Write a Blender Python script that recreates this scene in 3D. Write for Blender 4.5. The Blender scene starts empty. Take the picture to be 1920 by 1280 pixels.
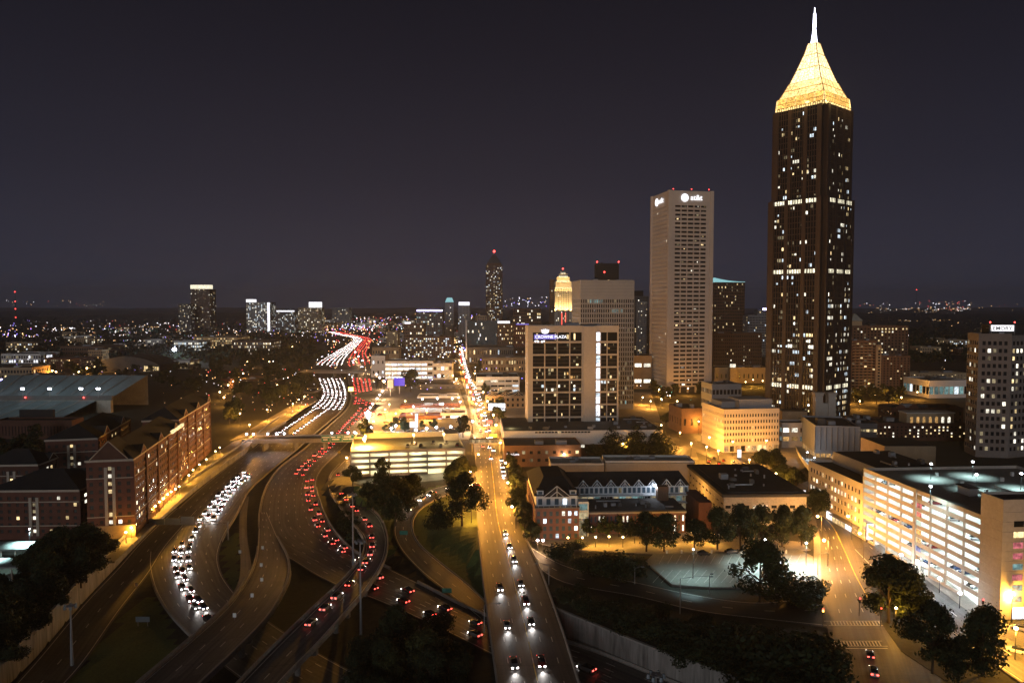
import bpy, bmesh, math, random
import numpy as np
from mathutils import Vector, Matrix

# ------------------------------------------------------------------ camera, sky, key light, exposure
FPX, CAMH, HORIZON = 1400.0, 90.0, 572.0            # focal length in photo pixels, eye height (m), horizon row
TH = math.atan((640.0 - HORIZON) / FPX)
CT, ST = math.cos(TH), math.sin(TH)
scene = bpy.context.scene
COL = scene.collection
cam = bpy.data.cameras.new("camera"); camo = bpy.data.objects.new("camera", cam); COL.objects.link(camo)
camo.location = (0, 0, CAMH); camo.rotation_euler = (math.radians(90) - TH, 0, 0)
cam.sensor_width = 36.0; cam.lens = 36.0 * FPX / 1920.0; cam.clip_start = 1.0; cam.clip_end = 60000.0
scene.camera = camo

world = bpy.data.worlds.new("World"); scene.world = world; world.use_nodes = True
nt = world.node_tree; nt.nodes.clear()
_tc = nt.nodes.new("ShaderNodeTexCoord"); _sx = nt.nodes.new("ShaderNodeSeparateXYZ")
_rp = nt.nodes.new("ShaderNodeValToRGB"); _bg = nt.nodes.new("ShaderNodeBackground"); _wo = nt.nodes.new("ShaderNodeOutputWorld")
nt.links.new(_tc.outputs["Generated"], _sx.inputs[0]); nt.links.new(_sx.outputs["Z"], _rp.inputs[0])
_e = _rp.color_ramp.elements                        # city night sky: glow low down, fading evenly to the zenith
_e[0].position = 0.0; _e[0].color = (0.0360, 0.0375, 0.0600, 1)
_e[1].position = 1.0; _e[1].color = (0.0026, 0.0027, 0.0044, 1)
for p, c in ((0.06, (0.0300, 0.0310, 0.0500)), (0.16, (0.0190, 0.0195, 0.0330)), (0.32, (0.0098, 0.0100, 0.0172)), (0.5, (0.0052, 0.0053, 0.0092))):
    n = _e.new(p); n.color = (*c, 1)
_rp.color_ramp.interpolation = 'B_SPLINE'
_bg.inputs[1].default_value = 0.9
nt.links.new(_rp.outputs[0], _bg.inputs[0]); nt.links.new(_bg.outputs[0], _wo.inputs[0])

sun = bpy.data.lights.new("sun", 'SUN'); suno = bpy.data.objects.new("sun", sun); COL.objects.link(suno)
sun.energy = 0.62; sun.angle = math.radians(25); sun.color = (0.97, 0.94, 0.95)      # the lit city behind the camera
suno.rotation_euler = (math.radians(82), 0, math.radians(-14))

scene.view_settings.view_transform = 'Standard'; scene.view_settings.look = 'None'
scene.view_settings.exposure = 0.0; scene.view_settings.gamma = 1.0; scene.view_settings.use_curve_mapping = False
cy = scene.cycles
cy.use_denoising = True; cy.use_light_tree = True; cy.use_adaptive_sampling = True; cy.adaptive_threshold = 0.02
cy.sample_clamp_indirect = 1.5; cy.sample_clamp_direct = 0.0
cy.max_bounces = 4; cy.diffuse_bounces = 2; cy.glossy_bounces = 2; cy.transmission_bounces = 2; cy.transparent_max_bounces = 4
cy.caustics_reflective = False; cy.caustics_refractive = False

# ------------------------------------------------------------------ photo pixel -> place
def gy(py, z=0.0):
    k = (py - 640.0) / FPX
    return (CAMH - z) * (CT - k * ST) / (ST + k * CT)
def gx(px, Y, z=0.0):
    return (px - 960.0) / FPX * (Y * CT + (CAMH - z) * ST)
def zz(py, Y):
    k = (py - 640.0) / FPX
    return CAMH - Y * (ST + k * CT) / (CT - k * ST)
def gp(px, py, z=0.0):
    Y = gy(py, z); return (gx(px, Y, z), Y)

R = random.Random(7)

# ------------------------------------------------------------------ materials
MATS = {}
def _new(name):
    m = bpy.data.materials.new(name); m.use_nodes = True; MATS[name] = m
    t = m.node_tree; b = t.nodes["Principled BSDF"]
    return m, t, b
def mat(name, col, rough=0.8, var=0.35, scale=0.6, metal=0.0, spec=0.4, fine=6.0, bump=0.0, stretch=None):
    m, t, b = _new(name)
    b.inputs["Roughness"].default_value = rough; b.inputs["Metallic"].default_value = metal
    b.inputs["Specular IOR Level"].default_value = spec
    tc = t.nodes.new("ShaderNodeTexCoord"); src = tc.outputs["Object"]
    if stretch:
        mp = t.nodes.new("ShaderNodeMapping"); mp.inputs["Scale"].default_value = stretch
        t.links.new(src, mp.inputs[0]); src = mp.outputs[0]
    n1 = t.nodes.new("ShaderNodeTexNoise"); n1.inputs["Scale"].default_value = scale; n1.inputs["Detail"].default_value = 5
    n2 = t.nodes.new("ShaderNodeTexNoise"); n2.inputs["Scale"].default_value = scale * fine; n2.inputs["Detail"].default_value = 3
    oi = t.nodes.new("ShaderNodeObjectInfo")
    for n in (n1, n2): t.links.new(src, n.inputs["Vector"])
    ad = t.nodes.new("ShaderNodeMath"); ad.operation = 'ADD'
    t.links.new(n1.outputs[0], ad.inputs[0]); t.links.new(n2.outputs[0], ad.inputs[1])
    mr = t.nodes.new("ShaderNodeMapRange"); mr.inputs["From Min"].default_value = 0.6; mr.inputs["From Max"].default_value = 1.4
    mr.inputs["To Min"].default_value = 1 - var; mr.inputs["To Max"].default_value = 1 + var
    t.links.new(ad.outputs[0], mr.inputs[0])
    mx = t.nodes.new("ShaderNodeMix"); mx.data_type = 'RGBA'; mx.blend_type = 'MULTIPLY'; mx.inputs[0].default_value = 1
    mx.inputs[6].default_value = (*col, 1); t.links.new(mr.outputs[0], mx.inputs[7])
    t.links.new(mx.outputs[2], b.inputs["Base Color"])
    if bump:
        bp = t.nodes.new("ShaderNodeBump"); bp.inputs["Strength"].default_value = bump; bp.inputs["Distance"].default_value = 0.1
        t.links.new(n2.outputs[0], bp.inputs["Height"]); t.links.new(bp.outputs[0], b.inputs["Normal"])
    return m
def emat(name, col, strength, sample='NONE', base=(0.02, 0.02, 0.02)):
    m, t, b = _new(name)
    b.inputs["Base Color"].default_value = (*base, 1)
    b.inputs["Emission Color"].default_value = (*col, 1); b.inputs["Emission Strength"].default_value = strength
    m.cycles.emission_sampling = sample
    return m
def wmat(name, col, strength, lo=0.25):
    """a lit room seen through its pane: each pane its own brightness, blinds and furniture as soft blotches"""
    m, t, b = _new(name)
    b.inputs["Base Color"].default_value = (0.03, 0.03, 0.03, 1); b.inputs["Roughness"].default_value = 0.15
    oi = t.nodes.new("ShaderNodeObjectInfo"); ge = t.nodes.new("ShaderNodeNewGeometry"); tc = t.nodes.new("ShaderNodeTexCoord")
    a = t.nodes.new("ShaderNodeMath"); a.operation = 'ADD'
    t.links.new(oi.outputs["Random"], a.inputs[0]); t.links.new(ge.outputs["Random Per Island"], a.inputs[1])
    f = t.nodes.new("ShaderNodeMath"); f.operation = 'FRACT'; t.links.new(a.outputs[0], f.inputs[0])
    p = t.nodes.new("ShaderNodeMath"); p.operation = 'POWER'; p.inputs[1].default_value = 1.8; t.links.new(f.outputs[0], p.inputs[0])
    mr = t.nodes.new("ShaderNodeMapRange"); mr.inputs["To Min"].default_value = lo * strength; mr.inputs["To Max"].default_value = strength
    t.links.new(p.outputs[0], mr.inputs[0])
    n = t.nodes.new("ShaderNodeTexNoise"); n.noise_dimensions = '4D'; n.inputs["Scale"].default_value = 0.9; n.inputs["Detail"].default_value = 2
    w = t.nodes.new("ShaderNodeMath"); w.operation = 'MULTIPLY'; w.inputs[1].default_value = 37.0
    t.links.new(f.outputs[0], w.inputs[0]); t.links.new(w.outputs[0], n.inputs["W"]); t.links.new(tc.outputs["Object"], n.inputs["Vector"])
    m2 = t.nodes.new("ShaderNodeMapRange"); m2.inputs["From Min"].default_value = 0.35; m2.inputs["From Max"].default_value = 0.62
    m2.inputs["To Min"].default_value = 0.35; m2.inputs["To Max"].default_value = 1.15
    t.links.new(n.outputs[0], m2.inputs[0])
    mu = t.nodes.new("ShaderNodeMath"); mu.operation = 'MULTIPLY'; t.links.new(mr.outputs[0], mu.inputs[0]); t.links.new(m2.outputs[0], mu.inputs[1])
    b.inputs["Emission Color"].default_value = (*col, 1); t.links.new(mu.outputs[0], b.inputs["Emission Strength"])
    m.cycles.emission_sampling = 'NONE'
    return m

mat("asphalt", (0.075, 0.070, 0.066), 0.62, 0.35, 0.05, fine=30, bump=0.15)
mat("asphalt_shaded", (0.026, 0.025, 0.026), 0.55, 0.3, 0.05, fine=30)  # slip road's missing light put into a darker asphalt colour
mat("freeway", (0.115, 0.105, 0.096), 0.6, 0.3, 0.04, fine=40)
mat("lot", (0.20, 0.20, 0.185), 0.8, 0.25, 0.06, fine=20)
mat("pavement", (0.26, 0.24, 0.215), 0.85, 0.25, 0.15, fine=12)
mat("concrete", (0.30, 0.285, 0.26), 0.85, 0.3, 0.12, fine=10, bump=0.2)
mat("concrete_stained", (0.24, 0.23, 0.215), 0.9, 0.6, 0.25, fine=5, stretch=(1, 1, 0.12))
mat("grass", (0.075, 0.105, 0.030), 0.95, 0.5, 0.06, fine=25, bump=0.4)
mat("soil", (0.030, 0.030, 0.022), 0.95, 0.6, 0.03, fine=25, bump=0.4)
mat("paint", (0.62, 0.60, 0.55), 0.7, 0.4, 0.5)
mat("paint_yellow", (0.55, 0.40, 0.08), 0.7, 0.4, 0.5)
mat("beige", (0.45, 0.415, 0.385), 0.8, 0.12, 0.05, fine=14)
mat("hotel", (0.40, 0.385, 0.37), 0.8, 0.12, 0.05, fine=14)
mat("grey_panel", (0.25, 0.265, 0.285), 0.7, 0.12, 0.08, fine=10)
mat("grey_dark", (0.11, 0.11, 0.115), 0.7, 0.2, 0.1)
mat("limestone", (0.42, 0.385, 0.34), 0.8, 0.15, 0.1, fine=10)
mat("granite", (0.052, 0.036, 0.029), 0.5, 0.2, 0.06, fine=14)
mat("brick", (0.115, 0.048, 0.034), 0.9, 0.3, 0.4, fine=14)
mat("brick_pink", (0.17, 0.088, 0.078), 0.9, 0.25, 0.4, fine=14)
mat("brick_dark", (0.085, 0.040, 0.028), 0.9, 0.3, 0.4, fine=14)
mat("brown", (0.13, 0.075, 0.05), 0.85, 0.25, 0.2)
mat("tan", (0.36, 0.27, 0.17), 0.85, 0.2, 0.2)
mat("white_wall", (0.62, 0.62, 0.60), 0.8, 0.12, 0.2)
mat("blue_white", (0.50, 0.54, 0.58), 0.7, 0.12, 0.3)
mat("trim", (0.40, 0.35, 0.29), 0.8, 0.15, 0.4)
mat("roof_dark", (0.022, 0.023, 0.026), 0.9, 0.4, 0.15, fine=12)
mat("roof_grey", (0.085, 0.085, 0.085), 0.9, 0.35, 0.12, fine=12)
mat("roof_light", (0.26, 0.29, 0.28), 0.85, 0.3, 0.12, fine=12)
mat("roof_red", (0.20, 0.06, 0.04), 0.85, 0.3, 0.2)
mat("steel", (0.30, 0.31, 0.33), 0.45, 0.15, 1.0, metal=0.6)
mat("steel_dark", (0.05, 0.05, 0.055), 0.5, 0.2, 1.0, metal=0.3)
mat("taupe", (0.19, 0.165, 0.15), 0.8, 0.2, 0.1)
mat("seats", (0.13, 0.17, 0.19), 0.7, 0.2, 0.12, fine=10)
mat("glass", (0.010, 0.012, 0.016), 0.22, 0.2, 0.3, spec=0.25)
mat("glass_blue", (0.045, 0.085, 0.12), 0.5, 0.3, 0.08, spec=0.2)
mat("glass_grey", (0.05, 0.05, 0.05), 0.2, 0.3, 0.3, spec=0.5)
mat("sign_green", (0.015, 0.16, 0.12), 0.5, 0.1, 0.5)
mat("sign_back", (0.20, 0.24, 0.27), 0.5, 0.15, 0.5, metal=0.3)
mat("sign_white", (0.75, 0.75, 0.72), 0.6, 0.1, 0.5)
mat("gold", (0.62, 0.42, 0.16), 0.5, 0.15, 0.2)
mat("bark", (0.055, 0.040, 0.028), 0.95, 0.3, 2.0)
mat("rubber", (0.012, 0.012, 0.012), 0.9, 0.1, 1.0)
for nm, c in (("leaf_dark", (0.016, 0.025, 0.011)), ("leaf", (0.030, 0.044, 0.016)), ("leaf_olive", (0.058, 0.062, 0.020))):
    m = mat(nm, c, 0.75, 0.5, 0.35, fine=5, spec=0.25)
for i, c in enumerate(((0.45, 0.45, 0.46), (0.03, 0.03, 0.034), (0.18, 0.19, 0.2), (0.22, 0.02, 0.02), (0.03, 0.05, 0.12), (0.6, 0.6, 0.58))):
    mm = mat("car_paint_%d" % i, c, 0.25, 0.05, 0.5, spec=0.6)
    mm.node_tree.nodes["Principled BSDF"].inputs["Coat Weight"].default_value = 0.6
wmat("lit_warm", (1.0, 0.74, 0.36), 2.2, .35); wmat("lit_white", (1.0, 0.94, 0.76), 3.0, .4); wmat("lit_cool", (0.76, 0.90, 1.0), 2.6, .35)
wmat("lit_dim", (0.95, 0.78, 0.45), 0.55); wmat("lit_amber", (1.0, 0.55, 0.18), 1.1); wmat("lit_teal", (0.45, 0.85, 0.85), 0.6)
wmat("lit_band", (1.0, 0.92, 0.66), 2.6, 0.5); wmat("lit_blank", (0.9, 0.93, 1.0), 3.5, 0.6)
emat("lamp_sodium", (1.0, 0.66, 0.28), 22); emat("lamp_white", (0.86, 0.90, 1.0), 22); emat("lamp_pink", (1.0, 0.80, 0.85), 20)
emat("lamp_blue", (0.50, 0.45, 1.0), 14); emat("lamp_red", (1.0, 0.06, 0.05), 8); emat("lamp_yellow", (1.0, 0.55, 0.08), 14)
emat("headlight", (1.0, 0.93, 0.90), 22); emat("taillight", (1.0, 0.07, 0.05), 9.0); emat("indicator", (1.0, 0.5, 0.06), 25)
emat("tube_cool", (0.80, 0.98, 1.0), 120, 'AUTO'); emat("tube_warm", (1.0, 0.82, 0.44), 120, 'AUTO')
emat("sign_glow", (0.93, 0.93, 1.0), 1.7); emat("sign_blue", (0.20, 0.16, 0.75), 0.8); emat("sign_lit_white", (0.97, 0.96, 1.0), 1.6)
wmat("crown_core", (1.0, 0.77, 0.37), 3.3, .75); wmat("crown_mid", (1.0, 0.68, 0.25), 2.6, .7); wmat("crown_low", (1.0, 0.54, 0.12), 2.0, .6)  # crown light put into the tier colours, whiter towards the top
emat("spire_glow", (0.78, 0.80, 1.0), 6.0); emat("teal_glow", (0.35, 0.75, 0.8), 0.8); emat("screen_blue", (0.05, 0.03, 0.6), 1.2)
emat("neon_red", (1.0, 0.08, 0.05), 4.0); emat("neon_yellow", (1.0, 0.75, 0.05), 2.0)
emat("far_warm", (1.0, 0.58, 0.24), 5.0); emat("far_white", (0.92, 0.9, 1.0), 6.5); emat("far_red", (1.0, 0.1, 0.08), 4.0); emat("far_blue", (0.3, 0.22, 1.0), 6.0)
emat("far_teal", (0.2, 0.8, 0.7), 1.8)

def road_wear(name):
    """tyre streaks along the lanes, slab joints across them, resurfaced patches (UV = metres across, metres along)"""
    t = MATS[name].node_tree; b = t.nodes["Principled BSDF"]; src = b.inputs["Base Color"].links[0].from_socket
    uv = t.nodes.new("ShaderNodeUVMap"); uv.uv_map = "UVMap"; mp = t.nodes.new("ShaderNodeMapping"); mp.inputs["Scale"].default_value = (1.1, .012, 1); t.links.new(uv.outputs[0], mp.inputs[0])
    n = t.nodes.new("ShaderNodeTexNoise"); n.inputs["Scale"].default_value = 1.0; n.inputs["Detail"].default_value = 3; t.links.new(mp.outputs[0], n.inputs["Vector"])
    m1 = t.nodes.new("ShaderNodeMapRange"); m1.inputs[1].default_value = .3; m1.inputs[2].default_value = .7; m1.inputs[3].default_value = .55; m1.inputs[4].default_value = 1.3; t.links.new(n.outputs[0], m1.inputs[0])
    mp2 = t.nodes.new("ShaderNodeMapping"); mp2.inputs["Scale"].default_value = (.26, .035, 1); t.links.new(uv.outputs[0], mp2.inputs[0])
    v = t.nodes.new("ShaderNodeTexVoronoi"); v.distance = 'CHEBYCHEV'; v.inputs["Scale"].default_value = 1.0; t.links.new(mp2.outputs[0], v.inputs["Vector"])
    sp = t.nodes.new("ShaderNodeSeparateXYZ"); t.links.new(v.outputs["Color"], sp.inputs[0]); m2 = t.nodes.new("ShaderNodeMapRange"); m2.inputs[3].default_value = .72; m2.inputs[4].default_value = 1.18; t.links.new(sp.outputs[0], m2.inputs[0])
    su = t.nodes.new("ShaderNodeSeparateXYZ"); t.links.new(uv.outputs[0], su.inputs[0]); d = t.nodes.new("ShaderNodeMath"); d.operation = 'DIVIDE'; d.inputs[1].default_value = 14.0; t.links.new(su.outputs[1], d.inputs[0])
    fr = t.nodes.new("ShaderNodeMath"); fr.operation = 'FRACT'; t.links.new(d.outputs[0], fr.inputs[0]); gt = t.nodes.new("ShaderNodeMath"); gt.operation = 'GREATER_THAN'; gt.inputs[1].default_value = .022; t.links.new(fr.outputs[0], gt.inputs[0])
    m3 = t.nodes.new("ShaderNodeMapRange"); m3.inputs[3].default_value = .6; m3.inputs[4].default_value = 1.0; t.links.new(gt.outputs[0], m3.inputs[0])
    cur = src
    for q in (m1, m2, m3):
        mx = t.nodes.new("ShaderNodeMix"); mx.data_type = 'RGBA'; mx.blend_type = 'MULTIPLY'; mx.inputs[0].default_value = 1; t.links.new(cur, mx.inputs[6]); t.links.new(q.outputs[0], mx.inputs[7]); cur = mx.outputs[2]
    t.links.new(cur, b.inputs["Base Color"])
for nm in ("freeway", "asphalt", "asphalt_shaded"): road_wear(nm)

# ------------------------------------------------------------------ mesh and object helpers
class MB:
    """collects faces (welding shared corners) and builds ONE mesh"""
    def __init__(s): s.v = []; s.k = {}; s.f = []; s.m = []; s.mats = []
    def mi(s, m):
        if m not in s.mats: s.mats.append(m)
        return s.mats.index(m)
    def vert(s, p):
        key = (round(p[0], 3), round(p[1], 3), round(p[2], 3))
        i = s.k.get(key)
        if i is None: i = len(s.v); s.k[key] = i; s.v.append(key)
        return i
    def face(s, pts, m):
        ids = [s.vert(p) for p in pts]; u = []
        for i in ids:
            if i not in u: u.append(i)
        if len(u) > 2: s.f.append(u); s.m.append(s.mi(m))
    def hexa(s, b, t, m, bottom=True):
        n = len(b)
        if bottom: s.face(b[::-1], m)
        s.face(t, m)
        for i in range(n): j = (i + 1) % n; s.face([b[i], b[j], t[j], t[i]], m)
    def box(s, x0, y0, z0, x1, y1, z1, m):
        b = [(x0, y0, z0), (x1, y0, z0), (x1, y1, z0), (x0, y1, z0)]
        s.hexa(b, [(p[0], p[1], z1) for p in b], m)
    def prism(s, poly, z0, z1, m, inset=0.0):
        t = poly
        if inset:
            cx = sum(p[0] for p in poly) / len(poly); cyy = sum(p[1] for p in poly) / len(poly)
            t = [(cx + (p[0] - cx) * (1 - inset), cyy + (p[1] - cyy) * (1 - inset)) for p in poly]
        s.hexa([(p[0], p[1], z0) for p in poly], [(p[0], p[1], z1) for p in t], m)
    def cone(s, x, y, z0, r0, z1, r1, m, n=8, rot=0.0):
        b = [(x + r0 * math.cos(rot + 6.2832 * i / n), y + r0 * math.sin(rot + 6.2832 * i / n), z0) for i in range(n)]
        t = [(x + r1 * math.cos(rot + 6.2832 * i / n), y + r1 * math.sin(rot + 6.2832 * i / n), z1) for i in range(n)]
        s.hexa(b, t, m)
    def bar(s, p, q, r, m, n=4, r2=None):
        p = Vector(p); q = Vector(q); d = q - p
        if d.length < 1e-6: return
        a = d.orthogonal().normalized(); c = d.normalized().cross(a)
        if r2 is None: r2 = r
        f = lambda o, rr: [tuple(o + (a * math.cos(6.2832 * (i + .5) / n) + c * math.sin(6.2832 * (i + .5) / n)) * rr) for i in range(n)]
        s.hexa(f(p, r), f(q, r2), m)
    def ball(s, x, y, z, r, m, nu=8, nv=5, sz=1.0):
        rows = []
        for j in range(nv + 1):
            a = math.pi * j / nv
            rows.append([(x + r * math.sin(a) * math.cos(6.2832 * i / nu), y + r * math.sin(a) * math.sin(6.2832 * i / nu), z + r * sz * math.cos(a)) for i in range(nu)])
        for j in range(nv):
            for i in range(nu):
                k = (i + 1) % nu; s.face([rows[j][i], rows[j + 1][i], rows[j + 1][k], rows[j][k]], m)
    def mesh(s, name):
        me = bpy.data.meshes.new(name); me.from_pydata(s.v, [], s.f)
        for m in s.mats: me.materials.append(MATS[m])
        me.polygons.foreach_set("material_index", s.m); me.update()
        return me
    def build(s, name, parent=None, loc=(0, 0, 0), rz=0.0, stuff=False):
        o = put(name, s.mesh(name), parent, loc, rz)
        if stuff: o["kind"] = "stuff"
        return o
def put(name, data, parent=None, loc=(0, 0, 0), rz=0.0):
    o = bpy.data.objects.new(name, data); COL.objects.link(o); o.location = loc
    if rz: o.rotation_euler = (0, 0, rz)
    if parent is not None: o.parent = parent
    return o
def tag(o, label, cat=None, group=None, kind=None):
    if label: o["label"] = label
    if cat: o["category"] = cat
    if group: o["group"] = group
    if kind: o["kind"] = kind
    return o
def thing(name, label, cat, loc=(0, 0, 0), rz=0.0, group=None):
    return tag(put(name, None, None, loc, rz), label, cat, group)
def struct(o): o["kind"] = "structure"; return o
_pool = {}
def boxmesh(name, w, d, h, m):
    """a shared box mesh centred on its own origin"""
    key = (name, round(w, 2), round(d, 2), round(h, 2), m)
    if key not in _pool:
        b = MB(); b.box(-w / 2, -d / 2, -h / 2, w / 2, d / 2, h / 2, m); _pool[key] = b.mesh(name)
    return _pool[key]
def text(name, body, size, m, parent, loc, rz=0.0, ext=0.06, align='LEFT'):
    cu = bpy.data.curves.new(name, 'FONT'); cu.body = body; cu.size = size; cu.extrude = ext; cu.align_x = align
    cu.resolution_u = 3; cu.offset = size * 0.012
    cu.materials.append(MATS[m])
    tmp = bpy.data.objects.new(name, cu); COL.objects.link(tmp); bpy.context.view_layer.update()
    me = bpy.data.meshes.new_from_object(tmp.evaluated_get(bpy.context.evaluated_depsgraph_get()))
    bpy.data.objects.remove(tmp); bpy.data.curves.remove(cu)
    o = put(name, me, parent, loc); o.rotation_euler = (math.pi / 2, 0, rz)
    return o

# ------------------------------------------------------------------ facades and buildings
def choose(pal, lit):
    if R.random() > lit: return 'glass'
    return R.choice(pal)
def facade(mb, parent, o, u, W, z0, z1, nx, nz, wall, fw=0.6, fh=0.55, rec=0.3, lit=0.2, pal=('lit_warm', 'lit_white'),
           indiv=False, mx=0.0, base=0.0, top=0.0, pat=None, stuff=None, dark='glass', wname='window'):
    """wall plate with real openings; every opening holds a recessed pane (its own part, or joined into stuff)"""
    nrm = (u[1], -u[0]); rz = math.atan2(u[1], u[0])
    P = lambda a, z, d=0.0: (o[0] + u[0] * a - nrm[0] * d, o[1] + u[1] * a - nrm[1] * d, z)
    cw = (W - 2 * mx) / nx; ch = (z1 - z0 - base - top) / nz
    us = [0.0]; zs = [z0]
    for i in range(nx): us += [mx + cw * (i + .5 - fw / 2), mx + cw * (i + .5 + fw / 2)]
    for j in range(nz): zs += [z0 + base + ch * (j + .5 - fh / 2), z0 + base + ch * (j + .5 + fh / 2)]
    us.append(W); zs.append(z1)
    for j in range(len(zs) - 1):
        for i in range(len(us) - 1):
            a, b, c, d = us[i], us[i + 1], zs[j], zs[j + 1]
            if b - a < 1e-4 or d - c < 1e-4: continue
            if not (i % 2 and j % 2): mb.face([P(a, c), P(b, c), P(b, d), P(a, d)], wall); continue
            for e, g in (((a, c), (b, c)), ((b, c), (b, d)), ((b, d), (a, d)), ((a, d), (a, c))):
                mb.face([P(*e), P(*e, rec), P(*g, rec), P(*g)], wall)
            k = pat(i // 2, j // 2) if pat else None
            if k is None: k = choose(pal, lit)
            if k == 'glass': k = dark
            if indiv:
                put(wname, boxmesh(wname, b - a, 0.06, d - c, k), parent, P((a + b) / 2, (c + d) / 2, rec), rz)
            else:
                stuff.face([P(a, c, rec), P(b, c, rec), P(b, d, rec), P(a, d, rec)], k)
def noweld(mb):
    """panes joined into one mesh keep their own corners, so each stays an island"""
    def face(pts, m):
        n = len(mb.v); mb.v.extend([tuple(p) for p in pts]); mb.f.append(list(range(n, n + len(pts)))); mb.m.append(mb.mi(m))
    mb.face = face
    return mb
def shell(mb, W, D, z0, z1, wall, skip=''):
    c = [(0, 0), (W, 0), (W, D), (0, D)]
    for k, s in enumerate('FRBL'):
        if s in skip: continue
        a, b = c[k], c[(k + 1) % 4]
        mb.face([(*a, z0), (*b, z0), (*b, z1), (*a, z1)], wall)
def roof_flat(root, W, D, z, rm='roof_grey', wall='concrete', par=0.9, t=0.35, units=2, pen=False):
    m = MB(); m.box(t, t, z - 0.3, W - t, D - t, z - 0.05, rm); m.build('roof', root)
    p = MB()
    o = [(0, 0), (W, 0), (W, D), (0, D)]; i = [(t, t), (W - t, t), (W - t, D - t), (t, D - t)]
    for k in range(4):
        a, b, c, d = o[k], o[(k + 1) % 4], i[(k + 1) % 4], i[k]
        p.face([(*a, z), (*b, z), (*b, z + par), (*a, z + par)], wall)
        p.face([(*d, z - .04), (*d, z + par), (*c, z + par), (*c, z - .04)], wall)
        p.face([(*a, z + par), (*b, z + par), (*c, z + par), (*d, z + par)], wall)
    p.build('parapet', root)
    for _ in range(units):
        w, d, h = R.uniform(.06, .16) * W + 1, R.uniform(.08, .2) * D + 1, R.uniform(1.2, 2.6)
        x, y = R.uniform(.15, .75) * W, R.uniform(.2, .7) * D
        u = MB(); u.box(x, y, z - .05, x + w, y + d, z + h, R.choice(['grey_panel', 'steel', 'roof_grey'])); u.box(x + .3, y + .3, z + h, x + w - .3, y + d - .3, z + h + .35, 'grey_dark')
        u.build('roof_unit', root)
def block(name, label, px0, px1, pyt, Y, D, nx, nz, wall, lit=0.15, pal=('lit_warm', 'lit_white'), rot=0.0, cat='building', indiv=False,
          fw=0.6, fh=0.55, base=0.0, top=1.0, roof='roof_grey', units=2, zb=0.0, par=0.9, group=None, mx=0.0, dark='glass', pat=None, rec=0.3, side=True, flat=True):
    z1 = zz(pyt, Y); r = math.radians(rot)
    x0, x1 = gx(px0, Y, z1 / 2), gx(px1, Y, z1 / 2); W = (x1 - x0) / max(math.cos(r), .2)
    root = thing(name, label, cat, (x0, Y, 0), r, group)
    mb = MB(); st = noweld(MB())
    H = z1 - zb
    nzf = max(1, nz)
    facade(mb, root, (0, 0), (1, 0), W, zb, z1, nx, nzf, wall, fw, fh, rec, lit, pal, indiv, mx, base, top, pat, st, dark)
    ns = max(1, round(D / (W / nx)))
    left = (x0 + x1) > 0
    if side:
        if left: facade(mb, root, (0, D), (0, -1), D, zb, z1, ns, nzf, wall, fw, fh, rec, lit, pal, indiv, 0, base, top, None, st, dark)
        else: facade(mb, root, (W, 0), (0, 1), D, zb, z1, ns, nzf, wall, fw, fh, rec, lit, pal, indiv, 0, base, top, None, st, dark)
    shell(mb, W, D, zb, z1, wall, 'F' + ((('L' if left else 'R')) if side else ''))
    mb.build('wall', root)
    if st.f: st.build('window_panes', root, stuff=True)
    if flat: roof_flat(root, W, D, z1, roof, wall, par, units=units)
    return root, W, z1

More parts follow.
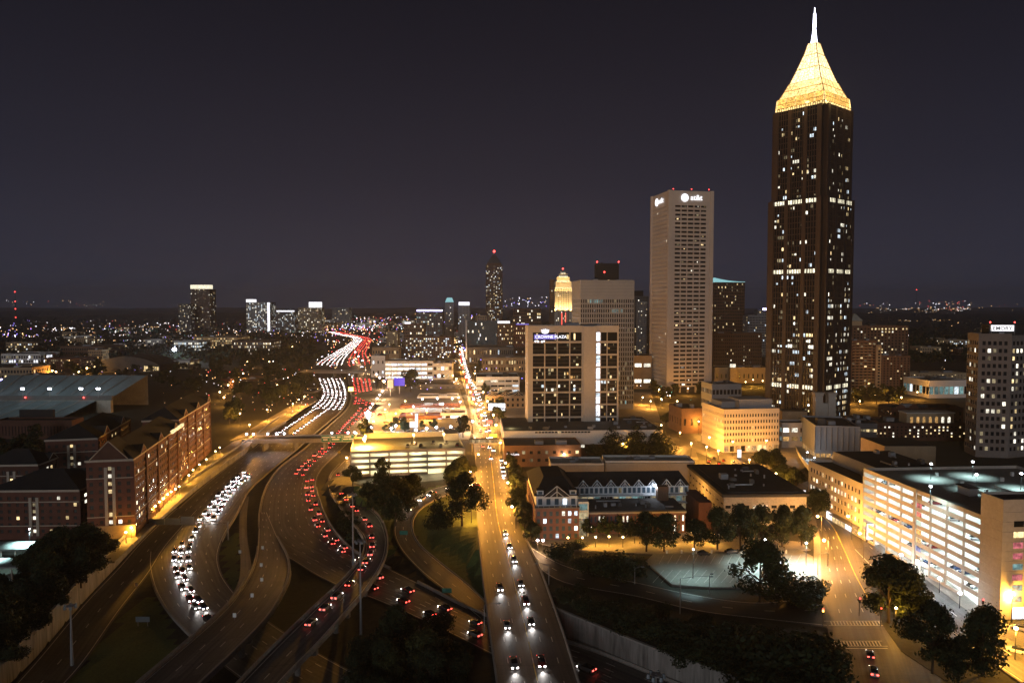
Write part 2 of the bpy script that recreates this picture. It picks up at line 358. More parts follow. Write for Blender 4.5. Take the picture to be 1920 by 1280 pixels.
# ------------------------------------------------------------------ roads
def catmull(pts, n):
    out = []; P = [pts[0]] + list(pts) + [pts[-1]]
    for i in range(1, len(P) - 2):
        p0, p1, p2, p3 = [np.array(q, float) for q in P[i - 1:i + 3]]
        for k in range(n):
            t = k / n
            out.append(0.5 * ((2 * p1) + (-p0 + p2) * t + (2 * p0 - 5 * p1 + 4 * p2 - p3) * t * t + (-p0 + 3 * p1 - 3 * p2 + p3) * t ** 3))
    out.append(np.array(pts[-1], float))
    return np.array(out)
class Road:
    def __init__(s, name, pairs, zs, m='asphalt', n=8, dz=0.0, ground=True):
        if not isinstance(zs, (list, tuple)): zs = [zs] * len(pairs)
        L = catmull([(*gp(*p[0], z), z) for p, z in zip(pairs, zs)], n)
        Rr = catmull([(*gp(*p[1], z), z) for p, z in zip(pairs, zs)], n)
        s.L, s.R, s.name, s.ground = L, Rr, name, ground
        s.C = (L + Rr) / 2; d = np.linalg.norm(np.diff(s.C[:, :2], axis=0), axis=1); s.s = np.concatenate([[0], np.cumsum(d)]); s.len = s.s[-1]
        s.hw = np.linalg.norm(L - Rr, axis=1) / 2
        mb = MB(); N = 6; uvd = {}; off = 137.0 * len(bpy.data.meshes)
        for i in range(len(L) - 1):
            for k in range(N):
                a, b = k / N, (k + 1) / N
                q = [L[i] * (1 - a) + Rr[i] * a, L[i] * (1 - b) + Rr[i] * b, L[i + 1] * (1 - b) + Rr[i + 1] * b, L[i + 1] * (1 - a) + Rr[i + 1] * a]
                uu = [(a * 2 * s.hw[i] + off, s.s[i]), (b * 2 * s.hw[i] + off, s.s[i]), (b * 2 * s.hw[i + 1] + off, s.s[i + 1]), (a * 2 * s.hw[i + 1] + off, s.s[i + 1])]
                if q[0][1] < q[3][1]: q = q[::-1]; uu = uu[::-1]
                q = [(p[0], p[1], p[2] + 0.02 + dz) for p in q]; mb.face(q, m)
                for p, w in zip(q, uu): uvd[mb.vert(p)] = w
        s.dz = dz + 0.02
        s.o = struct(mb.build(name)); me = s.o.data; ul = me.uv_layers.new(name='UVMap')
        ul.data.foreach_set('uv', [c for lp in me.loops for c in uvd[lp.vertex_index]])
        s.mark = MB()
    def at(s, d, t):
        """point, heading (towards growing d) at d metres along and share t across"""
        d = min(max(d, 0), s.len - 1e-3); i = int(np.searchsorted(s.s, d, 'right')) - 1; i = min(max(i, 0), len(s.s) - 2)
        f = (d - s.s[i]) / max(s.s[i + 1] - s.s[i], 1e-6)
        g = lambda j: s.L[j] * (1 - t) + s.R[j] * t
        p = g(i) * (1 - f) + g(i + 1) * f; v = g(i + 1) - g(i)
        return p, math.atan2(v[1], v[0]), i
    def d_at_row(s, Y):
        return float(np.interp(-Y, -s.C[:, 1], s.s)) if s.C[0, 1] > s.C[-1, 1] else float(np.interp(Y, s.C[:, 1], s.s))
    def line(s, t, m='paint', w=0.2, dash=None, d0=0, d1=None, z=0.006):
        d1 = d1 or s.len; d = d0; mk = s.mark
        step = dash[0] if dash else 4.0
        while d < d1:
            e = min(d + step, d1); p, h, _ = s.at(d, t); q, h2, _ = s.at(e, t)
            nx_, ny_ = -math.sin(h) * w / 2, math.cos(h) * w / 2
            zz0, zz1 = p[2] + s.dz + z, q[2] + s.dz + z
            mk.face([(p[0] - nx_, p[1] - ny_, zz0), (q[0] - nx_, q[1] - ny_, zz1), (q[0] + nx_, q[1] + ny_, zz1), (p[0] + nx_, p[1] + ny_, zz0)], m)
            d += step + (dash[1] if dash else 0.0)
    def done(s):
        if s.mark.f: s.mark.build('lane_marking', s.o, stuff=True)
    def barrier(s, t, name, label, d0=0, d1=None, h=0.85, w=0.4, m='concrete', off=0.0, cat='barrier', below=0.0):
        d1 = d1 or s.len; mb = MB(); n = max(2, int((d1 - d0) / 6)); prev = None
        for k in range(n + 1):
            p, hd, i = s.at(d0 + (d1 - d0) * k / n, t); nx_, ny_ = -math.sin(hd), math.cos(hd)
            c = (p[0] + nx_ * off, p[1] + ny_ * off)
            cur = [(c[0] - nx_ * w / 2 - nx_ * .12, c[1] - ny_ * w / 2 - ny_ * .12, p[2] - below), (c[0] - nx_ * w / 2, c[1] - ny_ * w / 2, p[2] + h),
                   (c[0] + nx_ * w / 2, c[1] + ny_ * w / 2, p[2] + h), (c[0] + nx_ * w / 2 + nx_ * .12, c[1] + ny_ * w / 2 + ny_ * .12, p[2] - below)]
            if prev:
                for a in range(3): mb.face([prev[a], cur[a], cur[a + 1], prev[a + 1]], m)
            else: mb.face(cur, m)
            prev = cur
        mb.face(prev[::-1], m)
        return tag(mb.build(name), label, cat)

ZF = -7.0
SB = Road('freeway_southbound', [((590, 698), (636, 698)), ((598, 720), (648, 720)), ((603, 738), (652, 742)), ((590, 757), (645, 765)), ((552, 783), (618, 790)),
     ((515, 806), (588, 815)), ((478, 838), (558, 842)), ((430, 872), (512, 880)), ((375, 915), (468, 920)), ((325, 960), (448, 960)), ((290, 1000), (424, 1000)),
     ((278, 1045), (411, 1035)), ((285, 1092), (413, 1065)), ((307, 1137), (428, 1094)), ((345, 1182), (462, 1132)), ((405, 1237), (525, 1178)), ((490, 1300), (610, 1230)), ((640, 1390), (740, 1300))], ZF, 'freeway')
NB = Road('freeway_northbound', [((650, 698), (700, 700)), ((654, 720), (704, 722)), ((658, 745), (706, 745)), ((650, 767), (700, 767)), ((624, 792), (678, 795)),
     ((597, 816), (660, 822)), ((570, 842), (636, 848)), ((525, 876), (604, 880)), ((500, 910), (594, 908)), ((487, 950), (600, 937)), ((486, 995), (613, 970)), ((505, 1025), (632, 1000)),
     ((548, 1050), (664, 1032)), ((612, 1088), (712, 1056)), ((720, 1130), (800, 1100)), ((835, 1182), (892, 1146)), ((950, 1240), (1000, 1184)), ((1090, 1300), (1115, 1220)), ((1270, 1390), (1300, 1295))], ZF, 'freeway', dz=0.01)
RJ = Road('ramp_road_fork', [((486, 960), (500, 960)), ((484, 1000), (520, 1005)), ((480, 1040), (541, 1045)), ((466, 1080), (543, 1080)), ((432, 1130), (528, 1115)), ((380, 1180), (498, 1162)), ((310, 1240), (440, 1222)), ((250, 1292), (370, 1288)), ((170, 1370), (280, 1370))],
     [-7, -6.8, -5.5, -3.5, -1.5, -0.8, -0.5, -0.5, -0.5], 'freeway', dz=0.02, ground=False)
RL = Road('ramp_road_spur', [((452, 930), (467, 930)), ((449, 965), (463, 965)), ((449, 1010), (464, 1010)), ((451, 1050), (470, 1050)), ((447, 1090), (474, 1085)), ((428, 1125), (462, 1115))], [-7, -6.8, -6.2, -5, -3.2, -1.8], 'freeway', dz=0.015, ground=False)
RK = Road('exit_road', [((330, 952), (372, 955)), ((270, 1008), (315, 1020)), ((218, 1066), (280, 1075)), ((155, 1132), (228, 1142)), ((68, 1235), (160, 1240)), ((0, 1310), (95, 1312)), ((-60, 1370), (40, 1375))], [-7, -7, -7, -6.8, -6.5, -6.2, -6], 'asphalt', dz=0.015)
RC = Road('flyover_road', [((660, 850), (676, 856)), ((628, 880), (656, 878)), ((616, 900), (651, 900)), ((620, 925), (657, 920)), ((640, 955), (682, 943)), ((663, 985), (711, 968)), ((681, 1007), (724, 1000)),
     ((684, 1030), (725, 1026)), ((673, 1054), (717, 1056)), ((641, 1092), (690, 1100)), ((588, 1142), (648, 1150)), ((516, 1212), (598, 1206)), ((446, 1285), (533, 1272)), ((370, 1370), (470, 1352))],
     [-7, -6.8, -6, -5, -3.6, -2, -0.8, 0, 0.6, 1, 1, 1, 1, 1], 'freeway', dz=0.02, ground=False)
WP = Road('street_west', [((857, 636), (866, 636)), ((861, 690), (883, 690)), ((875, 740), (911, 740)), ((884, 790), (931, 790)), ((889, 840), (946, 840)), ((893, 900), (957, 900)), ((894, 960), (968, 960)), ((898, 1000), (980, 1000)),
     ((904, 1060), (1008, 1060)), ((913, 1130), (1034, 1130)), ((923, 1200), (1058, 1200)), ((936, 1290), (1086, 1290)), ((950, 1380), (1118, 1380))], 0.0, 'asphalt', dz=0.02, ground=False)
RE = Road('loop_ramp', [((900, 902), (900, 922)), ((840, 908), (842, 928)), ((792, 924), (803, 945)), ((752, 956), (780, 965)), ((738, 990), (774, 990)), ((748, 1025), (788, 1020)), ((785, 1068), (824, 1052)), ((845, 1116), (872, 1090)), ((900, 1160), (915, 1130))],
     [0, 0, -0.5, -1.5, -3, -4.5, -6, -6.7, -6.9], 'asphalt', dz=0.03)
RM = Road('service_road', [((897, 880), (897, 894)), ((800, 888), (800, 902)), ((720, 896), (715, 912)), ((672, 890), (662, 905))], [0, 0, -0.5, -2], 'asphalt', dz=0.04)
RF = Road('street_east', [((1180, 800), (1230, 782)), ((1240, 822), (1300, 800)), ((1300, 845), (1372, 826)), ((1365, 872), (1452, 858)), ((1430, 906), (1510, 895)), ((1482, 945), (1548, 935)), ((1524, 985), (1600, 975)), ((1536, 1030), (1640, 1018)),
     ((1539, 1080), (1690, 1070)), ((1545, 1130), (1745, 1120)), ((1552, 1180), (1800, 1175)), ((1562, 1220), (1830, 1220)), ((1572, 1290), (1860, 1290)), ((1584, 1380), (1900, 1380))], 0.0, 'asphalt', dz=0.03)
RG = Road('cross_street', [((950, 846), (950, 866)), ((1050, 848), (1050, 862)), ((1200, 840), (1190, 862)), ((1300, 832), (1310, 862))], 0.0, 'asphalt', dz=0.025)
RH = Road('slip_road', [((975, 1012), (985, 1040)), ((1062, 1060), (1050, 1090)), ((1200, 1092), (1195, 1119)), ((1320, 1117), (1310, 1146)), ((1430, 1128), (1440, 1162)), ((1545, 1112), (1553, 1176))], 0.0, 'asphalt_shaded', dz=0.01)
RS = Road('street_by_deck', [((1600, 1030), (1660, 1018)), ((1640, 1070), (1705, 1052)), ((1700, 1120), (1765, 1096)), ((1765, 1172), (1832, 1146)), ((1850, 1235), (1915, 1203)), ((1960, 1310), (2020, 1275))], 0.0, 'asphalt', dz=0.045)
NF = Road('far_freeway', [((640, 611), (652, 611)), ((612, 618), (632, 618)), ((622, 625), (650, 625)), ((660, 634), (694, 634)), ((650, 646), (695, 646)), ((620, 664), (690, 662)), ((590, 682), (700, 680)), ((588, 697), (704, 697))], [0.3] * 6 + [-2, -6.5], 'freeway', dz=0.2)

for rd, ln, solid in ((SB, 6, (0.03, 0.97)), (NB, 7, (0.03, 0.97)), (RJ, 3, (0.05, 0.95)), (RC, 2, (0.08, 0.92)), (WP, 6, ()), (RE, 2, (0.08, 0.92)), (RH, 2, (0.06, 0.94)), (RK, 2, (0.06, 0.94)), (RS, 2, (0.05,))):
    for t in solid: rd.line(t, w=0.22, z=0.008)
    for k in range(1, ln): rd.line(k / ln if not solid else solid[0] + (solid[-1] - solid[0]) * k / ln if len(solid) == 2 else k / ln, w=0.24, dash=(3, 9), z=0.007)
    if rd is WP: rd.line(0.5, 'paint_yellow', 0.3)
    if rd is not RF: rd.done()
a, b = RF.d_at_row(300), RF.d_at_row(214)
RF.line(0.42, 'paint_yellow', 0.3, d0=RF.d_at_row(330), d1=b)
for t in (0.12, 0.22, 0.32): RF.line(t, dash=(3, 9), d0=a, d1=b)
for row in (1168, 1206):                                              # ladder crosswalks at the junction
    y = gy(row); x0, x1 = gx(1556, y), gx(1652, y); n = 16
    for k in range(n):
        xx = x0 + (x1 - x0) * k / n
        RF.mark.face([(xx, y - 1.3, .062), (xx + .35, y - 1.3, .062), (xx + .95, y + 1.3, .062), (xx + .6, y + 1.3, .062)], 'paint')
    for dy in (-1.5, 1.5): RF.mark.face([(x0 - 1, y + dy - .12, .064), (x1 + 1, y + dy - .12, .064), (x1 + 1, y + dy + .12, .064), (x0 - 1, y + dy + .12, .064)], 'paint')
y = gy(1215); RF.mark.face([(gx(1562, y), y - .25, .064), (gx(1664, y), y - .25, .064), (gx(1664, y), y + .25, .064), (gx(1562, y), y + .25, .064)], 'paint')
RF.done()

# ------------------------------------------------------------------ ground: one sheet to the horizon with the freeway cut in it
TRENCH = [gp(*p, ZF) for p in [(588, 694), (600, 740), (588, 760), (550, 785), (512, 808), (474, 840), (421, 871), (363, 912), (308, 955), (258, 1002), (200, 1061), (134, 1129), (44, 1233), (-40, 1317), (-80, 1420), (300, 1700), (1700, 1700),
          (1700, 1420), (1480, 1330), (1290, 1268), (1205, 1238), (1130, 1206), (1062, 1177), (1000, 1152), (930, 1125), (890, 1090), (840, 1060), (780, 1035), (725, 1000), (668, 960), (662, 915), (672, 870), (690, 820), (712, 790), (716, 745), (708, 694)]]
def inside(poly, X, Y):
    r = np.zeros(X.shape, bool); n = len(poly)
    for i in range(n):
        (x0, y0), (x1, y1) = poly[i], poly[(i + 1) % n]
        c = ((y0 > Y) != (y1 > Y)) & (X < (x1 - x0) * (Y - y0) / (y1 - y0 + 1e-12) + x0)
        r ^= c
    return r
def axis(a, b, st, far, k):
    m = list(np.arange(a, b + .1, st)); e = np.geomspace(1, far, k)
    return np.array([a - v * 8 for v in e[::-1]] + m + [b + v * 8 for v in e])
gxs = axis(-290, 250, 3.5, 2400, 26); gys = axis(140, 1010, 3.5, 2600, 30)
GX, GYY = np.meshgrid(gxs, gys)
GZ = np.where(inside(TRENCH, GX, GYY), ZF - 0.35, -0.12)
soften = inside([gp(*p, -3) for p in [(680, 850), (965, 850), (1010, 1150), (905, 1215), (840, 1150), (735, 1050), (690, 960)]], GX, GYY); bl = GZ.copy()
for _ in range(10): bl[1:-1, 1:-1] = (bl[:-2, 1:-1] + bl[2:, 1:-1] + bl[1:-1, :-2] + bl[1:-1, 2:] + bl[1:-1, 1:-1]) / 5
GZ = np.where(soften, bl, GZ)
low = np.full(GX.shape, 99.0); near = np.full(GX.shape, 1e9); nz_ = np.zeros(GX.shape)
for rd in (SB, NB, RK, RE, RM, RF, RH, RS, RG, NF):
    idx = range(0, len(rd.C), 2)
    for i in idx:
        d = np.hypot(GX - rd.C[i, 0], GYY - rd.C[i, 1]) - rd.hw[i]
        z = rd.C[i, 2] - 0.25
        low = np.where((d < 2.5) & (z < low), z, low)
        u = d < near; near = np.where(u, d, near); nz_ = np.where(u, z, nz_)
blend = np.clip((near - 2.5) / 14, 0, 1); blend = blend * blend * (3 - 2 * blend)
soft = nz_ * (1 - blend) + GZ * blend
GZ = np.where(low < 50, low, np.where(np.abs(nz_ - GZ) < 6.0, soft, GZ))
far_m = (np.hypot(GX, GYY) > 2600)
GZ = GZ + np.where(far_m, 26 * np.sin(GX / 900.0 + 1) * np.sin(GYY / 1300.0) * np.clip((GYY - 2600) / 3000, 0, 1) , 0)
ny_, nx_ = GX.shape
me = bpy.data.meshes.new('ground')
vv = np.stack([GX.ravel(), GYY.ravel(), GZ.ravel()], 1)
ii = (np.arange(ny_ - 1)[:, None] * nx_ + np.arange(nx_ - 1)[None, :]).ravel()
ff = np.stack([ii, ii + 1, ii + nx_ + 1, ii + nx_], 1)
me.from_pydata(vv.tolist(), [], ff.tolist())
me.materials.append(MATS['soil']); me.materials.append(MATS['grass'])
GR = [[gp(*p, -1) for p in poly] for poly in ([(770, 935), (800, 915), (960, 905), (990, 1000), (1020, 1160), (900, 1160), (800, 1030), (775, 990)], [(655, 912), (690, 908), (760, 925), (740, 980), (735, 1020), (700, 960), (660, 930)], [(415, 985), (450, 960), (450, 1060), (425, 1080)], [(275, 1075), (300, 1090), (345, 1200), (200, 1290), (60, 1300)])]
cxm = (GX[:-1, :-1] + GX[1:, 1:]) / 2; cym = (GYY[:-1, :-1] + GYY[1:, 1:]) / 2
gm = np.zeros(cxm.shape, bool)
for poly in GR: gm |= inside(poly, cxm, cym)
me.polygons.foreach_set("material_index", gm.ravel().astype(np.int32)); me.update()
struct(put('ground', me))

# pavements and lots: slabs standing a kerb's height proud of the streets
def slab(name, pts, z0, z1, m, pix=True):
    P = [gp(*p, z1) for p in pts] if pix else pts
    a = sum(P[i][0] * P[(i + 1) % len(P)][1] - P[(i + 1) % len(P)][0] * P[i][1] for i in range(len(P)))
    if a < 0: P = P[::-1]
    mb = MB(); mb.prism(P, z0, z1, m); return mb.build(name)
for nm, pts, m in (('pavement', [(1640, 1012), (1662, 1006), (1770, 1083), (1838, 1137), (1935, 1195), (1935, 1222), (1850, 1172), (1760, 1103)], 'pavement'),
                   ('pavement', [(1485, 940), (1503, 936), (1530, 975), (1538, 1010), (1541, 1120), (1525, 1120), (1526, 1010), (1512, 980)], 'pavement'),
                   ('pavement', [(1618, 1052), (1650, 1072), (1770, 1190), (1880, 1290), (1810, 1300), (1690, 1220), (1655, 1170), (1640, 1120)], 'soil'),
                   ('pavement', [(985, 1010), (1000, 1000), (1300, 996), (1500, 1015), (1520, 1030), (1225, 1038), (1060, 1030)], 'pavement'),
                   ('pavement', [(660, 740), (730, 724), (860, 724), (885, 800), (880, 824), (660, 830), (655, 800), (715, 760)], 'lot'),
                   ('pavement', [(915, 742), (940, 735), (1220, 735), (1240, 790), (935, 812)], 'pavement'),
                   ('pavement', [(880, 640), (1180, 640), (1200, 700), (905, 720)], 'pavement'),
                   ('pavement', [(1330, 812), (1480, 800), (1560, 850), (1520, 890), (1380, 826)], 'pavement'),
                   ('pavement', [(385, 862), (440, 826), (480, 818), (466, 836), (424, 865), (372, 905), (340, 935), (270, 1000), (215, 1052), (190, 1052), (240, 1005)], 'pavement'),
                   ('pavement', [(500, 786), (560, 752), (590, 742), (596, 750), (575, 762), (540, 786), (500, 808), (430, 826)], 'pavement'),
                   ('pavement', [(1560, 960), (1605, 990), (1640, 1008), (1600, 978), (1545, 925), (1520, 900), (1500, 880), (1530, 870)], 'pavement')):
    struct(slab(nm, pts, -0.5, 0.13 if m != 'lot' else 0.1, m))
tag(struct(slab('parking_lot', [(1210, 1052), (1225, 1038), (1360, 1036), (1495, 1028), (1524, 1042), (1527, 1085), (1480, 1118), (1405, 1100), (1330, 1100), (1260, 1095)], -0.5, 0.5, 'lot')), None)

# ------------------------------------------------------------------ retaining walls, barriers, bridges
def wall_line(name, label, pix, zb, zt, w=0.6, m='concrete_stained', cap=True, joint=8.0):
    pts = catmull([(*gp(*p, zb), 0) for p in pix], 8); root = thing(name, label, 'wall', (pts[0][0], pts[0][1], 0)); o = pts[0]
    segs = []; acc = 0; cur = [pts[0]]
    for a, b in zip(pts[:-1], pts[1:]):
        acc += np.linalg.norm(b - a); cur.append(b)
        if acc > joint: segs.append(cur); cur = [b]; acc = 0
    if len(cur) > 1: segs.append(cur)
    c = MB()
    for sg in segs:
        a, b = sg[0] - o, sg[-1] - o; d = (b - a) / np.linalg.norm(b - a); n = np.array([-d[1], d[0], 0]) * w / 2
        g = d * 0.03; q = [a - n + g, b - n - g, b + n - g, a + n + g]; mb = MB()
        mb.hexa([(p[0], p[1], zb - .6) for p in q], [(p[0], p[1], zt) for p in q], m); mb.build('wall_panel', root)
        if cap: q2 = [a - n * 1.4, b - n * 1.4, b + n * 1.4, a + n * 1.4]; c.hexa([(p[0], p[1], zt) for p in q2], [(p[0], p[1], zt + .45) for p in q2], 'concrete')
    if cap: c.build('coping', root)
    return root
wall_line('retaining_wall', 'long concrete retaining wall between the brick dormitories and the freeway', [(536, 793), (512, 807), (474, 839), (428, 873), (373, 914), (321, 957), (271, 1004), (215, 1063), (152, 1131), (64, 1235), (-20, 1318)], ZF, 0.9)
wall_line('retaining_wall', 'tall stained concrete retaining wall under the dark bushes at the lower edge', [(1036, 1180), (1062, 1191), (1130, 1221), (1205, 1254), (1290, 1286), (1400, 1325), (1480, 1352)], ZF, -0.3)
SB.barrier(0.995, 'median_barrier', 'concrete barrier along the inner edge of the headlight lanes', d1=SB.d_at_row(300))
NB.barrier(0.005, 'median_barrier', 'concrete barrier along the inner edge of the tail light lanes', d1=NB.d_at_row(330))
NB.barrier(0.995, 'edge_barrier', 'low concrete barrier on the outer edge of the tail light lanes', d0=NB.d_at_row(390), d1=NB.d_at_row(262))
NB.barrier(0.997, 'edge_barrier', 'concrete barrier where the tail light lanes dive under the street bridge', d0=NB.d_at_row(250), d1=NB.len)
SB.barrier(0.004, 'edge_barrier', 'curved concrete barrier outside the headlight lanes beside the dark grass', d0=SB.d_at_row(262), d1=SB.d_at_row(215))
RJ.barrier(0.01, 'edge_barrier', 'concrete parapet on the outer side of the forking ramp with white signs', d0=60)
RJ.barrier(0.99, 'edge_barrier', 'concrete parapet on the inner side of the forking ramp with white signs', d0=40)
RE.barrier(0.99, 'kerb_edge', 'pale kerb around the grass inside the loop ramp', h=0.25, w=0.3, cat='kerb')

def deck(name, label, rd, d0, d1, depth=1.6, piers=(), m='concrete', h=1.0, zfloor=ZF):
    """a bridge carrying rd between d0 and d1: girder deck, two parapets, piers"""
    c0 = rd.at(d0, .5)[0]; root = thing(name, label, 'bridge', (c0[0], c0[1], 0)); n = max(3, int((d1 - d0) / 7)); G = MB(); A = [MB(), MB()]; prev = None
    for k in range(n + 1):
        d = d0 + (d1 - d0) * k / n; l, hd, i = rd.at(d, 0); r = rd.at(d, 1)[0]
        u = (r - l); u = u / np.linalg.norm(u[:2]); z = (l[2] + r[2]) / 2
        L = lambda q, dz: (q[0] - c0[0], q[1] - c0[1], z + dz)
        cur = [L(l - u * .5, -.03), L(l - u * .5, -.5), L(l + u * 1.5, -depth), L(r - u * 1.5, -depth), L(r + u * .5, -.5), L(r + u * .5, -.03)]
        pa = [[L(l - u * .5, -.55), L(l - u * .45, h), L(l - u * .12, h), L(l - u * .02, .0)], [L(r + u * .02, .0), L(r + u * .12, h), L(r + u * .45, h), L(r + u * .5, -.55)]]
        if prev:
            for a in range(5): G.face([prev[0][a], cur[a], cur[a + 1], prev[0][a + 1]], m)
            G.face([prev[0][5], cur[5], cur[0], prev[0][0]], m)
            for e in (0, 1):
                for a in range(3): A[e].face([prev[1][e][a], pa[e][a], pa[e][a + 1], prev[1][e][a + 1]], m)
        prev = (cur, pa)
    G.build('girder_deck', root)
    for e in (0, 1): A[e].build('parapet', root)
    for d in piers:
        l, hd, i = rd.at(d, 0.2); r = rd.at(d, .8)[0]; z = l[2] - depth; l0 = rd.at(d, .05)[0]; r0 = rd.at(d, .95)[0]
        pm = MB()
        hx, hy = math.cos(hd) * .7, math.sin(hd) * .7
        q = [(l0[0] - c0[0] - hx, l0[1] - c0[1] - hy), (r0[0] - c0[0] - hx, r0[1] - c0[1] - hy), (r0[0] - c0[0] + hx, r0[1] - c0[1] + hy), (l0[0] - c0[0] + hx, l0[1] - c0[1] + hy)]
        ar = sum(q[i][0] * q[(i + 1) % 4][1] - q[(i + 1) % 4][0] * q[i][1] for i in range(4))
        if ar < 0: q = q[::-1]
        pm.prism(q, z - 1.3, z + .01, m)
        for c in ((l, r) if rd.hw[i] > 6 else ((l + r) / 2,)): pm.cone(c[0] - c0[0], c[1] - c0[1], zfloor - 1, .85, z - 1.2, .85, m, 10)
        pm.build('pier', root)
    return root
deck('flyover', 'curved concrete flyover ramp with parapets crossing the lower left lanes', RC, RC.d_at_row(305), RC.len, 1.8, [RC.d_at_row(y) for y in (278, 246, 218, 192)])
deck('street_bridge', 'straight concrete street bridge over the freeway at the lower edge', WP, WP.d_at_row(292), WP.len, 1.9, [WP.d_at_row(y) for y in (243, 205, 175)])
deck('ramp_bridge', 'dark concrete ramp bridge with small white signs passing over the headlight lanes', RJ, RJ.d_at_row(258), RJ.len, 1.5, [RJ.d_at_row(y) for y in (236, 200)])
RC.barrier(0.005, 'edge_barrier', 'pale concrete barrier on the outer side of the rising flyover ramp', d0=30, d1=RC.d_at_row(305))
RC.barrier(0.995, 'edge_barrier', 'pale concrete barrier on the grass side of the rising flyover ramp', d0=30, d1=RC.d_at_row(305))

# overpass with the row of white lamps and the green signs
def overpass(name, label, pl, pr, w, z, depth, fence=False):
    a, b = np.array(gp(*pl, z)), np.array(gp(*pr, z)); u = (b - a); L = np.linalg.norm(u); rz = math.atan2(u[1], u[0])
    root = thing(name, label, 'bridge', (a[0], a[1], 0), rz); g = MB(); g.box(0, 0, z - depth, L, w, z, 'concrete'); g.build('girder_deck', root)
    s = MB(); s.box(0, .5, z, L, w - .5, z + .03, 'asphalt'); s.build('road_surface', root)
    for y in (0, w - .4):
        p = MB(); p.box(-.5, y - .02, z - .6, L + .5, y + .4, z + 1.1, 'concrete'); p.build('parapet', root)
    for x in np.linspace(L * .15, L * .85, 4):
        p = MB(); p.box(x - .6, 1.5, ZF - 1, x + .6, w - 1.5, z - depth, 'concrete'); p.build('pier', root)
    return root, L
OP, OPL = overpass('overpass', 'concrete overpass with white lamps and green signs across the freeway', (455, 827), (700, 823), 16, 0.3, 1.7)
OP2, OP2L = overpass('overpass', 'far dark concrete overpass where the freeway lanes appear', (560, 697), (730, 697), 18, 0.3, 2.0)
def gantry_sign(parent, x, y, z, w, h, nm='sign_panel', m='sign_green', rows=2, rz=0):
    s = MB(); s.box(x, y, z, x + w, y + .12, z + h, m); o = s.build(nm, parent)
    e = .1
    f = MB()
    for (a, b, c, d) in ((0, 0, w, e), (0, h - e, w, h), (0, e, e, h - e), (w - e, e, w, h - e)): f.box(x + a, y - .03, z + b, x + c, y, z + d, 'sign_white')
    f.build('border', o)
    return o
for x, w, lines in ((OPL * .598, 6.0, ((.2, .5, .25), (.1, .8, .6))), (OPL * .665, 8.3, ((.15, .6, .28), (.1, .35, .62), (.55, .3, .62))), (OPL * .757, 8.2, ((.1, .4, .3), (.55, .35, .3), (.15, .6, .65)))):
    o = gantry_sign(OP, x, -.6, -.9, w, 4.4)
    for (a, ln, b) in lines:
        t = MB(); t.box(x + a * w, -.64, -.9 + b * 4.4, x + (a + ln) * w, -.61, -.9 + b * 4.4 + .8, 'sign_white'); t.build('legend_bar', o)

def verge(pix, zb, off, w, sgn, m):
    """the bank behind a retaining wall"""
    pts = catmull([(*gp(*p, zb), 0) for p in pix], 6); mb = MB(); prev = None
    for i in range(len(pts)):
        d = pts[min(i + 1, len(pts) - 1)] - pts[max(i - 1, 0)]; d /= np.linalg.norm(d); n = np.array([-d[1], d[0], 0]) * sgn
        a, b = pts[i] + n * off, pts[i] + n * (off + w)
        cur = [(a[0], a[1], -9), (a[0], a[1], 0.02), (b[0], b[1], 0.02), (b[0], b[1], -9)]
        if prev:
            for k in range(3):
                q = [prev[k], cur[k], cur[k + 1], prev[k + 1]]
                mb.face(q, m)
        prev = cur
    return struct(mb.build('verge'))
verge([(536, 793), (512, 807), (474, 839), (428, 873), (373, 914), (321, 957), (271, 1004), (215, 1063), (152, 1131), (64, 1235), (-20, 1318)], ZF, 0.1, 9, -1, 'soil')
verge([(1036, 1180), (1062, 1191), (1130, 1221), (1205, 1254), (1290, 1286), (1400, 1325), (1480, 1352)], ZF, 0.1, 9, 1, 'soil')

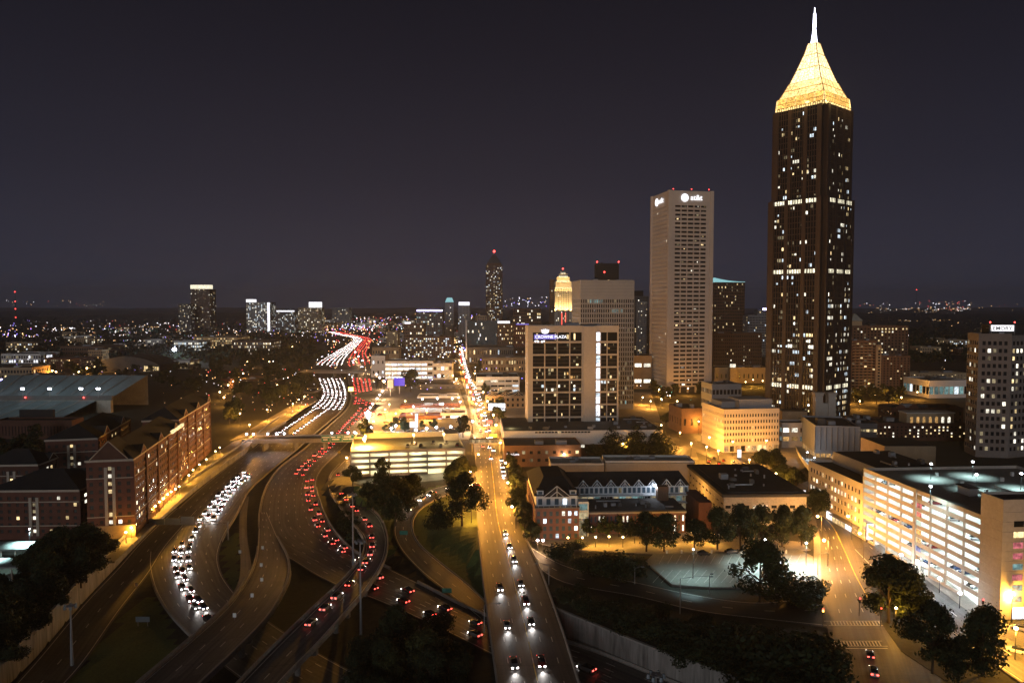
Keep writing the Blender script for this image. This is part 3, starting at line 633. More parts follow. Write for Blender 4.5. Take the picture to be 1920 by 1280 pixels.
# ------------------------------------------------------------------ the tall tower with the glowing pyramid
def golden_tower():
    Y = 556.0; X = gx(1520, Y, 150); root = thing('golden_crown_tower', 'tallest skyscraper, dark brown granite with a glowing golden pyramid crown and spire', 'skyscraper', (X, Y, 0), math.radians(40))
    z_ = lambda py: zz(py, Y)
    s1, s2 = 22.8, 21.2                                      # half sides below and above the setback
    zset, ztop = z_(378), z_(212)
    bands = [z_(380), z_(512), z_(722)]
    lamp = MB(); W_ = MB(); glass = MB(); n_lit = 0
    fl = 4.15
    for (s, za, zb) in ((s1, 0.0, zset), (s2, zset, ztop)):
        notch = 4.6
        # body: cross plan with notched corners, built as a closed outline of glass set back behind granite ribs
        o = s - 0.5; k = s - notch
        poly = [(-k, -o), (k, -o), (k, -k), (o, -k), (o, k), (k, k), (k, o), (-k, o), (-k, k), (-o, k), (-o, -k), (-k, -k)]
        glass.prism(poly, za, zb, 'glass')
        for a in range(4):
            c, sn = math.cos(a * math.pi / 2), math.sin(a * math.pi / 2)
            T = lambda x, y: (x * c - y * sn, x * sn + y * c)
            def rib(x0, x1, y0, y1, m='granite', z0=za, z1=zb):
                W_.hexa([(*T(x0, y0), z0), (*T(x1, y0), z0), (*T(x1, y1), z0), (*T(x0, y1), z0)], [(*T(x0, y0), z1), (*T(x1, y0), z1), (*T(x1, y1), z1), (*T(x0, y1), z1)], m)
            for x in (-k, k): rib(x - 1.6, x + 1.6, -s - .3, -s + 1.2)
            for x in (-k * .36, k * .36): rib(x - 1.3, x + 1.3, -s - .1, -s + .8)
            n = 17
            for i in range(n):
                x = -k + 2 * k * (i + 1) / (n + 1); rib(x - .22, x + .22, -s + .02, -s + .6)
            rib(-k - notch * .62, -k - notch * .1, -k - .3, -k + 1, 'granite'); rib(k + notch * .1, k + notch * .62, -k - .3, -k + 1, 'granite')
            zf = za + fl
            while zf < zb - 1:
                rib(-k, k, -s + .3, -s + .55, 'granite', zf - .55, zf); zf += fl
    W_.build('granite_frame', root); glass.build('glass_body', root)
    # lit office windows on the two sides that face the camera, and on the corner notches
    done = 0
    for a in (0, 3):
        c, sn = math.cos(a * math.pi / 2), math.sin(a * math.pi / 2)
        for f in range(int(ztop / fl)):
            zf = f * fl + 2.2; s = s1 if zf < zset else s2; k = s - 4.6; n = 18
            band = any(abs(zf - b) < fl * .55 for b in bands)
            low = zf < 100
            p = 0.97 if band else (0.20 if low else 0.07)
            if R.random() < .25 and not band: p *= 2.6 if low else 2
            i = 0
            while i < n:
                run = R.choice((1, 1, 2, 2, 3)) if not band else 2
                if R.random() < p and zf < ztop - 3:
                    x = -k + 2 * k * (i + run / 2 + .5) / (n + 1) ; w = 2 * k / (n + 1) * run * .92; y = -s + .36
                    if done < 290 and abs(x) < k - 1.4:
                        put('lit_window', boxmesh('lit_window', w, .06, 2.3 if not band else 2.8, 'lit_band' if band else R.choice(['lit_white', 'lit_white', 'lit_warm', 'lit_dim', 'lit_dim', 'lit_cool'])), root, (x * c - y * sn, x * sn + y * c, zf), a * math.pi / 2); done += 1
                i += run
            for x in (k + 2.6,) if a == 3 else (-k - 2.6, k + 2.6):
                if R.random() < (0.9 if band else .10) and done < 295:
                    y = -k + .42; put('lit_window', boxmesh('lit_window', 2.2, .06, 2.4, 'lit_band' if band else R.choice(['lit_white', 'lit_dim', 'lit_cool'])), root, (x * c - y * sn, x * sn + y * c, zf), a * math.pi / 2); done += 1
    sw = noweld(MB())                                        # the many small dim rooms
    for a in (0, 3):
        c, sn = math.cos(a * math.pi / 2), math.sin(a * math.pi / 2)
        for _ in range(190):
            f = R.randrange(2, int(ztop / fl) - 1); zf = f * fl + 2.0; s = s1 if zf < zset else s2; k = s - 4.6; i = R.randrange(18)
            if zf > 95 and R.random() < .45: continue
            x = -k + 2 * k * (i + .5) / 18; w, h, y = R.choice((.45, .8)), R.choice((.7, 1.1)), -s + .40
            sw.face([((xx) * c - y * sn, (xx) * sn + y * c, zq) for xx, zq in ((x - w, zf - h), (x + w, zf - h), (x + w, zf + h), (x - w, zf + h))], R.choice(['lit_dim', 'lit_dim', 'lit_white', 'lit_warm', 'lit_cool']))
    sw.build('small_lit_windows', root, stuff=True)
    # crown: bright gallery, stepped lattice pyramid with inner light put into glowing panels, spire
    g = MB(); sc = 18.9; g.prism([(-sc, -sc), (sc, -sc), (sc, sc), (-sc, sc)], ztop, ztop + 2.5, 'granite'); g.build('cornice', root)
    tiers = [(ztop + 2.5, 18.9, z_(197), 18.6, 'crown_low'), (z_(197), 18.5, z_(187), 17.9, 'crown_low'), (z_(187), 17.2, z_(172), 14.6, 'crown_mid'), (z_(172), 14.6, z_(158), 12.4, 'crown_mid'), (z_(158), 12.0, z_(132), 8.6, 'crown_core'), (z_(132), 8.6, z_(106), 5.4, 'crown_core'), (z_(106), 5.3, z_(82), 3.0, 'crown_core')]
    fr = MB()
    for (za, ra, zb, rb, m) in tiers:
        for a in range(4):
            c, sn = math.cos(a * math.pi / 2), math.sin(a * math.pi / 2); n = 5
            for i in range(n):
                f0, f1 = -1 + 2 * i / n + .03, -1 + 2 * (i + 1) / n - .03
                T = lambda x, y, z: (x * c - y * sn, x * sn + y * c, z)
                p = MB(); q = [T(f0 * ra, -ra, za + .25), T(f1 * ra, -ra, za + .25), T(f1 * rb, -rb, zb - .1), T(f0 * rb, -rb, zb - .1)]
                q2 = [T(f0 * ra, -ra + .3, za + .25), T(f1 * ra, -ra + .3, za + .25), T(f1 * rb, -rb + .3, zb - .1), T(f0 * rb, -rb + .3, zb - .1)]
                p.hexa(q2[::-1], q[::-1], m); p.build('crown_glow_panel', root)
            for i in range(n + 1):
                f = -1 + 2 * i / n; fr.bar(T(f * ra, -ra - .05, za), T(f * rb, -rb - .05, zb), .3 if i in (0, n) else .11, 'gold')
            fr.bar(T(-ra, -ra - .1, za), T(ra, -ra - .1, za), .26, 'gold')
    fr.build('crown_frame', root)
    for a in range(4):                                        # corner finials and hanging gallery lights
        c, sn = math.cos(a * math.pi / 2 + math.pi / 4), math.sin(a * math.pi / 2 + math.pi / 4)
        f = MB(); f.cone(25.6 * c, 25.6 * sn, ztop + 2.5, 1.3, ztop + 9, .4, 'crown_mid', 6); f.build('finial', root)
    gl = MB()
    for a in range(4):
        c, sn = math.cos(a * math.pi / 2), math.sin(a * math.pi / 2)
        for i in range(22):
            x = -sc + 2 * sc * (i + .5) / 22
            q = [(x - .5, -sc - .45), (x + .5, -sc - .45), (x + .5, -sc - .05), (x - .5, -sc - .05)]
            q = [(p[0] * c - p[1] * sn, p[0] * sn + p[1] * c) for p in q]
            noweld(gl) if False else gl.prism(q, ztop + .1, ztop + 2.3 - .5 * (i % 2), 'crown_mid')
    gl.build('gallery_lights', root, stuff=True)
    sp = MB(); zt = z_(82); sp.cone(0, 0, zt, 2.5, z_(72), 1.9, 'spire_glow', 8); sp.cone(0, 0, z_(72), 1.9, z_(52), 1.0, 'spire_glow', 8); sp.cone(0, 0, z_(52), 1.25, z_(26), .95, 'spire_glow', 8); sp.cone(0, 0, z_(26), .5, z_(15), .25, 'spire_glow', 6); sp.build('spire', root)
    for k in range(4):
        l = bpy.data.lights.new('crown_light', 'POINT'); l.energy = 9000; l.color = (1, .62, .22); l.shadow_soft_size = 1.5
        put('crown_light', l, root, (29 * math.cos(k * 1.5708), 29 * math.sin(k * 1.5708), ztop + 8))
    b = MB(); b.box(-s1 - 3, -s1 - 3, 0, s1 + 3, s1 + 3, 7, 'granite'); b.build('base_podium', root)
golden_tower()
# stone entrance gate and yellow wall at its foot
def tower_gate():
    Y = 512; x0, x1 = gx(1528, Y), gx(1566, Y); w = x1 - x0; root = thing('entrance_gate', 'pale stone gateway with two flared pillars at the foot of the tallest tower', 'gate', (x0, Y, 0))
    for x in (0, w - 5):
        m = MB(); m.prism([(x, 0), (x + 5, 0), (x + 5, 5), (x, 5)], 0, zz(742, Y), 'limestone'); m.prism([(x - .2, -.2), (x + 5.2, -.2), (x + 5.2, 5.2), (x - .2, 5.2)], zz(742, Y), zz(736, Y), 'limestone', -.25); m.build('pillar', root)
    m = MB(); m.box(5, 1, 0, w - 5, 3, zz(756, Y), 'limestone'); m.build('screen_wall', root)
    Y2 = 530; x0 = gx(1466, Y2); r2 = thing('lobby_annex', 'low yellow lit annex wall beside the foot of the tallest tower', 'building', (x0, Y2, 0)); w = gx(1513, Y2) - x0
    m = MB(); m.box(0, 0, 0, w, 8, zz(771, Y2), 'tan'); m.build('wall', r2); m = MB(); m.box(-.3, -.3, zz(771, Y2), w + .3, 8.3, zz(771, Y2) + .6, 'granite'); m.build('coping', r2)
tower_gate()

# ------------------------------------------------------------------ pale tower with the globe sign
def globe_tower():
    Y = 763.0; X = gx(1253, Y, 100); root = thing('globe_sign_tower', 'tall beige office slab with rows of dark windows and a glowing globe sign', 'skyscraper', (X, Y, 0), math.radians(11))
    ztop = zz(357, Y); W, D = 47.0, 47.0; z0 = zz(725, Y); zw = zz(382, Y)
    mb = MB(); st = noweld(MB()); nf = 43; fh = (zw - z0) / nf
    hot = {f: R.choice((.0, .1, .25, .5)) for f in range(nf)}
    def pat(i, j):
        return 'lit_white' if False else ('glass')
    facade(mb, root, (0, 0), (1, 0), W, z0, zw, 5, nf, 'beige', .84, .46, .5, 0, (), True, 6.0, 0, 0, pat, st)
    facade(mb, root, (0, D), (0, -1), D, z0, zw, 14, nf, 'beige', .55, .46, .5, .04, ('lit_dim', 'lit_white'), False, 2.0, 0, 0, None, st)
    shell(mb, W, D, z0, zw, 'beige', 'FL')
    mb.build('wall', root); st.build('window_panes', root, stuff=True)
    for zz0, zz1, nm in ((zw, ztop, 'crown_band'), (6, z0, 'base_wall')):
        b = MB(); shell(b, W, D, zz0, zz1, 'beige'); b.face([(0, 0, zz1), (W, 0, zz1), (W, D, zz1), (0, D, zz1)], 'roof_grey'); b.build(nm, root)
    for x in (-1.2, W - 2.6):
        b = MB(); b.box(x, -1.2, 6, x + 3.8, 2.2, ztop + .4, 'beige'); b.build('corner_pier', root)
    b = MB(); b.box(-1.2, D - 2, 6, 2, D + 1, ztop + .4, 'beige'); b.build('corner_pier', root)
    for i in range(5):
        b = MB(); x = 6 + i * (W - 12) / 4 - 1.2; b.box(x - .8, -.6, 0, x + .8, .8, 6, 'beige'); b.build('column', root)
    b = MB(); b.box(2, 3, 0, W - 2, D - 2, 6.2, 'glass_grey'); b.build('lobby', root)
    cw = (W - 12) / 5
    for f in range(nf):                                            # lit rooms: bright pieces in the wide window strips
        if R.random() < .30: continue
        for i in range(5):
            if R.random() < .27:
                w = R.uniform(.8, 3.2); x = 6 + cw * (i + .5) + R.uniform(-.36, .36) * (cw * .84 - w)
                put('lit_window', boxmesh('lit_window', round(w * 2) / 2 or .5, .06, R.choice((.5, .8, 1.3)), R.choice(['lit_dim', 'lit_white', 'lit_dim', 'lit_warm', 'lit_cool'])), root, (x, .42, z0 + fh * (f + .5) + R.uniform(-.3, .3)))
    zc = zz(370, Y)
    g = MB(); g.ball(0, 0, 0, 4.1, 'sign_lit_white', 16, 10); o = g.build('sign_globe', root, (W * .355, -.6, zc)); o.scale = (1, .25, 1)
    text('sign_lettering', 'at&t', 7.5, 'sign_lit_white', root, (W * .355 + 6.0, -1.0, zc - 2.2), 0)
    g = MB(); g.ball(0, 0, 0, 4.1, 'sign_lit_white', 16, 10); o = g.build('sign_globe', root, (-.6, D * .68, zc - 1)); o.scale = (.25, 1, 1)
    text('sign_lettering', 'at&t', 7.5, 'sign_lit_white', root, (-1.0, D * .68 - 6.0, zc - 3.2), -math.pi / 2)
    for x, y in ((6, 4), (25, 2), (W - 3, 2)):
        b = MB(); b.bar((x, y, ztop), (x, y, ztop + 2), .15, 'steel'); b.ball(x, y, ztop + 2.3, .5, 'lamp_red', 6, 4); b.build('beacon', root)
globe_tower()

# ------------------------------------------------------------------ hotel with the gridded dark windows
def hotel():
    Y = 470.0; X = gx(990, Y, 40); root = thing('hotel_tower', 'beige hotel slab with gridded dark windows and a purple lit crown sign', 'hotel', (X, Y, 0), math.radians(4))
    W = gx(1162, Y, 40) - X; D = 20.0; zt = zz(613, Y); zb = zz(806, Y); z1 = zz(645, Y)
    s = W / 172.0                                                # metres per photo pixel
    mb = MB(); zrows = 8; nfl = 3
    zA, zB = zb, zz(642, Y); zC = zz(632, Y)
    bays = [(9 + 23.6 * i, 9 + 23.6 * i + 21.5) for i in range(4)] + [(129, 136.5), (138, 149), (150.5, 169)]
    rh = (zB - zA) / 7.0
    us = [0.0]; [us.extend((a * s, b * s)) for a, b in bays]; us.append(W)
    zs = [zA - .5]; [zs.extend((zA + rh * j + .55, zA + rh * (j + 1) - .45)) for j in range(7)]; zs += [zB + .8, zC - .2 + 3.2, zt]
    for j in range(len(zs) - 1):
        for i in range(len(us) - 1):
            a, b, c, d = us[i], us[i + 1], zs[j], zs[j + 1]
            if not (i % 2 and j % 2): mb.face([(a, 0, c), (b, 0, c), (b, 0, d), (a, 0, d)], 'hotel'); continue
            for e, g in (((a, c), (b, c)), ((b, c), (b, d)), ((b, d), (a, d)), ((a, d), (a, c))): mb.face([(e[0], 0, e[1]), (e[0], .6, e[1]), (g[0], .6, g[1]), (g[0], 0, g[1])], 'hotel')
            nf = 3 if j < 15 else 1; bi = i // 2
            for f in range(nf):
                h = (d - c) / nf; zc = c + h * (f + .5)
                if bi == 4:
                    put('corridor_window', boxmesh('corridor_window', b - a, .06, h * .96, R.choice(['lit_blank', 'lit_blank', 'lit_cool'])), root, ((a + b) / 2, .6, zc)); continue
                put('window', boxmesh('window', b - a, .06, h * .97, 'glass'), root, ((a + b) / 2, .6, zc))
                if f: t = MB(); 
                n = 4 if b - a > 5 else 2
                for q in range(n):
                    pr = .11 if j not in (7, 9) else .24
                    if R.random() < pr:
                        w = (b - a) / n * R.choice((.35, .55, .8)); m = R.choice(['lit_warm', 'lit_warm', 'lit_dim', 'lit_dim', 'lit_amber']) if j != 7 else R.choice(['lit_cool', 'lit_white', 'lit_dim'])
                        put('lit_room', boxmesh('lit_room', round(w, 1), .06, h * R.choice((.5, .75)), m), root, (a + (b - a) * (q + .5) / n, .54, zc))
            for f in range(1, nf):
                zc = c + (d - c) * f / nf; put('floor_band', boxmesh('floor_band', b - a, .2, .28, 'steel_dark'), root, ((a + b) / 2, .5, zc))
    shell(mb, W, D, zA - .5, zt, 'hotel', 'F'); mb.build('wall', root)
    b = MB(); b.box(105 * s, -1.1, zA - .5, 127 * s, 0, zt + .3, 'hotel'); b.build('stair_shaft', root)
    roof_flat(root, W, D, zt, 'roof_dark', 'hotel', .8, units=3)
    t = text('sign_lettering', 'CROWNE PLAZA', 2.6, 'sign_glow', root, (13 * s, -.35, zz(634, Y)), 0, .12); 
    k = MB(); zc = zz(622, Y); k.ball(0, 0, 0, 2.3, 'sign_glow', 12, 6, .55); o = k.build('sign_crown', root, (32 * s, -.3, zc)); o.scale = (1, .15, 1)
    for dx in (-2.2, -1.1, 0, 1.1, 2.2):
        k = MB(); k.cone(32 * s + dx, -.35, zc + .8, .5, zc + 1.9 - abs(dx) * .25, .2, 'sign_glow', 5); k.build('sign_crown_point', root)
    p = MB(); p.box(11.5 * s, -.25, zz(636, Y), 53 * s, -.02, zz(627, Y), 'sign_blue'); p.build('sign_backing', root)
    for x in (14, 19, 26, 30):
        k = MB(); k.ball(x * s, .3, zz(640, Y) + R.uniform(-1, .4), .7, 'lit_blank', 6, 4); k.build('lounge_light', root)
    # podium: deep overhanging white band on a dark recessed floor, brick shops below
    Yp = 436.0; Xp = gx(944, Yp, 12); Wp = gx(1246, Yp, 12) - Xp; pr = thing('hotel_podium', 'wide pale windowless podium band under the hotel tower', 'building', (Xp, Yp, 0), math.radians(3))
    zt, zb = zz(808, Yp), zz(834, Yp)
    m = MB(); m.box(0, 0, zb, Wp, 52, zt, 'white_wall'); m.build('band_wall', pr)
    m = MB(); m.box(.6, .6, zt, Wp - .6, 51.4, zt + .1, 'roof_grey'); m.build('roof', pr)
    m = MB(); m.box(2, 3, 0, Wp - 40, 50, zb, 'brown'); m.build('recessed_floor', pr)
    for i in range(14):
        x = 3 + i * (Wp - 50) / 14; put('window', boxmesh('window', (Wp - 50) / 14 * .85, .06, (zb - 8) * .6 if zb > 9 else 1.6, R.choice(['lit_white', 'glass', 'lit_warm', 'glass', 'lit_dim'])), pr, (x + 2.5, 2.95, zb - 1.6))
    for i in range(17):
        x = (62 + i * 6.2) / 302 * Wp
        put('slot_window', boxmesh('slot_window', 1.6, .06, .9, 'lit_warm' if i == 7 else 'glass'), pr, (x, -.02, zt - .9))
    m = MB(); m.box(1, 6, zt, 8, 14, zt + .05, 'tan'); m.build('terrace', pr)
    l = bpy.data.lights.new('terrace_light', 'POINT'); l.energy = 900; l.color = (1, .8, .35); put('terrace_light', l, pr, (5, 9, zt + 2))
    r3, W3, _ = block('brick_shops', 'low tan brick shop building with a small lit sign under the hotel podium', 946, 1090, 838, 412, 24, 10, 2, 'brown', .15, ('lit_warm', 'lit_dim'), 3, indiv=True, base=1.5, roof='roof_grey', fw=.4, fh=.4)
    text('sign_lettering', 'Loca Luna', 1.7, 'sign_glow', r3, (1.2, -.3, zz(853, 412)))
hotel()
r, W, z = block('grey_gridded_tower', 'grey concrete office block with tall narrow windows behind the hotel', 1088, 1190, 527, 640, 44, 24, 22, 'grey_panel', .02, ('lit_teal', 'lit_dim'), 5, fw=.55, fh=.72, rec=.6, top=15, base=4, units=3, roof='roof_dark', pat=lambda i, j: ('lit_teal' if R.random() < .6 else 'lit_dim') if (j == 21 and 2 < i < 10) or (j == 19 and 12 < i < 19) else ('lit_dim' if j < 9 and R.random() < .12 else None))
for k in range(1, 6):
    b = MB(); b.box(-.06, -.06, z - 15 + k * 2.8, W + .06, 0, z - 15 + k * 2.8 + .12, 'grey_dark'); b.build('panel_joint', r)

# ------------------------------------------------------------------ white office of six storeys, skywalk, neighbours
r, W, z = block('stone_office', 'six storey cream stone office block with paired windows at the lit junction', 1357, 1466, 770, 452, 34, 20, 5, 'limestone', .02, ('lit_warm', 'lit_white'), 8, indiv=True, fw=.5, fh=.5, base=5.5, top=1.2, roof='roof_dark', units=4)
m = MB(); m.box(-.5, -.5, 5.0, W + .5, 34.5, 5.6, 'limestone'); m.build('string_course', r)
for i in range(10):
    put('shop_window', boxmesh('shop_window', W / 10 * .7, .06, 3.4, R.choice(['lit_amber', 'lit_dim', 'glass', 'lit_warm'])), r, (W * (i + .5) / 10, -.04, 2.4))
m = MB(); m.box(W * .35, 6, z, W * .95, 22, z + 6, 'grey_panel'); m.build('penthouse', r); m = MB(); m.box(W * .1, 12, z, W * .35, 28, z + 4, 'grey_panel'); m.build('penthouse', r)
block('skywalk_link', 'pale glazed link block between the stone office and the skywalk', 1466, 1530, 795, 468, 14, 4, 2, 'limestone', .8, ('lit_white', 'lit_amber', 'lit_teal'), 0, indiv=True, fw=.7, fh=.5, base=3, units=0)
def skywalk(name, label, p0, p1, z, h, w, win, lit):
    a, b = np.array(p0), np.array(p1); u = b - a; L = np.linalg.norm(u); root = thing(name, label, 'footbridge', (a[0], a[1], 0), math.atan2(u[1], u[0]))
    m = MB(); m.box(0, 0, z, L, w, z + .6, 'concrete'); m.build('floor_deck', root); m = MB(); m.box(-.2, -.2, z + h, L + .2, w + .2, z + h + .4, 'roof_grey'); m.build('roof', root)
    for i in range(win):
        put('window_pane', boxmesh('window_pane', L / win * .9, .06, h - .6, lit), root, (L * (i + .5) / win, .05, z + .3 + h / 2))
    for i in range(win + 1): put('mullion', boxmesh('mullion', .18, .2, h - .6, 'steel_dark'), root, (L * i / win, .05, z + .3 + h / 2))
    for x in (.08 * L, .92 * L): put('support_pier', boxmesh('support_pier', .8, w * .8, z, 'concrete'), root, (x, w / 2, z / 2))
    return root
skywalk('glazed_skywalk', 'enclosed dark glazed skywalk rising to the panelled hall', gp(1497, 792, 9), gp(1528, 804, 9), 8.5, 3.6, 3, 7, 'lit_dim')
skywalk('footbridge', 'small lit footbridge spanning the street by the parking deck', gp(880, 832, 6.5), gp(942, 832, 6.5), 6.5, 2.6, 3, 12, 'lit_dim')
r, W, z = block('panelled_hall', 'tall blank panelled hall with an amber lit entrance by the white ramp', 1528, 1606, 800, 432, 40, 8, 1, 'grey_panel', .9, ('lit_amber',), -10, indiv=True, fw=.8, fh=.8, base=.3, top=15, roof='roof_dark')
for i in range(9):
    put('panel_rib', boxmesh('panel_rib', .35, .5, z - 6, 'grey_dark'), r, (W * i / 8, -.2, 6 + (z - 6) / 2))
block('dark_annex', 'dark flat roofed annex with a strip of lit windows behind the panelled hall', 1575, 1640, 795, 455, 20, 10, 1, 'grey_dark', .95, ('lit_dim', 'lit_warm'), -8, fw=.85, fh=.3, base=11, roof='roof_dark', indiv=True)
# white access ramp with lamps
RW = Road('access_ramp', [((1490, 832), (1510, 826)), ((1500, 855), (1540, 842)), ((1530, 890), (1575, 872)), ((1565, 922), (1612, 896))], [0.3, 1, 2.5, 3.5], 'lot', ground=False)
RW.barrier(0.0, 'ramp_wall', 'white lit side wall of the access ramp', h=1.1, w=.4, m='white_wall', below=4.5, cat='wall'); RW.barrier(1.0, 'ramp_wall', 'far parapet of the white access ramp with small lamps', h=1.1, w=.4, m='white_wall', below=4.5, cat='wall')

# red brick block with lit windows, hospital tower with the roof sign, flats
r, W, z = block('brick_hospital_wing', 'dark red brick block with arched loggia and scattered lit windows', 1640, 1812, 795, 492, 26, 22, 4, 'brick_dark', .34, ('lit_white', 'lit_warm'), 0, indiv=True, fw=.42, fh=.5, base=2, roof='roof_dark', units=3)
Wl = W * .52
m = MB(); m.box(W * .38, 4, z, W * .38 + Wl, 14, z + 6.5, 'tan'); m.box(W * .38 - .5, 3.5, z + 6.5, W * .38 + Wl + .5, 14.5, z + 7.3, 'limestone'); m.build('loggia', r)
for i in range(7):
    a = MB(); x = W * .4 + Wl * (i + .5) / 7.6; a.box(x - .9, 3.9, z + .3, x + .9, 3.98, z + 3.6, 'lit_amber' if i < 5 else 'lit_white'); 
    a.face([(x + .9 * math.cos(t * math.pi / 6), 3.9, z + 3.6 + .9 * math.sin(t * math.pi / 6)) for t in range(7)][::-1], 'lit_amber' if i < 5 else 'lit_white'); a.build('arch_opening', r)
r2, W2, z2 = block('gabled_brick_block', 'higher dark brick block with round gables behind the arched loggia', 1672, 1806, 766, 530, 20, 12, 3, 'brick_dark', .05, ('lit_warm',), 0, fw=.4, fh=.5, roof='roof_dark')
for x in (.12, .3, .86):
    g = MB(); g.face([(W2 * x + 3.5 * math.cos(t * math.pi / 8), -.3, z2 + 3.0 * math.sin(t * math.pi / 8)) for t in range(9)][::-1], 'brick'); g.build('round_gable', r2)
block('brick_pavilion', 'narrow dark brick pavilion with three lit windows left of the loggia block', 1612, 1645, 790, 500, 24, 5, 4, 'brick_dark', .25, ('lit_white',), 0, indiv=True, fw=.4, fh=.5, roof='roof_dark')
def hospital_tower():
    r, W, z = block('hospital_tower', 'grey brown hospital tower with paired windows and a bright roof sign', 1832, 1886, 628, 440, 17, 5, 15, 'taupe', .2, ('lit_dim', 'lit_white', 'lit_dim'), -12, indiv=True, fw=.62, fh=.52, base=3, top=2.5, roof='roof_dark', mx=1.5)
    mb = MB(); st = noweld(MB()); s = 22
    facade(mb, r, (W, 0), (math.cos(.55), math.sin(.55)), 20, 0, z, 6, 15, 'taupe', .6, .52, .3, .3, ('lit_warm', 'lit_dim', 'lit_white'), True, .5, 3, 2.5, None, st); mb.build('wing_wall', r)
    b = MB(); b.box(7, 5.2, z, W + 8, 16, z + 6, 'roof_dark'); b.build('penthouse', r)
    p = MB(); p.box(8.2, 4.6, z + 2.3, 20.2, 5.0, z + 5.8, 'sign_lit_white'); p.build('sign_board', r)
    text('sign_lettering', 'EMORY', 3.1, 'grey_dark', r, (9.0, 4.5, z + 2.9), 0, .05)
    for x in (7.7, 20.7):
        b = MB(); b.bar((x, 5, z), (x, 5, z + 7.2), .12, 'steel'); b.ball(x, 5, z + 7.5, .45, 'lamp_red', 6, 4); b.build('beacon', r)
    for x in (1.5, 7):
        b = MB(); b.bar((x, 1, z), (x, 1, z + 4), .12, 'steel'); b.bar((x, 1, z + 4), (x - 3, 1, z + 4.2), .1, 'steel'); b.build('roof_davit', r)
hospital_tower()
r, W, z = block('balcony_flats', 'balconied brown apartment block just right of the tallest tower', 1596, 1642, 640, 760, 22, 6, 18, 'brown', .18, ('lit_warm', 'lit_dim'), 0, fw=.6, fh=.5, cat='building')
for k in range(1, 18):
    put('balcony', boxmesh('balcony', W * .8, 1.4, .5, 'tan'), r, (W * .45, -.7, k * z / 18))
r, W, z = block('apartment_tower', 'tan apartment tower with a small pyramid roof and lit top floor', 1592, 1702, 612, 800, 26, 17, 21, 'brown', .16, ('lit_warm', 'lit_white', 'lit_dim'), 0, fw=.45, fh=.5, pat=lambda i, j: 'lit_warm' if j == 20 and i > 6 and R.random() < .8 else None)
b = MB(); b.box(3, 2, z, 14, 14, z + 6, 'tan'); b.prism([(2, 1), (15, 1), (15, 15), (2, 15)], z + 6, z + 14, 'roof_light', .95); b.build('pyramid_roof', r)
block('low_apartment_wing', 'lower brown apartment wing under the tan tower', 1642, 1706, 668, 770, 18, 10, 14, 'brown', .12, ('lit_warm', 'lit_dim'), 0, fw=.45, fh=.5)
block('corner_turret_flats', 'slim lit corner turret between two apartment blocks', 1636, 1652, 648, 765, 8, 2, 15, 'tan', .2, ('lit_warm',), 0, fw=.5, fh=.6, pat=lambda i, j: 'lit_amber' if j == 14 else None)
block('tan_flats', 'long low tan apartment house right of the brown tower', 1706, 1812, 700, 900, 20, 18, 4, 'tan', .12, ('lit_warm', 'lit_dim'), 0, fw=.4, fh=.45)
block('white_roof_hall', 'low hall with a bright white roof edge near the tan flats', 1742, 1822, 715, 720, 40, 8, 1, 'white_wall', .8, ('lit_cool', 'lit_teal'), 6, fw=.85, fh=.5, top=1.5, roof='roof_light')

# ------------------------------------------------------------------ parking decks
def car_deck(name, label, p0, p1, D, ztop, nl, nb, wall, tube, pal=(), notch=None, rails=True, ground_open=False, tubes=3):
    a, b = np.array(p0), np.array(p1); u = b - a; L = float(np.linalg.norm(u)); root = thing(name, label, 'parking garage', (a[0], a[1], 0), math.atan2(u[1], u[0])); h = ztop / nl
    for k in range(nl + 1):
        s = MB(); s.box(.3, .45, k * h - .3, L - .3, D - .3, k * h, 'lot' if k == nl else 'white_wall'); s.build('roof_deck' if k == nl else 'floor_slab', root)
        hh = 1.05
        for i in range(nb):
            x0, x1 = L * i / nb, L * (i + 1) / nb
            put('spandrel_panel', boxmesh('spandrel_panel', x1 - x0 - .02, .4, hh + .35, wall), root, ((x0 + x1) / 2, .2, k * h + (hh - .35) / 2)) if not (k == 0 and i % 3 == 1) else None
        if k < nl:
            for i in range(nb):
                for j in range(tubes):
                    put('ceiling_tube', boxmesh('ceiling_tube', L / nb * .55, .16, .1, tube), root, (L * (i + .5) / nb, 2.2 + j * 6.5, (k + 1) * h - .5))
    for i in range(nb + 1): put('column', boxmesh('column', .6, .55, ztop + 1, wall), root, (min(max(L * i / nb, .3), L - .3), .16, (ztop + 1) / 2))
    for x in (0.02, L - .32):
        s = MB(); s.box(x, .5, 0, x + .3, D, ztop + 1.05, wall); s.build('end_wall', root)
    s = MB(); s.box(.3, D - .3, 0, L - .3, D, ztop + 1.05, wall); s.build('back_wall', root)
    s = MB(); s.box(.35, min(22, D * .55), 0, L - .35, min(22, D * .55) + .25, ztop - .35, 'white_wall'); s.build('core_wall', root)
    return root, L, h
DA, DB = gp(1616, 1010), gp(1838, 1138)
deck_root, DL, DH = car_deck('parking_deck', 'big nine level parking deck with bright white open floors along the street', DA, DB, 62, 26.6, 9, 8, 'limestone', 'tube_cool')
for k in range(9):
    m = ['lit_amber', 'neon_red', 'neon_red', 'teal_glow', 'lit_amber', 'lit_warm', 'sign_blue', 'lit_amber', 'lit_white'][8 - k] if k else 'lit_white'
    m = {'neon_red': 'lit_pink', 'sign_blue': 'lit_periwinkle'}.get(m, m)
    if m not in MATS: wmat(m, (1, .25, .3) if m == 'lit_pink' else (.35, .45, 1.0), .8, .8)
    s = MB(); s.box(DL * .515, -.06, k * DH + .9, DL * .555, .02, (k + 1) * DH - .5, m); s.build('coloured_pane', deck_root)
s = MB(); s.box(DL * .49, -.35, 0, DL * .51, .3, 27.6, 'limestone'); s.build('stair_pier', deck_root)
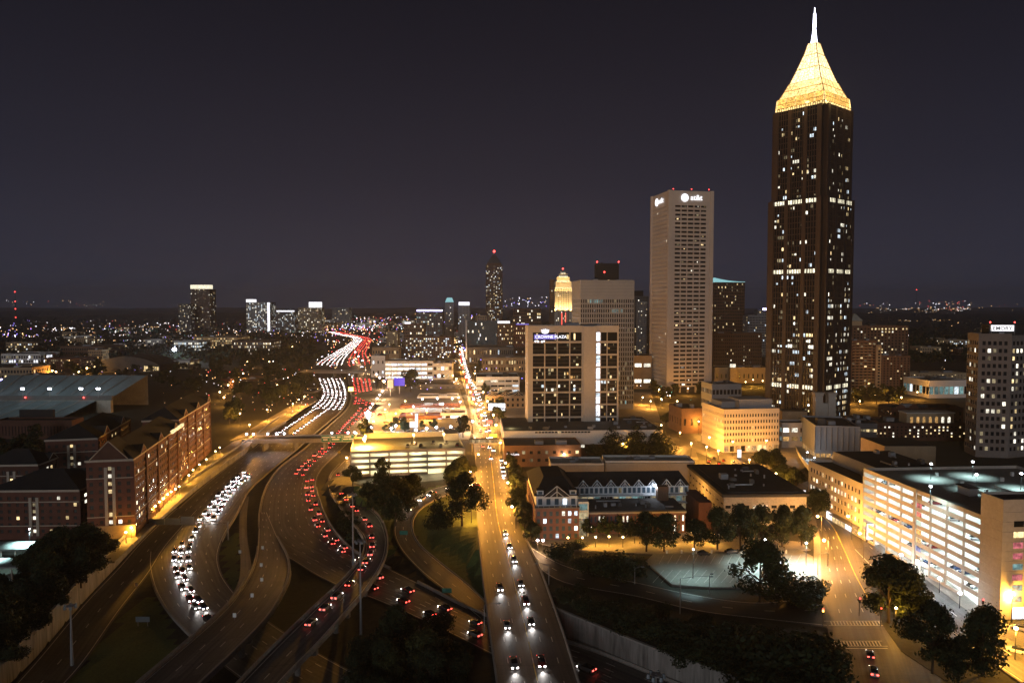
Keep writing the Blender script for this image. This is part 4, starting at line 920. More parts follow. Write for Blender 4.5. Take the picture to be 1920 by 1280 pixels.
for (x, y) in ((10, 22), (24, 22), (36, 22), (50, 30), (20, 40), (40, 44), (12, 50)):
    s = MB(); s.box(x, y, 26.6, x + .9, y + .9, 28.0, 'white_wall'); s.build('roof_bollard', deck_root)
s = MB(); s.box(34, 14, 26.6, 40, 17, 29.2, 'white_wall'); s.box(33.6, 13.6, 29.2, 40.4, 17.4, 29.5, 'roof_dark'); s.build('lift_house', deck_root)
for (x0, y0, x1, y1) in ((30, 20, 62, 20.3), (58, 20, 58.3, 44), (30, 30, 62, 30.3)):
    s = MB(); s.box(x0, y0, 26.6, x1, y1, 27.7, 'concrete'); s.build('ramp_parapet', deck_root)
def stair_tower():
    root = thing('stair_tower', 'pale panelled stair tower with coloured windows at the end of the parking deck', 'tower', deck_root.location, deck_root.rotation_euler.z)
    H_ = 34.0; x0, x1, D = DL + .02, DL + 9.0, 22
    n = 12
    for k in range(n):
        z0, z1 = H_ * k / n + .06, H_ * (k + 1) / n
        s = MB(); s.box(x0, -.8, z0, x1, D, z1, 'limestone'); s.build('wall_panel', root)
    s = MB(); s.box(x0 + .1, -.7, 0, x1 - .1, D - .1, H_ - .1, 'grey_dark'); s.build('core', root)
    s = MB(); s.box(x0 + .4, -.4, H_, x1 - .4, D - .4, H_ + .08, 'roof_dark'); s.build('roof', root)
    for e in ((x0, -.8, x1, -.4), (x0, D - .4, x1, D), (x0, -.4, x0 + .4, D - .4), (x1 - .4, -.4, x1, D - .4)):
        s = MB(); s.box(e[0], e[1], H_, e[2], e[3], H_ + .8, 'limestone'); s.build('parapet', root)
    for k in range(8):
        m = ['lit_teal', 'lit_teal', 'lit_pink', 'lit_teal', 'lit_pink', 'lit_pink', 'lit_warm', 'glass'][k]
        s = MB(); s.box(x1 - .05, 2.6, 5.2 + k * 3.1, x1 + .04, 5.6, 6.9 + k * 3.1, m); s.build('window', root)
    s = MB(); s.box(x1 - .05, 3, 0.2, x1 + .05, 7, 3.6, 'lit_blank'); s.build('doorway', root)
stair_tower()
def deck_office():
    u = np.array(DB) - np.array(DA); u /= np.linalg.norm(u); L = 44; o = np.array(DA) - u * (L + .4)
    root = thing('deck_office', 'four storey office with rows of lit square windows beside the parking deck', 'building', (o[0], o[1], 0), math.atan2(u[1], u[0]))
    mb = MB(); st = noweld(MB()); z = 20.5
    facade(mb, root, (0, 0), (1, 0), L, 0, z, 16, 4, 'limestone', .55, .5, .35, .55, ('lit_white', 'lit_white', 'lit_warm'), True, 1, 4.5, 1, lambda i, j: None if j in (1, 2) else ('glass' if R.random() < .75 else None), st)
    shell(mb, L, 30, 0, z, 'limestone', 'F'); mb.build('wall', root); roof_flat(root, L, 30, z, 'roof_dark', 'limestone', .8, units=2)
    s = MB(); s.box(2, 10, z, 40, 36, z + 5, 'limestone'); s.box(2.5, 10.5, z + 5, 39.5, 35.5, z + 5.1, 'roof_dark'); s.build('upper_storey', root)
    for i in range(6): put('shop_front', boxmesh('shop_front', 4.5, .08, 3, R.choice(['lit_warm', 'lit_blank', 'lit_amber'])), root, (14 + i * 5.1, -.05, 1.9))
    s = MB(); s.box(24, -3, 3.9, 43, -.02, 4.2, 'steel'); s.build('canopy', root)
deck_office()
b = MB(); b.box(0, 0, 0, 34, 24, 33, 'tan'); b.box(.5, .5, 33, 33.5, 23.5, 33.1, 'roof_dark'); o = b.build('blank_plant_block', None, (gx(1662, 350, 20), 352, 0)); tag(o, 'windowless tan plant block with a dark flat top behind the parking deck', 'building')
o.scale = (.72, 1, .70)
# lower parking deck by the street (left)
d2, L2, H2 = car_deck('low_parking_deck', 'warm lit four level parking deck left of the street', gp(657, 893), gp(872, 885), 44, 12.2, 4, 6, 'limestone', 'tube_warm')
s = MB(); s.box(L2 * .1, 43.4, 12.2, L2 * .86, 43.95, 15.2, 'limestone'); s.build('back_screen', d2)
s = MB(); s.box(L2 * .86, 30, 12.2, L2 * .99, 43.3, 16, 'limestone'); s.build('lift_house', d2)
for x in (.12, .56, .84):
    s = MB(); s.bar((L2 * x, 22, 12.2), (L2 * x, 22, 17), .12, 'steel'); s.ball(L2 * x, 22, 17.3, .55, 'lamp_sodium', 8, 5); s.build('roof_lamp', d2)
    l = bpy.data.lights.new('roof_lamp_light', 'POINT'); l.energy = 4200; l.color = (1, .66, .26); l.shadow_soft_size = .3; put('roof_lamp_light', l, d2, (L2 * x, 21, 16.6))

# ------------------------------------------------------------------ gabled brick and white building with the terrace
def gable(root, x, y, z, w, h, d, m='blue_white', rm='roof_dark', name='gable'):
    """a dormer: open timbered triangle in front of a dark roof"""
    g = MB(); g.face([(x - w / 2, y, z), (x + w / 2, y, z), (x, y, z + h)], rm); g.face([(x - w / 2, y, z), (x, y, z + h), (x, y + d, z + h), (x - w / 2, y + d, z)], rm); g.face([(x + w / 2, y, z), (x + w / 2, y + d, z), (x, y + d, z + h), (x, y, z + h)], rm)
    o = g.build(name, root); f = MB()
    for p, q in (((x - w / 2, z), (x, z + h)), ((x + w / 2, z), (x, z + h)), ((x, z), (x, z + h)), ((x - w / 4, z), (x, z + h * .5)), ((x + w / 4, z), (x, z + h * .5))):
        f.bar((p[0], y - .08, p[1]), (q[0], y - .08, q[1]), .16, m)
    f.build('timber', o)
def gable_house():
    X, Y = gp(1004, 1012); root = thing('gabled_lofts', 'blue lit loft building with white gables above brick and a terrace', 'building', (X, Y, 0), math.radians(3))
    # front left wing: brick below, white gabled storeys above
    W1 = gx(1086, Y) - X; mb = MB(); st = noweld(MB())
    facade(mb, root, (0, 0), (1, 0), W1, 0, 12.2, 7, 4, 'brick_pink', .5, .62, .25, .12, ('lit_white', 'lit_cool'), True, 0, 0, .6, None, st, 'glass_blue')
    facade(mb, root, (0, 46), (0, -1), 46, 0, 12.2, 16, 4, 'brick_pink', .5, .6, .25, .05, ('lit_white',), True, 0, 0, .6, None, st, 'glass_blue')
    shell(mb, W1, 46, 0, 12.2, 'brick_pink', 'FL'); mb.build('brick_wall', root)
    up = MB(); facade(up, root, (.4, 2.2), (1, 0), W1 - .8, 12.2, 16.6, 5, 1, 'blue_white', .5, .6, .2, .2, ('lit_cool',), True, 0, 0, .4, None, st, 'glass_blue')
    shell_ = [(.4, 2.2), (W1 - .4, 2.2), (W1 - .4, 44), (.4, 44)]
    for a, b in ((1, 2), (3, 0)): up.face([(*shell_[a], 12.2), (*shell_[b], 12.2), (*shell_[b], 16.6), (*shell_[a], 16.6)], 'blue_white')
    up.face([(p[0], p[1], 12.2) for p in shell_], 'roof_grey'); up.build('upper_wall', root)
    c = MB(); c.box(-.3, -.3, 12.2, W1 + .3, 2.1, 12.6, 'grey_dark'); c.build('balcony_ledge', root)
    for i in range(8): put('balustrade_post', boxmesh('balustrade_post', .15, .15, 1, 'blue_white'), root, (W1 * (i + .5) / 8, -.1, 13.1))
    rf = MB(); rf.prism([(-.4, 1.6), (W1 + .2, 1.6), (W1 + .2, 45), (-.4, 45)], 16.6, 21.5, 'roof_dark', .55); rf.build('hip_roof', root)
    gable(root, W1 * .5, 1.3, 16.3, W1 * .62, 4.2, 6)
    for x in (.12, .88):
        s = MB(); s.box(W1 * x - 1.3, 2.4, 16.6, W1 * x + 1.3, 5.4, 18.6, 'blue_white'); s.box(W1 * x - 1.5, 2.2, 18.6, W1 * x + 1.5, 5.6, 18.8, 'roof_dark'); o = s.build('dormer', root)
        p = MB(); p.box(W1 * x - .8, 2.33, 17.1, W1 * x + .8, 2.39, 18.2, 'glass_blue'); p.build('dormer_window', o)
    # glazed stair between wings
    s = MB(); s.box(W1 + .05, 3, 0, W1 + 4.2, 8, 13.8, 'blue_white'); s.build('stair_block', root)
    for k in range(4): put('stair_window', boxmesh('stair_window', 3.2, .06, 2.4, 'lit_dim' if k < 3 else 'lit_teal'), root, (W1 + 2.1, 2.95, 1.8 + 3.3 * k))
    # long rear range: glazed terraces, row of eight gables
    x0 = W1 + 2; L = gx(1284, 325, 10) - X - x0; y0 = 26.0
    mb = MB()
    facade(mb, root, (x0, y0), (1, 0), L, 0, 10.5, 18, 3, 'blue_white', .82, .62, .25, .85, ('lit_dim', 'lit_dim', 'lit_teal'), True, 0, .2, .2, None, st)
    facade(mb, root, (x0, y0 + .05), (1, 0), L, 10.5, 14.2, 24, 1, 'blue_white', .66, .7, .25, .1, ('lit_dim',), True, 0, .1, .3, None, st, 'glass_blue')
    for a, b in (((x0 + L, y0), (x0 + L, y0 + 16)), ((x0 + L, y0 + 16), (x0, y0 + 16)), ((x0, y0 + 16), (x0, y0))): mb.face([(*a, 0), (*b, 0), (*b, 14.2), (*a, 14.2)], 'blue_white')
    mb.build('terrace_wall', root)
    s = MB(); s.box(x0, y0 - 2, 7.0, x0 + L, y0 - .02, 7.25, 'blue_white'); s.box(x0, y0 - 2, 10.4, x0 + L, y0 - .02, 10.65, 'blue_white'); s.build('gallery_deck', root)
    for i in range(25): put('gallery_post', boxmesh('gallery_post', .14, .14, 3.2, 'blue_white'), root, (x0 + L * i / 24, y0 - 1.9, 8.85))
    rf = MB(); a, b, c, d = (x0 - 9, y0 - .8), (x0 + L + .5, y0 - .8), (x0 + L + .5, y0 + 17), (x0 - 9, y0 + 17); zr, zt = 14.2, 18.6; m1, m2 = (x0 - 6, y0 + 8), (x0 + L - 2, y0 + 8)
    rf.face([(*a, zr), (*b, zr), (*m2, zt), (*m1, zt)], 'roof_dark'); rf.face([(*b, zr), (*c, zr), (*m2, zt)], 'roof_dark'); rf.face([(*c, zr), (*d, zr), (*m1, zt), (*m2, zt)], 'roof_dark'); rf.face([(*d, zr), (*a, zr), (*m1, zt)], 'roof_dark'); rf.build('long_roof', root)
    for i in range(8): gable(root, x0 + L * (i + .55) / 8.2, y0 - 1.0, 14.3, L / 8.2 * .74, 2.7, 5)
    # low brick front range with arched windows
    x1 = W1 + 5; L1 = gx(1290, Y + 6, 5) - X - x1; mb = MB()
    facade(mb, root, (x1, 6), (1, 0), L1, 0, 8.8, 24, 2, 'brick_pink', .42, .6, .25, .12, ('lit_white',), True, 0, 0, .9, None, st, 'glass_blue')
    for a, b in (((x1 + L1, 6), (x1 + L1, 25)), ((x1, 25), (x1, 6))): mb.face([(*a, 0), (*b, 0), (*b, 8.8), (*a, 8.8)], 'brick_pink')
    mb.build('front_brick_wall', root)
    s = MB(); s.box(x1 - .3, 5.7, 8.8, x1 + L1 + .3, 24.9, 9.2, 'roof_grey'); s.build('front_roof', root)
    s = MB(); s.box(x1 - .35, 5.3, 8.2, x1 + L1 + .35, 5.98, 8.79, 'trim'); s.build('cornice', root)
    s = MB(); s.box(x0 + L * .70, y0 - 6, 9.2, x0 + L * .79, y0 - 2.2, 15.0, 'brown'); s.build('lift_tower', root)
    k = MB(); k.ball(x0 + L * .69, y0 - 2.4, 14.8, .5, 'lamp_white', 8, 5); k.build('gallery_lamp', root)
    l = bpy.data.lights.new('gallery_lamp_light', 'POINT'); l.energy = 900; l.color = (.85, .9, 1); l.shadow_soft_size = .3; put('gallery_lamp_light', l, root, (x0 + L * .69, y0 - 3.2, 14.4))
    s = MB(); s.box(x0 + L - 1, y0 - 18, 0, x0 + L + 4.2, y0 + 3, 11.5, 'brick'); s.build('end_pier', root)
gable_house()
for (nm, lb, q, z, y2) in (('lofts_garage_roof', 'flat pale green lit roof with low parapets behind the lofts', ((1032, 873), (1130, 868)), 12.5, 16), ('lofts_rear_roof', 'long narrow pale green lit roof beyond the row of gables', ((1135, 868), (1300, 866)), 12.5, 14)):
    a, b = gp(*q[0], z), gp(*q[1], z); root = thing(nm, lb, 'building', (a[0], a[1], 0)); L = b[0] - a[0]
    m = MB(); m.box(0, 0, 0, L, y2, z, 'limestone'); m.build('wall', root); roof_flat(root, L, y2, z + .35, 'roof_light', 'white_wall', .9, units=0)
# dark roofed office beside it
def dark_office():
    X, Y = gx(1357, 301, 12), 301.0; root = thing('dark_roof_office', 'low office with a wide dark flat roof and slot windows among trees', 'building', (X, Y, 0), math.radians(1)); W, D, z = 34, 56, 12.0
    mb = MB(); st = noweld(MB()); facade(mb, root, (0, 0), (1, 0), W, 0, z, 9, 2, 'concrete', .6, .25, .3, .05, ('lit_white',), True, 0, 0, 1.6, None, st); facade(mb, root, (0, D), (0, -1), D, 0, z, 10, 3, 'concrete', .55, .22, .3, .08, ('lit_white',), True, 0, 0, 1.6, None, st); shell(mb, W, D, 0, z, 'concrete', 'FL'); mb.build('wall', root)
    s = MB(); s.box(-.8, -.8, z, W + .8, D + .8, z + 1.2, 'roof_dark'); s.build('roof', root)
    s = MB(); s.box(2.2, 2.2, z + 1.2, W - 2.2, D - 2.2, z + 1.5, 'roof_dark'); s.build('roof_membrane', root)
    for x, y, w in ((6, 24, 3.2), (14, 30, 1), (20, 40, 1)):
        s = MB(); s.box(x, y, z + 1.5, x + w, y + w, z + 1.5 + w * .7, 'grey_panel'); s.build('roof_unit', root)
dark_office()

# ------------------------------------------------------------------ brick dormitories on the left
def dorm(name, label, x, y, rot, W, D, z, nx, ny, nf, pal=('lit_white', 'lit_warm'), hip=5.5, lit=.2, stair=True, brick='brick', side='R', group=None, tower=True):
    root = thing(name, label, 'dormitory', (x, y, 0), math.radians(rot), group); mb = MB(); st = noweld(MB())
    facade(mb, root, (0, 0), (1, 0), W, 0, z, nx, nf, brick, .40, .5, .25, lit * .5, pal, True, 0, 2.0, 1.2, (lambda i, j: (R.choice(['lit_white', 'lit_dim', 'lit_warm', 'glass_grey']) if i == nx // 2 else None)) if stair else None, st, 'glass_grey')
    facade(mb, root, (W, 0), (0, 1), D, 0, z, ny, nf, brick, .5, .5, .12, lit, pal, True, 0, 2.0, 1.2, None, st, 'glass_grey')
    shell(mb, W, D, 0, z, brick, 'FR'); mb.build('wall', root)
    c = MB(); c.box(-.4, -.4, z, W + .4, D + .4, z + .9, 'trim'); c.build('cornice', root)
    for k in (.28, .78):
        c = MB(); c.box(-.12, -.12, z * k, W + .12, 0 - .001, z * k + .35, 'trim'); c.build('string_course', root); c = MB(); c.box(W + .001, -.12, z * k, W + .12, D, z * k + .35, 'trim'); c.build('string_course', root)
    n = max(2, ny // 3)
    for i in range(n + 1):
        if i % 2 == 0:
            yy = D * i / n; c = MB(); c.box(W + .005, max(yy - .8, 0), 0, W + .45, min(yy + .8, D), z + .2, brick); c.build('brick_pier', root)
    if stair:
        for sx in (-1, 1):
            c = MB(); xx = W * (nx // 2 + .5) / nx + sx * W / nx * .42; c.box(xx - .55, -.35, 1.5, xx + .55, -.005, z - 2.2, 'trim'); c.build('stair_surround', root)
    c = MB(); f = min(W * .8, D); zr = z + .9
    q = [(-.7, -.7), (W + .7, -.7), (W + .7, D + .7), (-.7, D + .7)]; m1, m2 = (W / 2, min(W / 2, D / 2) - .7), (W / 2, max(D - W / 2, D / 2) + .7)
    if D >= W:
        c.face([(*q[0], zr), (*q[1], zr), (*m1, zr + hip)], 'roof_dark'); c.face([(*q[1], zr), (*q[2], zr), (*m2, zr + hip), (*m1, zr + hip)], 'roof_dark'); c.face([(*q[2], zr), (*q[3], zr), (*m2, zr + hip)], 'roof_dark'); c.face([(*q[3], zr), (*q[0], zr), (*m1, zr + hip), (*m2, zr + hip)], 'roof_dark')
    else:
        m1, m2 = (D / 2, D / 2), (W - D / 2, D / 2)
        c.face([(*q[0], zr), (*q[1], zr), (*m2, zr + hip), (*m1, zr + hip)], 'roof_dark'); c.face([(*q[1], zr), (*q[2], zr), (*m2, zr + hip)], 'roof_dark'); c.face([(*q[2], zr), (*q[3], zr), (*m1, zr + hip), (*m2, zr + hip)], 'roof_dark'); c.face([(*q[3], zr), (*q[0], zr), (*m1, zr + hip)], 'roof_dark')
    c.build('hip_roof', root)
    for i in range(n):
        if i % 3 == 1:
            yy = D * (i + .5) / n; g = MB(); w = D / n * .9; a, b, t = (W + .45, yy - w / 2, z + .92), (W + .45, yy + w / 2, z + .92), (W + .45, yy, z + .92 + w * .36)
            g.face([a, b, t], brick); g.face([a, t, (W * .6, yy, t[2]), (W * .6, yy - w / 2, a[2])], 'roof_dark'); g.face([b, (W * .6, yy + w / 2, b[2]), (W * .6, yy, t[2]), t], 'roof_dark'); o = g.build('side_gable', root)
            f = MB(); f.bar((W + .5, yy - w / 2, a[2]), (W + .5, yy, t[2]), .18, 'trim'); f.bar((W + .5, yy + w / 2, a[2]), (W + .5, yy, t[2]), .18, 'trim'); f.build('gable_trim', o)
    return root
X, Y = gp(165, 1012)
r = dorm('brick_dormitory', 'long brick dormitory beside the freeway wall, nearest its lit stair window', X, Y, 12, 16.5, 84, 30.0, 5, 27, 9, lit=.13)
g = MB(); z = 31; g.face([(1.5, -.75, z), (15, -.75, z), (8.2, -.75, z + 7)], 'brick_dark'); g.face([(1.5, -.75, z), (8.2, -.75, z + 7), (8.2, 12, z + 7), (1.5, 12, z)], 'roof_dark'); g.face([(15, -.75, z), (15, 12, z), (8.2, 12, z + 7), (8.2, -.75, z + 7)], 'roof_dark'); o = g.build('front_gable', r)
f = MB(); f.bar((1.5, -.85, z), (8.2, -.85, z + 7), .2, 'trim'); f.bar((15, -.85, z), (8.2, -.85, z + 7), .2, 'trim'); f.build('gable_trim', o)
w_ = MB(); w_.box(-.5, -.5, 0, 17, -.01, 5.2, 'tan'); w_.build('plinth', r)
c = MB(); c.box(16.6, 60, 30.2, 17.7, 84, 31.5, 'lit_warm'); c.build('cornice_light', r)
X, Y = gp(345, 910); dorm('brick_dormitory', 'second brick dormitory farther along the freeway with a lit window column', X - 23, Y + 6, 11, 17, 78, 31.0, 5, 24, 9, lit=.15)
X, Y = gp(20, 1012); dorm('brick_dormitory', 'squat brick dormitory at the left edge with dark hip roof', X - 8, Y, 2, 34, 26, 18.5, 11, 8, 6, lit=.12)
X, Y = gp(88, 930); dorm('brick_dormitory', 'pale brick dormitory behind the long one, facing a bright white lit court', X, Y, 14, 22, 62, 26.0, 7, 20, 8, lit=.2, brick='brick')
X, Y = gp(0, 960); dorm('brick_dormitory', 'small dark dormitory peeping out at the left edge behind the squat one', X - 6, Y, 4, 22, 16, 20.0, 7, 5, 5, lit=.1, brick='brick_dark')
# low lit canopies at the left edge
for i, (py, z, lb) in enumerate(((1012, 6, 'upper teal lit flat canopy roof at the left edge'), (1045, 6, 'lower teal lit flat canopy roof at the left edge'))):
    a = gp(-40, py + 18, z); b = gp(92 - i * 14, py + 18, z); root = thing('canopy_roof', lb, 'canopy', (a[0], a[1], 0), math.radians(1)); L = b[0] - a[0]
    m = MB(); m.box(0, 0, z - .5, L, 9, z, 'roof_light'); m.build('roof', root)
    for k in range(5): put('post', boxmesh('post', .35, .35, z - .5, 'concrete'), root, (L * (k + .5) / 5, .5, (z - .5) / 2))
    for k in range(4): put('ceiling_light', boxmesh('ceiling_light', 2.5, .3, .12, 'lit_warm'), root, (L * (k + .6) / 4.2, .6, z - .58))

# ------------------------------------------------------------------ stadium
def stadium():
    X0 = gx(62, 700, 15); root = thing('stadium', 'floodlit grey stadium stands behind the dormitories', 'stadium', (X0, 560, 0)); 
    def stand(nm, xa, xb, y0, z0, y1, z1, n, xa1=None, xb1=None):
        m = MB(); xa1 = xa if xa1 is None else xa1; xb1 = xb if xb1 is None else xb1
        for k in range(n):
            f, g = k / n, (k + 1) / n; za, zb = z0 + (z1 - z0) * f, z0 + (z1 - z0) * g; ya, yb = y0 + (y1 - y0) * f, y0 + (y1 - y0) * g
            l0, l1, r0, r1 = xa + (xa1 - xa) * f, xa + (xa1 - xa) * g, xb + (xb1 - xb) * f, xb + (xb1 - xb) * g
            m.face([(l0, ya, za), (r0, ya, za), (r0, ya, zb), (l0, ya, zb)], 'seats'); m.face([(l0, ya, zb), (r0, ya, zb), (r1, yb, zb), (l1, yb, zb)], 'seats')
        m.face([(xa1, y1, z1), (xb1, y1, z1), (xb1, y1, 0), (xa1, y1, 0)], 'concrete'); o = m.build(nm, root)
        for k in range(1, 9):                                  # aisles
            a = MB(); t = k / 9; p, q = xa + (xb - xa) * t, xa1 + (xb1 - xa1) * t
            a.hexa([(p - .5, y0, z0 + .9), (p + .5, y0, z0 + .9), (q + .5, y1, z1 + .5), (q - .5, y1, z1 + .5)], [(p - .5, y0, z0 + 1.0), (p + .5, y0, z0 + 1.0), (q + .5, y1, z1 + .6), (q - .5, y1, z1 + .6)], 'concrete'); a.build('aisle', o)
    W = gx(300, 700, 15) - X0
    stand('lower_stand', -8, W * .86, 0, 1, 62, 10, 22); stand('upper_stand', 4, W * .98, 66, 14, 112, 27, 24, -4, W * 1.02)
    f = MB(); f.box(2, 64, 10.5, W * .96, 66, 14, 'grey_dark'); f.build('press_fascia', root)
    s = MB(); s.box(-8, 62, 0, W * .96, 66, 10.4, 'concrete'); s.build('concourse', root)
    for k, t in enumerate((.13, .34, .53, .75, .87)):
        p = MB(); x = W * t; p.bar((x, 63, 13), (x, 63, 20), .18, 'steel'); p.box(x - 1.4, 62.8, 19.5, x + 1.4, 63.1, 20.8, 'lamp_white'); p.build('floodlight', root)
    for t in (.36, .77):
        p = MB(); x = W * t; p.bar((x, 62.5, 10.5), (x, 62.5, 12.5), .1, 'steel'); p.ball(x, 62.5, 12.8, .7, 'lamp_red', 6, 4); p.build('aisle_beacon', root)
    for t in (.2, .36, .6):
        p = MB(); x = W * t; p.box(x - 1.2, 17.5, 3, x + 1.2, 18.2, 5.5, 'lit_warm'); p.build('portal', root)
    for k, (x, y) in enumerate(((W * .12, -18), (W * .5, 40), (W * .9, 34))):
        l = bpy.data.lights.new('stand_floodlight', 'SPOT'); l.energy = 8000; l.color = (.55, .9, .95); l.spot_size = 2.3; l.shadow_soft_size = 1; o = put('stand_floodlight', l, root, (x, y, 38)); o.rotation_euler = (math.radians(22), 0, 0)
    # left end stand and scoreboard
    stand('end_stand', -62, -14, -10, 4, 70, 24, 18)
    l = bpy.data.lights.new('stand_floodlight', 'SPOT'); l.energy = 14000; l.color = (.6, .9, 1); l.spot_size = 2.0; o = put('stand_floodlight', l, root, (-38, 10, 46)); o.rotation_euler = (.2, 0, 0)
stadium()
Y = 520; X = gx(36, Y, 15); root = thing('scoreboard', 'black back of the stadium scoreboard', 'scoreboard', (X, Y, 0)); w = gx(100, Y, 15) - X
m = MB(); m.box(0, 0, zz(803, Y), w, 2, zz(768, Y), 'roof_dark'); m.build('board', root)
for x in (2, w / 2, w - 2): put('support_post', boxmesh('support_post', .8, .8, zz(803, Y), 'steel_dark'), root, (x, 1, zz(803, Y) / 2))
block('brick_stadium_wall', 'dark brick hall with vertical ribs below the scoreboard', -10, 135, 790, 500, 14, 24, 1, 'brick_dark', .02, ('lit_warm',), 0, fw=.3, fh=.6, units=0, roof='roof_dark')

# ------------------------------------------------------------------ the lit shops between freeway and street, and blocks beyond
r, W, z = block('drive_in_diner', 'low red roofed diner with bright glass front among lit car lots', 748, 828, 782, 585, 20, 9, 1, 'brick', .8, ('lit_warm', 'lit_blank', 'lit_white'), 3, cat='restaurant', indiv=True, fw=.8, fh=.6, roof='roof_red', units=3)
r, W, z = block('diner_annex', 'white glass fronted diner annex glowing near the street corner', 826, 872, 776, 590, 18, 5, 1, 'white_wall', .9, ('lit_blank', 'lit_white'), 3, cat='restaurant', indiv=True, fw=.85, fh=.7, roof='roof_red', units=1)
block('brick_shop_row', 'long low red roofed shop row behind the diner', 750, 862, 762, 650, 14, 16, 1, 'brick', .35, ('lit_warm', 'lit_white'), 3, fw=.6, fh=.5, roof='roof_red', units=2, indiv=True)
block('car_dealer', 'bright white lit car showroom front with cars before it', 783, 858, 744, 720, 22, 10, 1, 'white_wall', .75, ('lit_cool', 'lit_white'), 2, fw=.8, fh=.5, top=1.5, roof='roof_light', indiv=True)
block('dark_shed', 'dark flat roofed shed north of the car showroom', 782, 866, 722, 800, 34, 8, 1, 'grey_dark', .05, ('lit_warm',), 2, roof='roof_dark', fw=.5, fh=.3)
r, W, z = block('bright_car_park', 'glaring white lit multi storey car park beside the freeway', 722, 812, 678, 900, 40, 8, 4, 'white_wall', .9, ('lit_blank', 'lit_white', 'lit_cool'), 2, cat='parking garage', fw=.88, fh=.5, rec=1.0, roof='roof_light', units=3, indiv=True)
block('white_storage_hall', 'pale blank hall with one vertical light left of the glaring car park', 696, 722, 668, 930, 40, 3, 2, 'white_wall', .1, ('lit_cool',), 2, fw=.3, fh=.3, roof='roof_light')
block('bright_shop', 'white lit shop right of the glaring car park', 812, 848, 682, 900, 30, 5, 2, 'white_wall', .7, ('lit_blank', 'lit_warm'), 2, fw=.7, fh=.45)
block('brown_hall', 'long brown roofed hall above the glaring car park', 698, 748, 652, 1150, 30, 10, 2, 'tan', .2, ('lit_warm',), 2, fw=.5, fh=.4, roof='roof_dark')
block('tan_cube', 'tan block with white top sign beside the curving freeway', 724, 746, 622, 1500, 24, 9, 9, 'tan', .25, ('lit_warm',), 0, fw=.5, fh=.5)
block('dark_roof_car_park', 'dark roofed car park with white lit decks right of the street', 893, 974, 708, 760, 44, 6, 3, 'white_wall', .8, ('lit_cool', 'lit_dim', 'lit_white'), 3, cat='parking garage', fw=.9, fh=.4, rec=.8, roof='roof_dark', indiv=True)
block('tan_school', 'tan two storey hall with lit ground floor beyond the dark roofed car park', 905, 992, 672, 1000, 26, 18, 2, 'tan', .25, ('lit_amber', 'lit_warm'), 3, fw=.45, fh=.5)
r, W, z = block('gabled_row_house', 'low row house with three pointed gables right of the street', 910, 985, 742, 650, 16, 8, 2, 'tan', .08, ('lit_warm',), 3, fw=.4, fh=.5, roof='roof_dark', indiv=True)
for i in range(3): gable(r, W * (i + .5) / 3, -.3, z, W / 3.4, 4, 8, 'trim')
o = MB(); Y = 590; o.box(0, 0, 0, gx(948, Y) - gx(917, Y), .4, 5.5, 'lit_blank'); 
bb = thing('billboard', 'glowing blank white billboard right of the street', 'billboard', (gx(916, Y), Y, 6.5)); o.build('panel', bb)
for x in (2, 11): put('post', boxmesh('post', .4, .4, 6.5, 'steel_dark'), bb, (x, .5, -3.25))
block('hall_behind_hotel', 'plain tan hall with two lit openings between the hotel and the globe tower', 1188, 1222, 668, 800, 30, 2, 2, 'tan', .9, ('lit_white',), 0, fw=.75, fh=.22)
block('cupola_hall', 'yellow floodlit hall with a small lit cupola', 1340, 1442, 690, 860, 26, 12, 1, 'tan', .05, ('lit_warm',), 0, fw=.3, fh=.3, roof='roof_dark')
Y = 855; r = thing('cupola_tower', 'small square bell tower with a lit lantern left of the yellow hall', 'tower', (gx(1366, Y), Y - 6, 0)); zt = zz(688, Y)
m = MB(); m.box(0, 0, 0, 8, 8, zt, 'tan'); m.build('shaft', r); m = MB(); m.box(1.5, 1.5, zt, 6.5, 6.5, zt + 4, 'lit_white'); m.build('lantern', r); m = MB(); m.cone(4, 4, zt + 4, 3.8, zt + 7, .2, 'roof_grey', 8); m.build('cap', r)
block('white_low_office', 'low pale office pavilion left of the stone office', 1335, 1392, 722, 640, 26, 8, 2, 'grey_panel', .12, ('lit_dim', 'lit_warm'), 6, fw=.7, fh=.4)
block('brown_shed', 'dark brown blank shed left of the stone office', 1278, 1318, 768, 520, 26, 3, 1, 'brown', .05, ('lit_warm',), 8, fw=.3, fh=.3, roof='roof_dark')
block('brown_hotel', 'wide brown brick hotel between the globe tower and the golden tower', 1338, 1428, 626, 1000, 24, 26, 11, 'brown', .05, ('lit_warm', 'lit_white', 'lit_dim'), 0, fw=.4, fh=.45)

# ------------------------------------------------------------------ skyline far away
FAR = ('skyline towers beyond the trees',)
def far(name, label, px0, px1, pyt, Y, nx, nz, wall='grey_dark', lit=.2, pal=('lit_white', 'lit_warm', 'lit_dim'), D=None, fw=.6, fh=.55, cap=None, **k):
    w = (px1 - px0) * Y / FPX
    r, W, z = block(name, label, px0, px1, pyt, Y, D or max(18, w * .8), nx, nz, wall, lit, pal, 0, fw=fw, fh=fh, units=1, cat='tower', **k)
    if cap:
        py, m, f0, f1 = cap; b = MB(); b.box(W * f0, -.4, z + .95, W * f1, max(6, (D or w * .8) * .5), zz(py, Y), m); b.build('roof_sign', r)
    return r, W, z
far('far_tower', 'distant dark tower with a glowing golden crown on the far left', 358, 394, 542, 2600, 14, 34, 'brown', .09, cap=(534, 'lit_band', .0, 1.0))
far('far_tower', 'slim dark tower leaning against the gold crowned far tower', 335, 357, 570, 2550, 9, 22, 'grey_dark', .14)
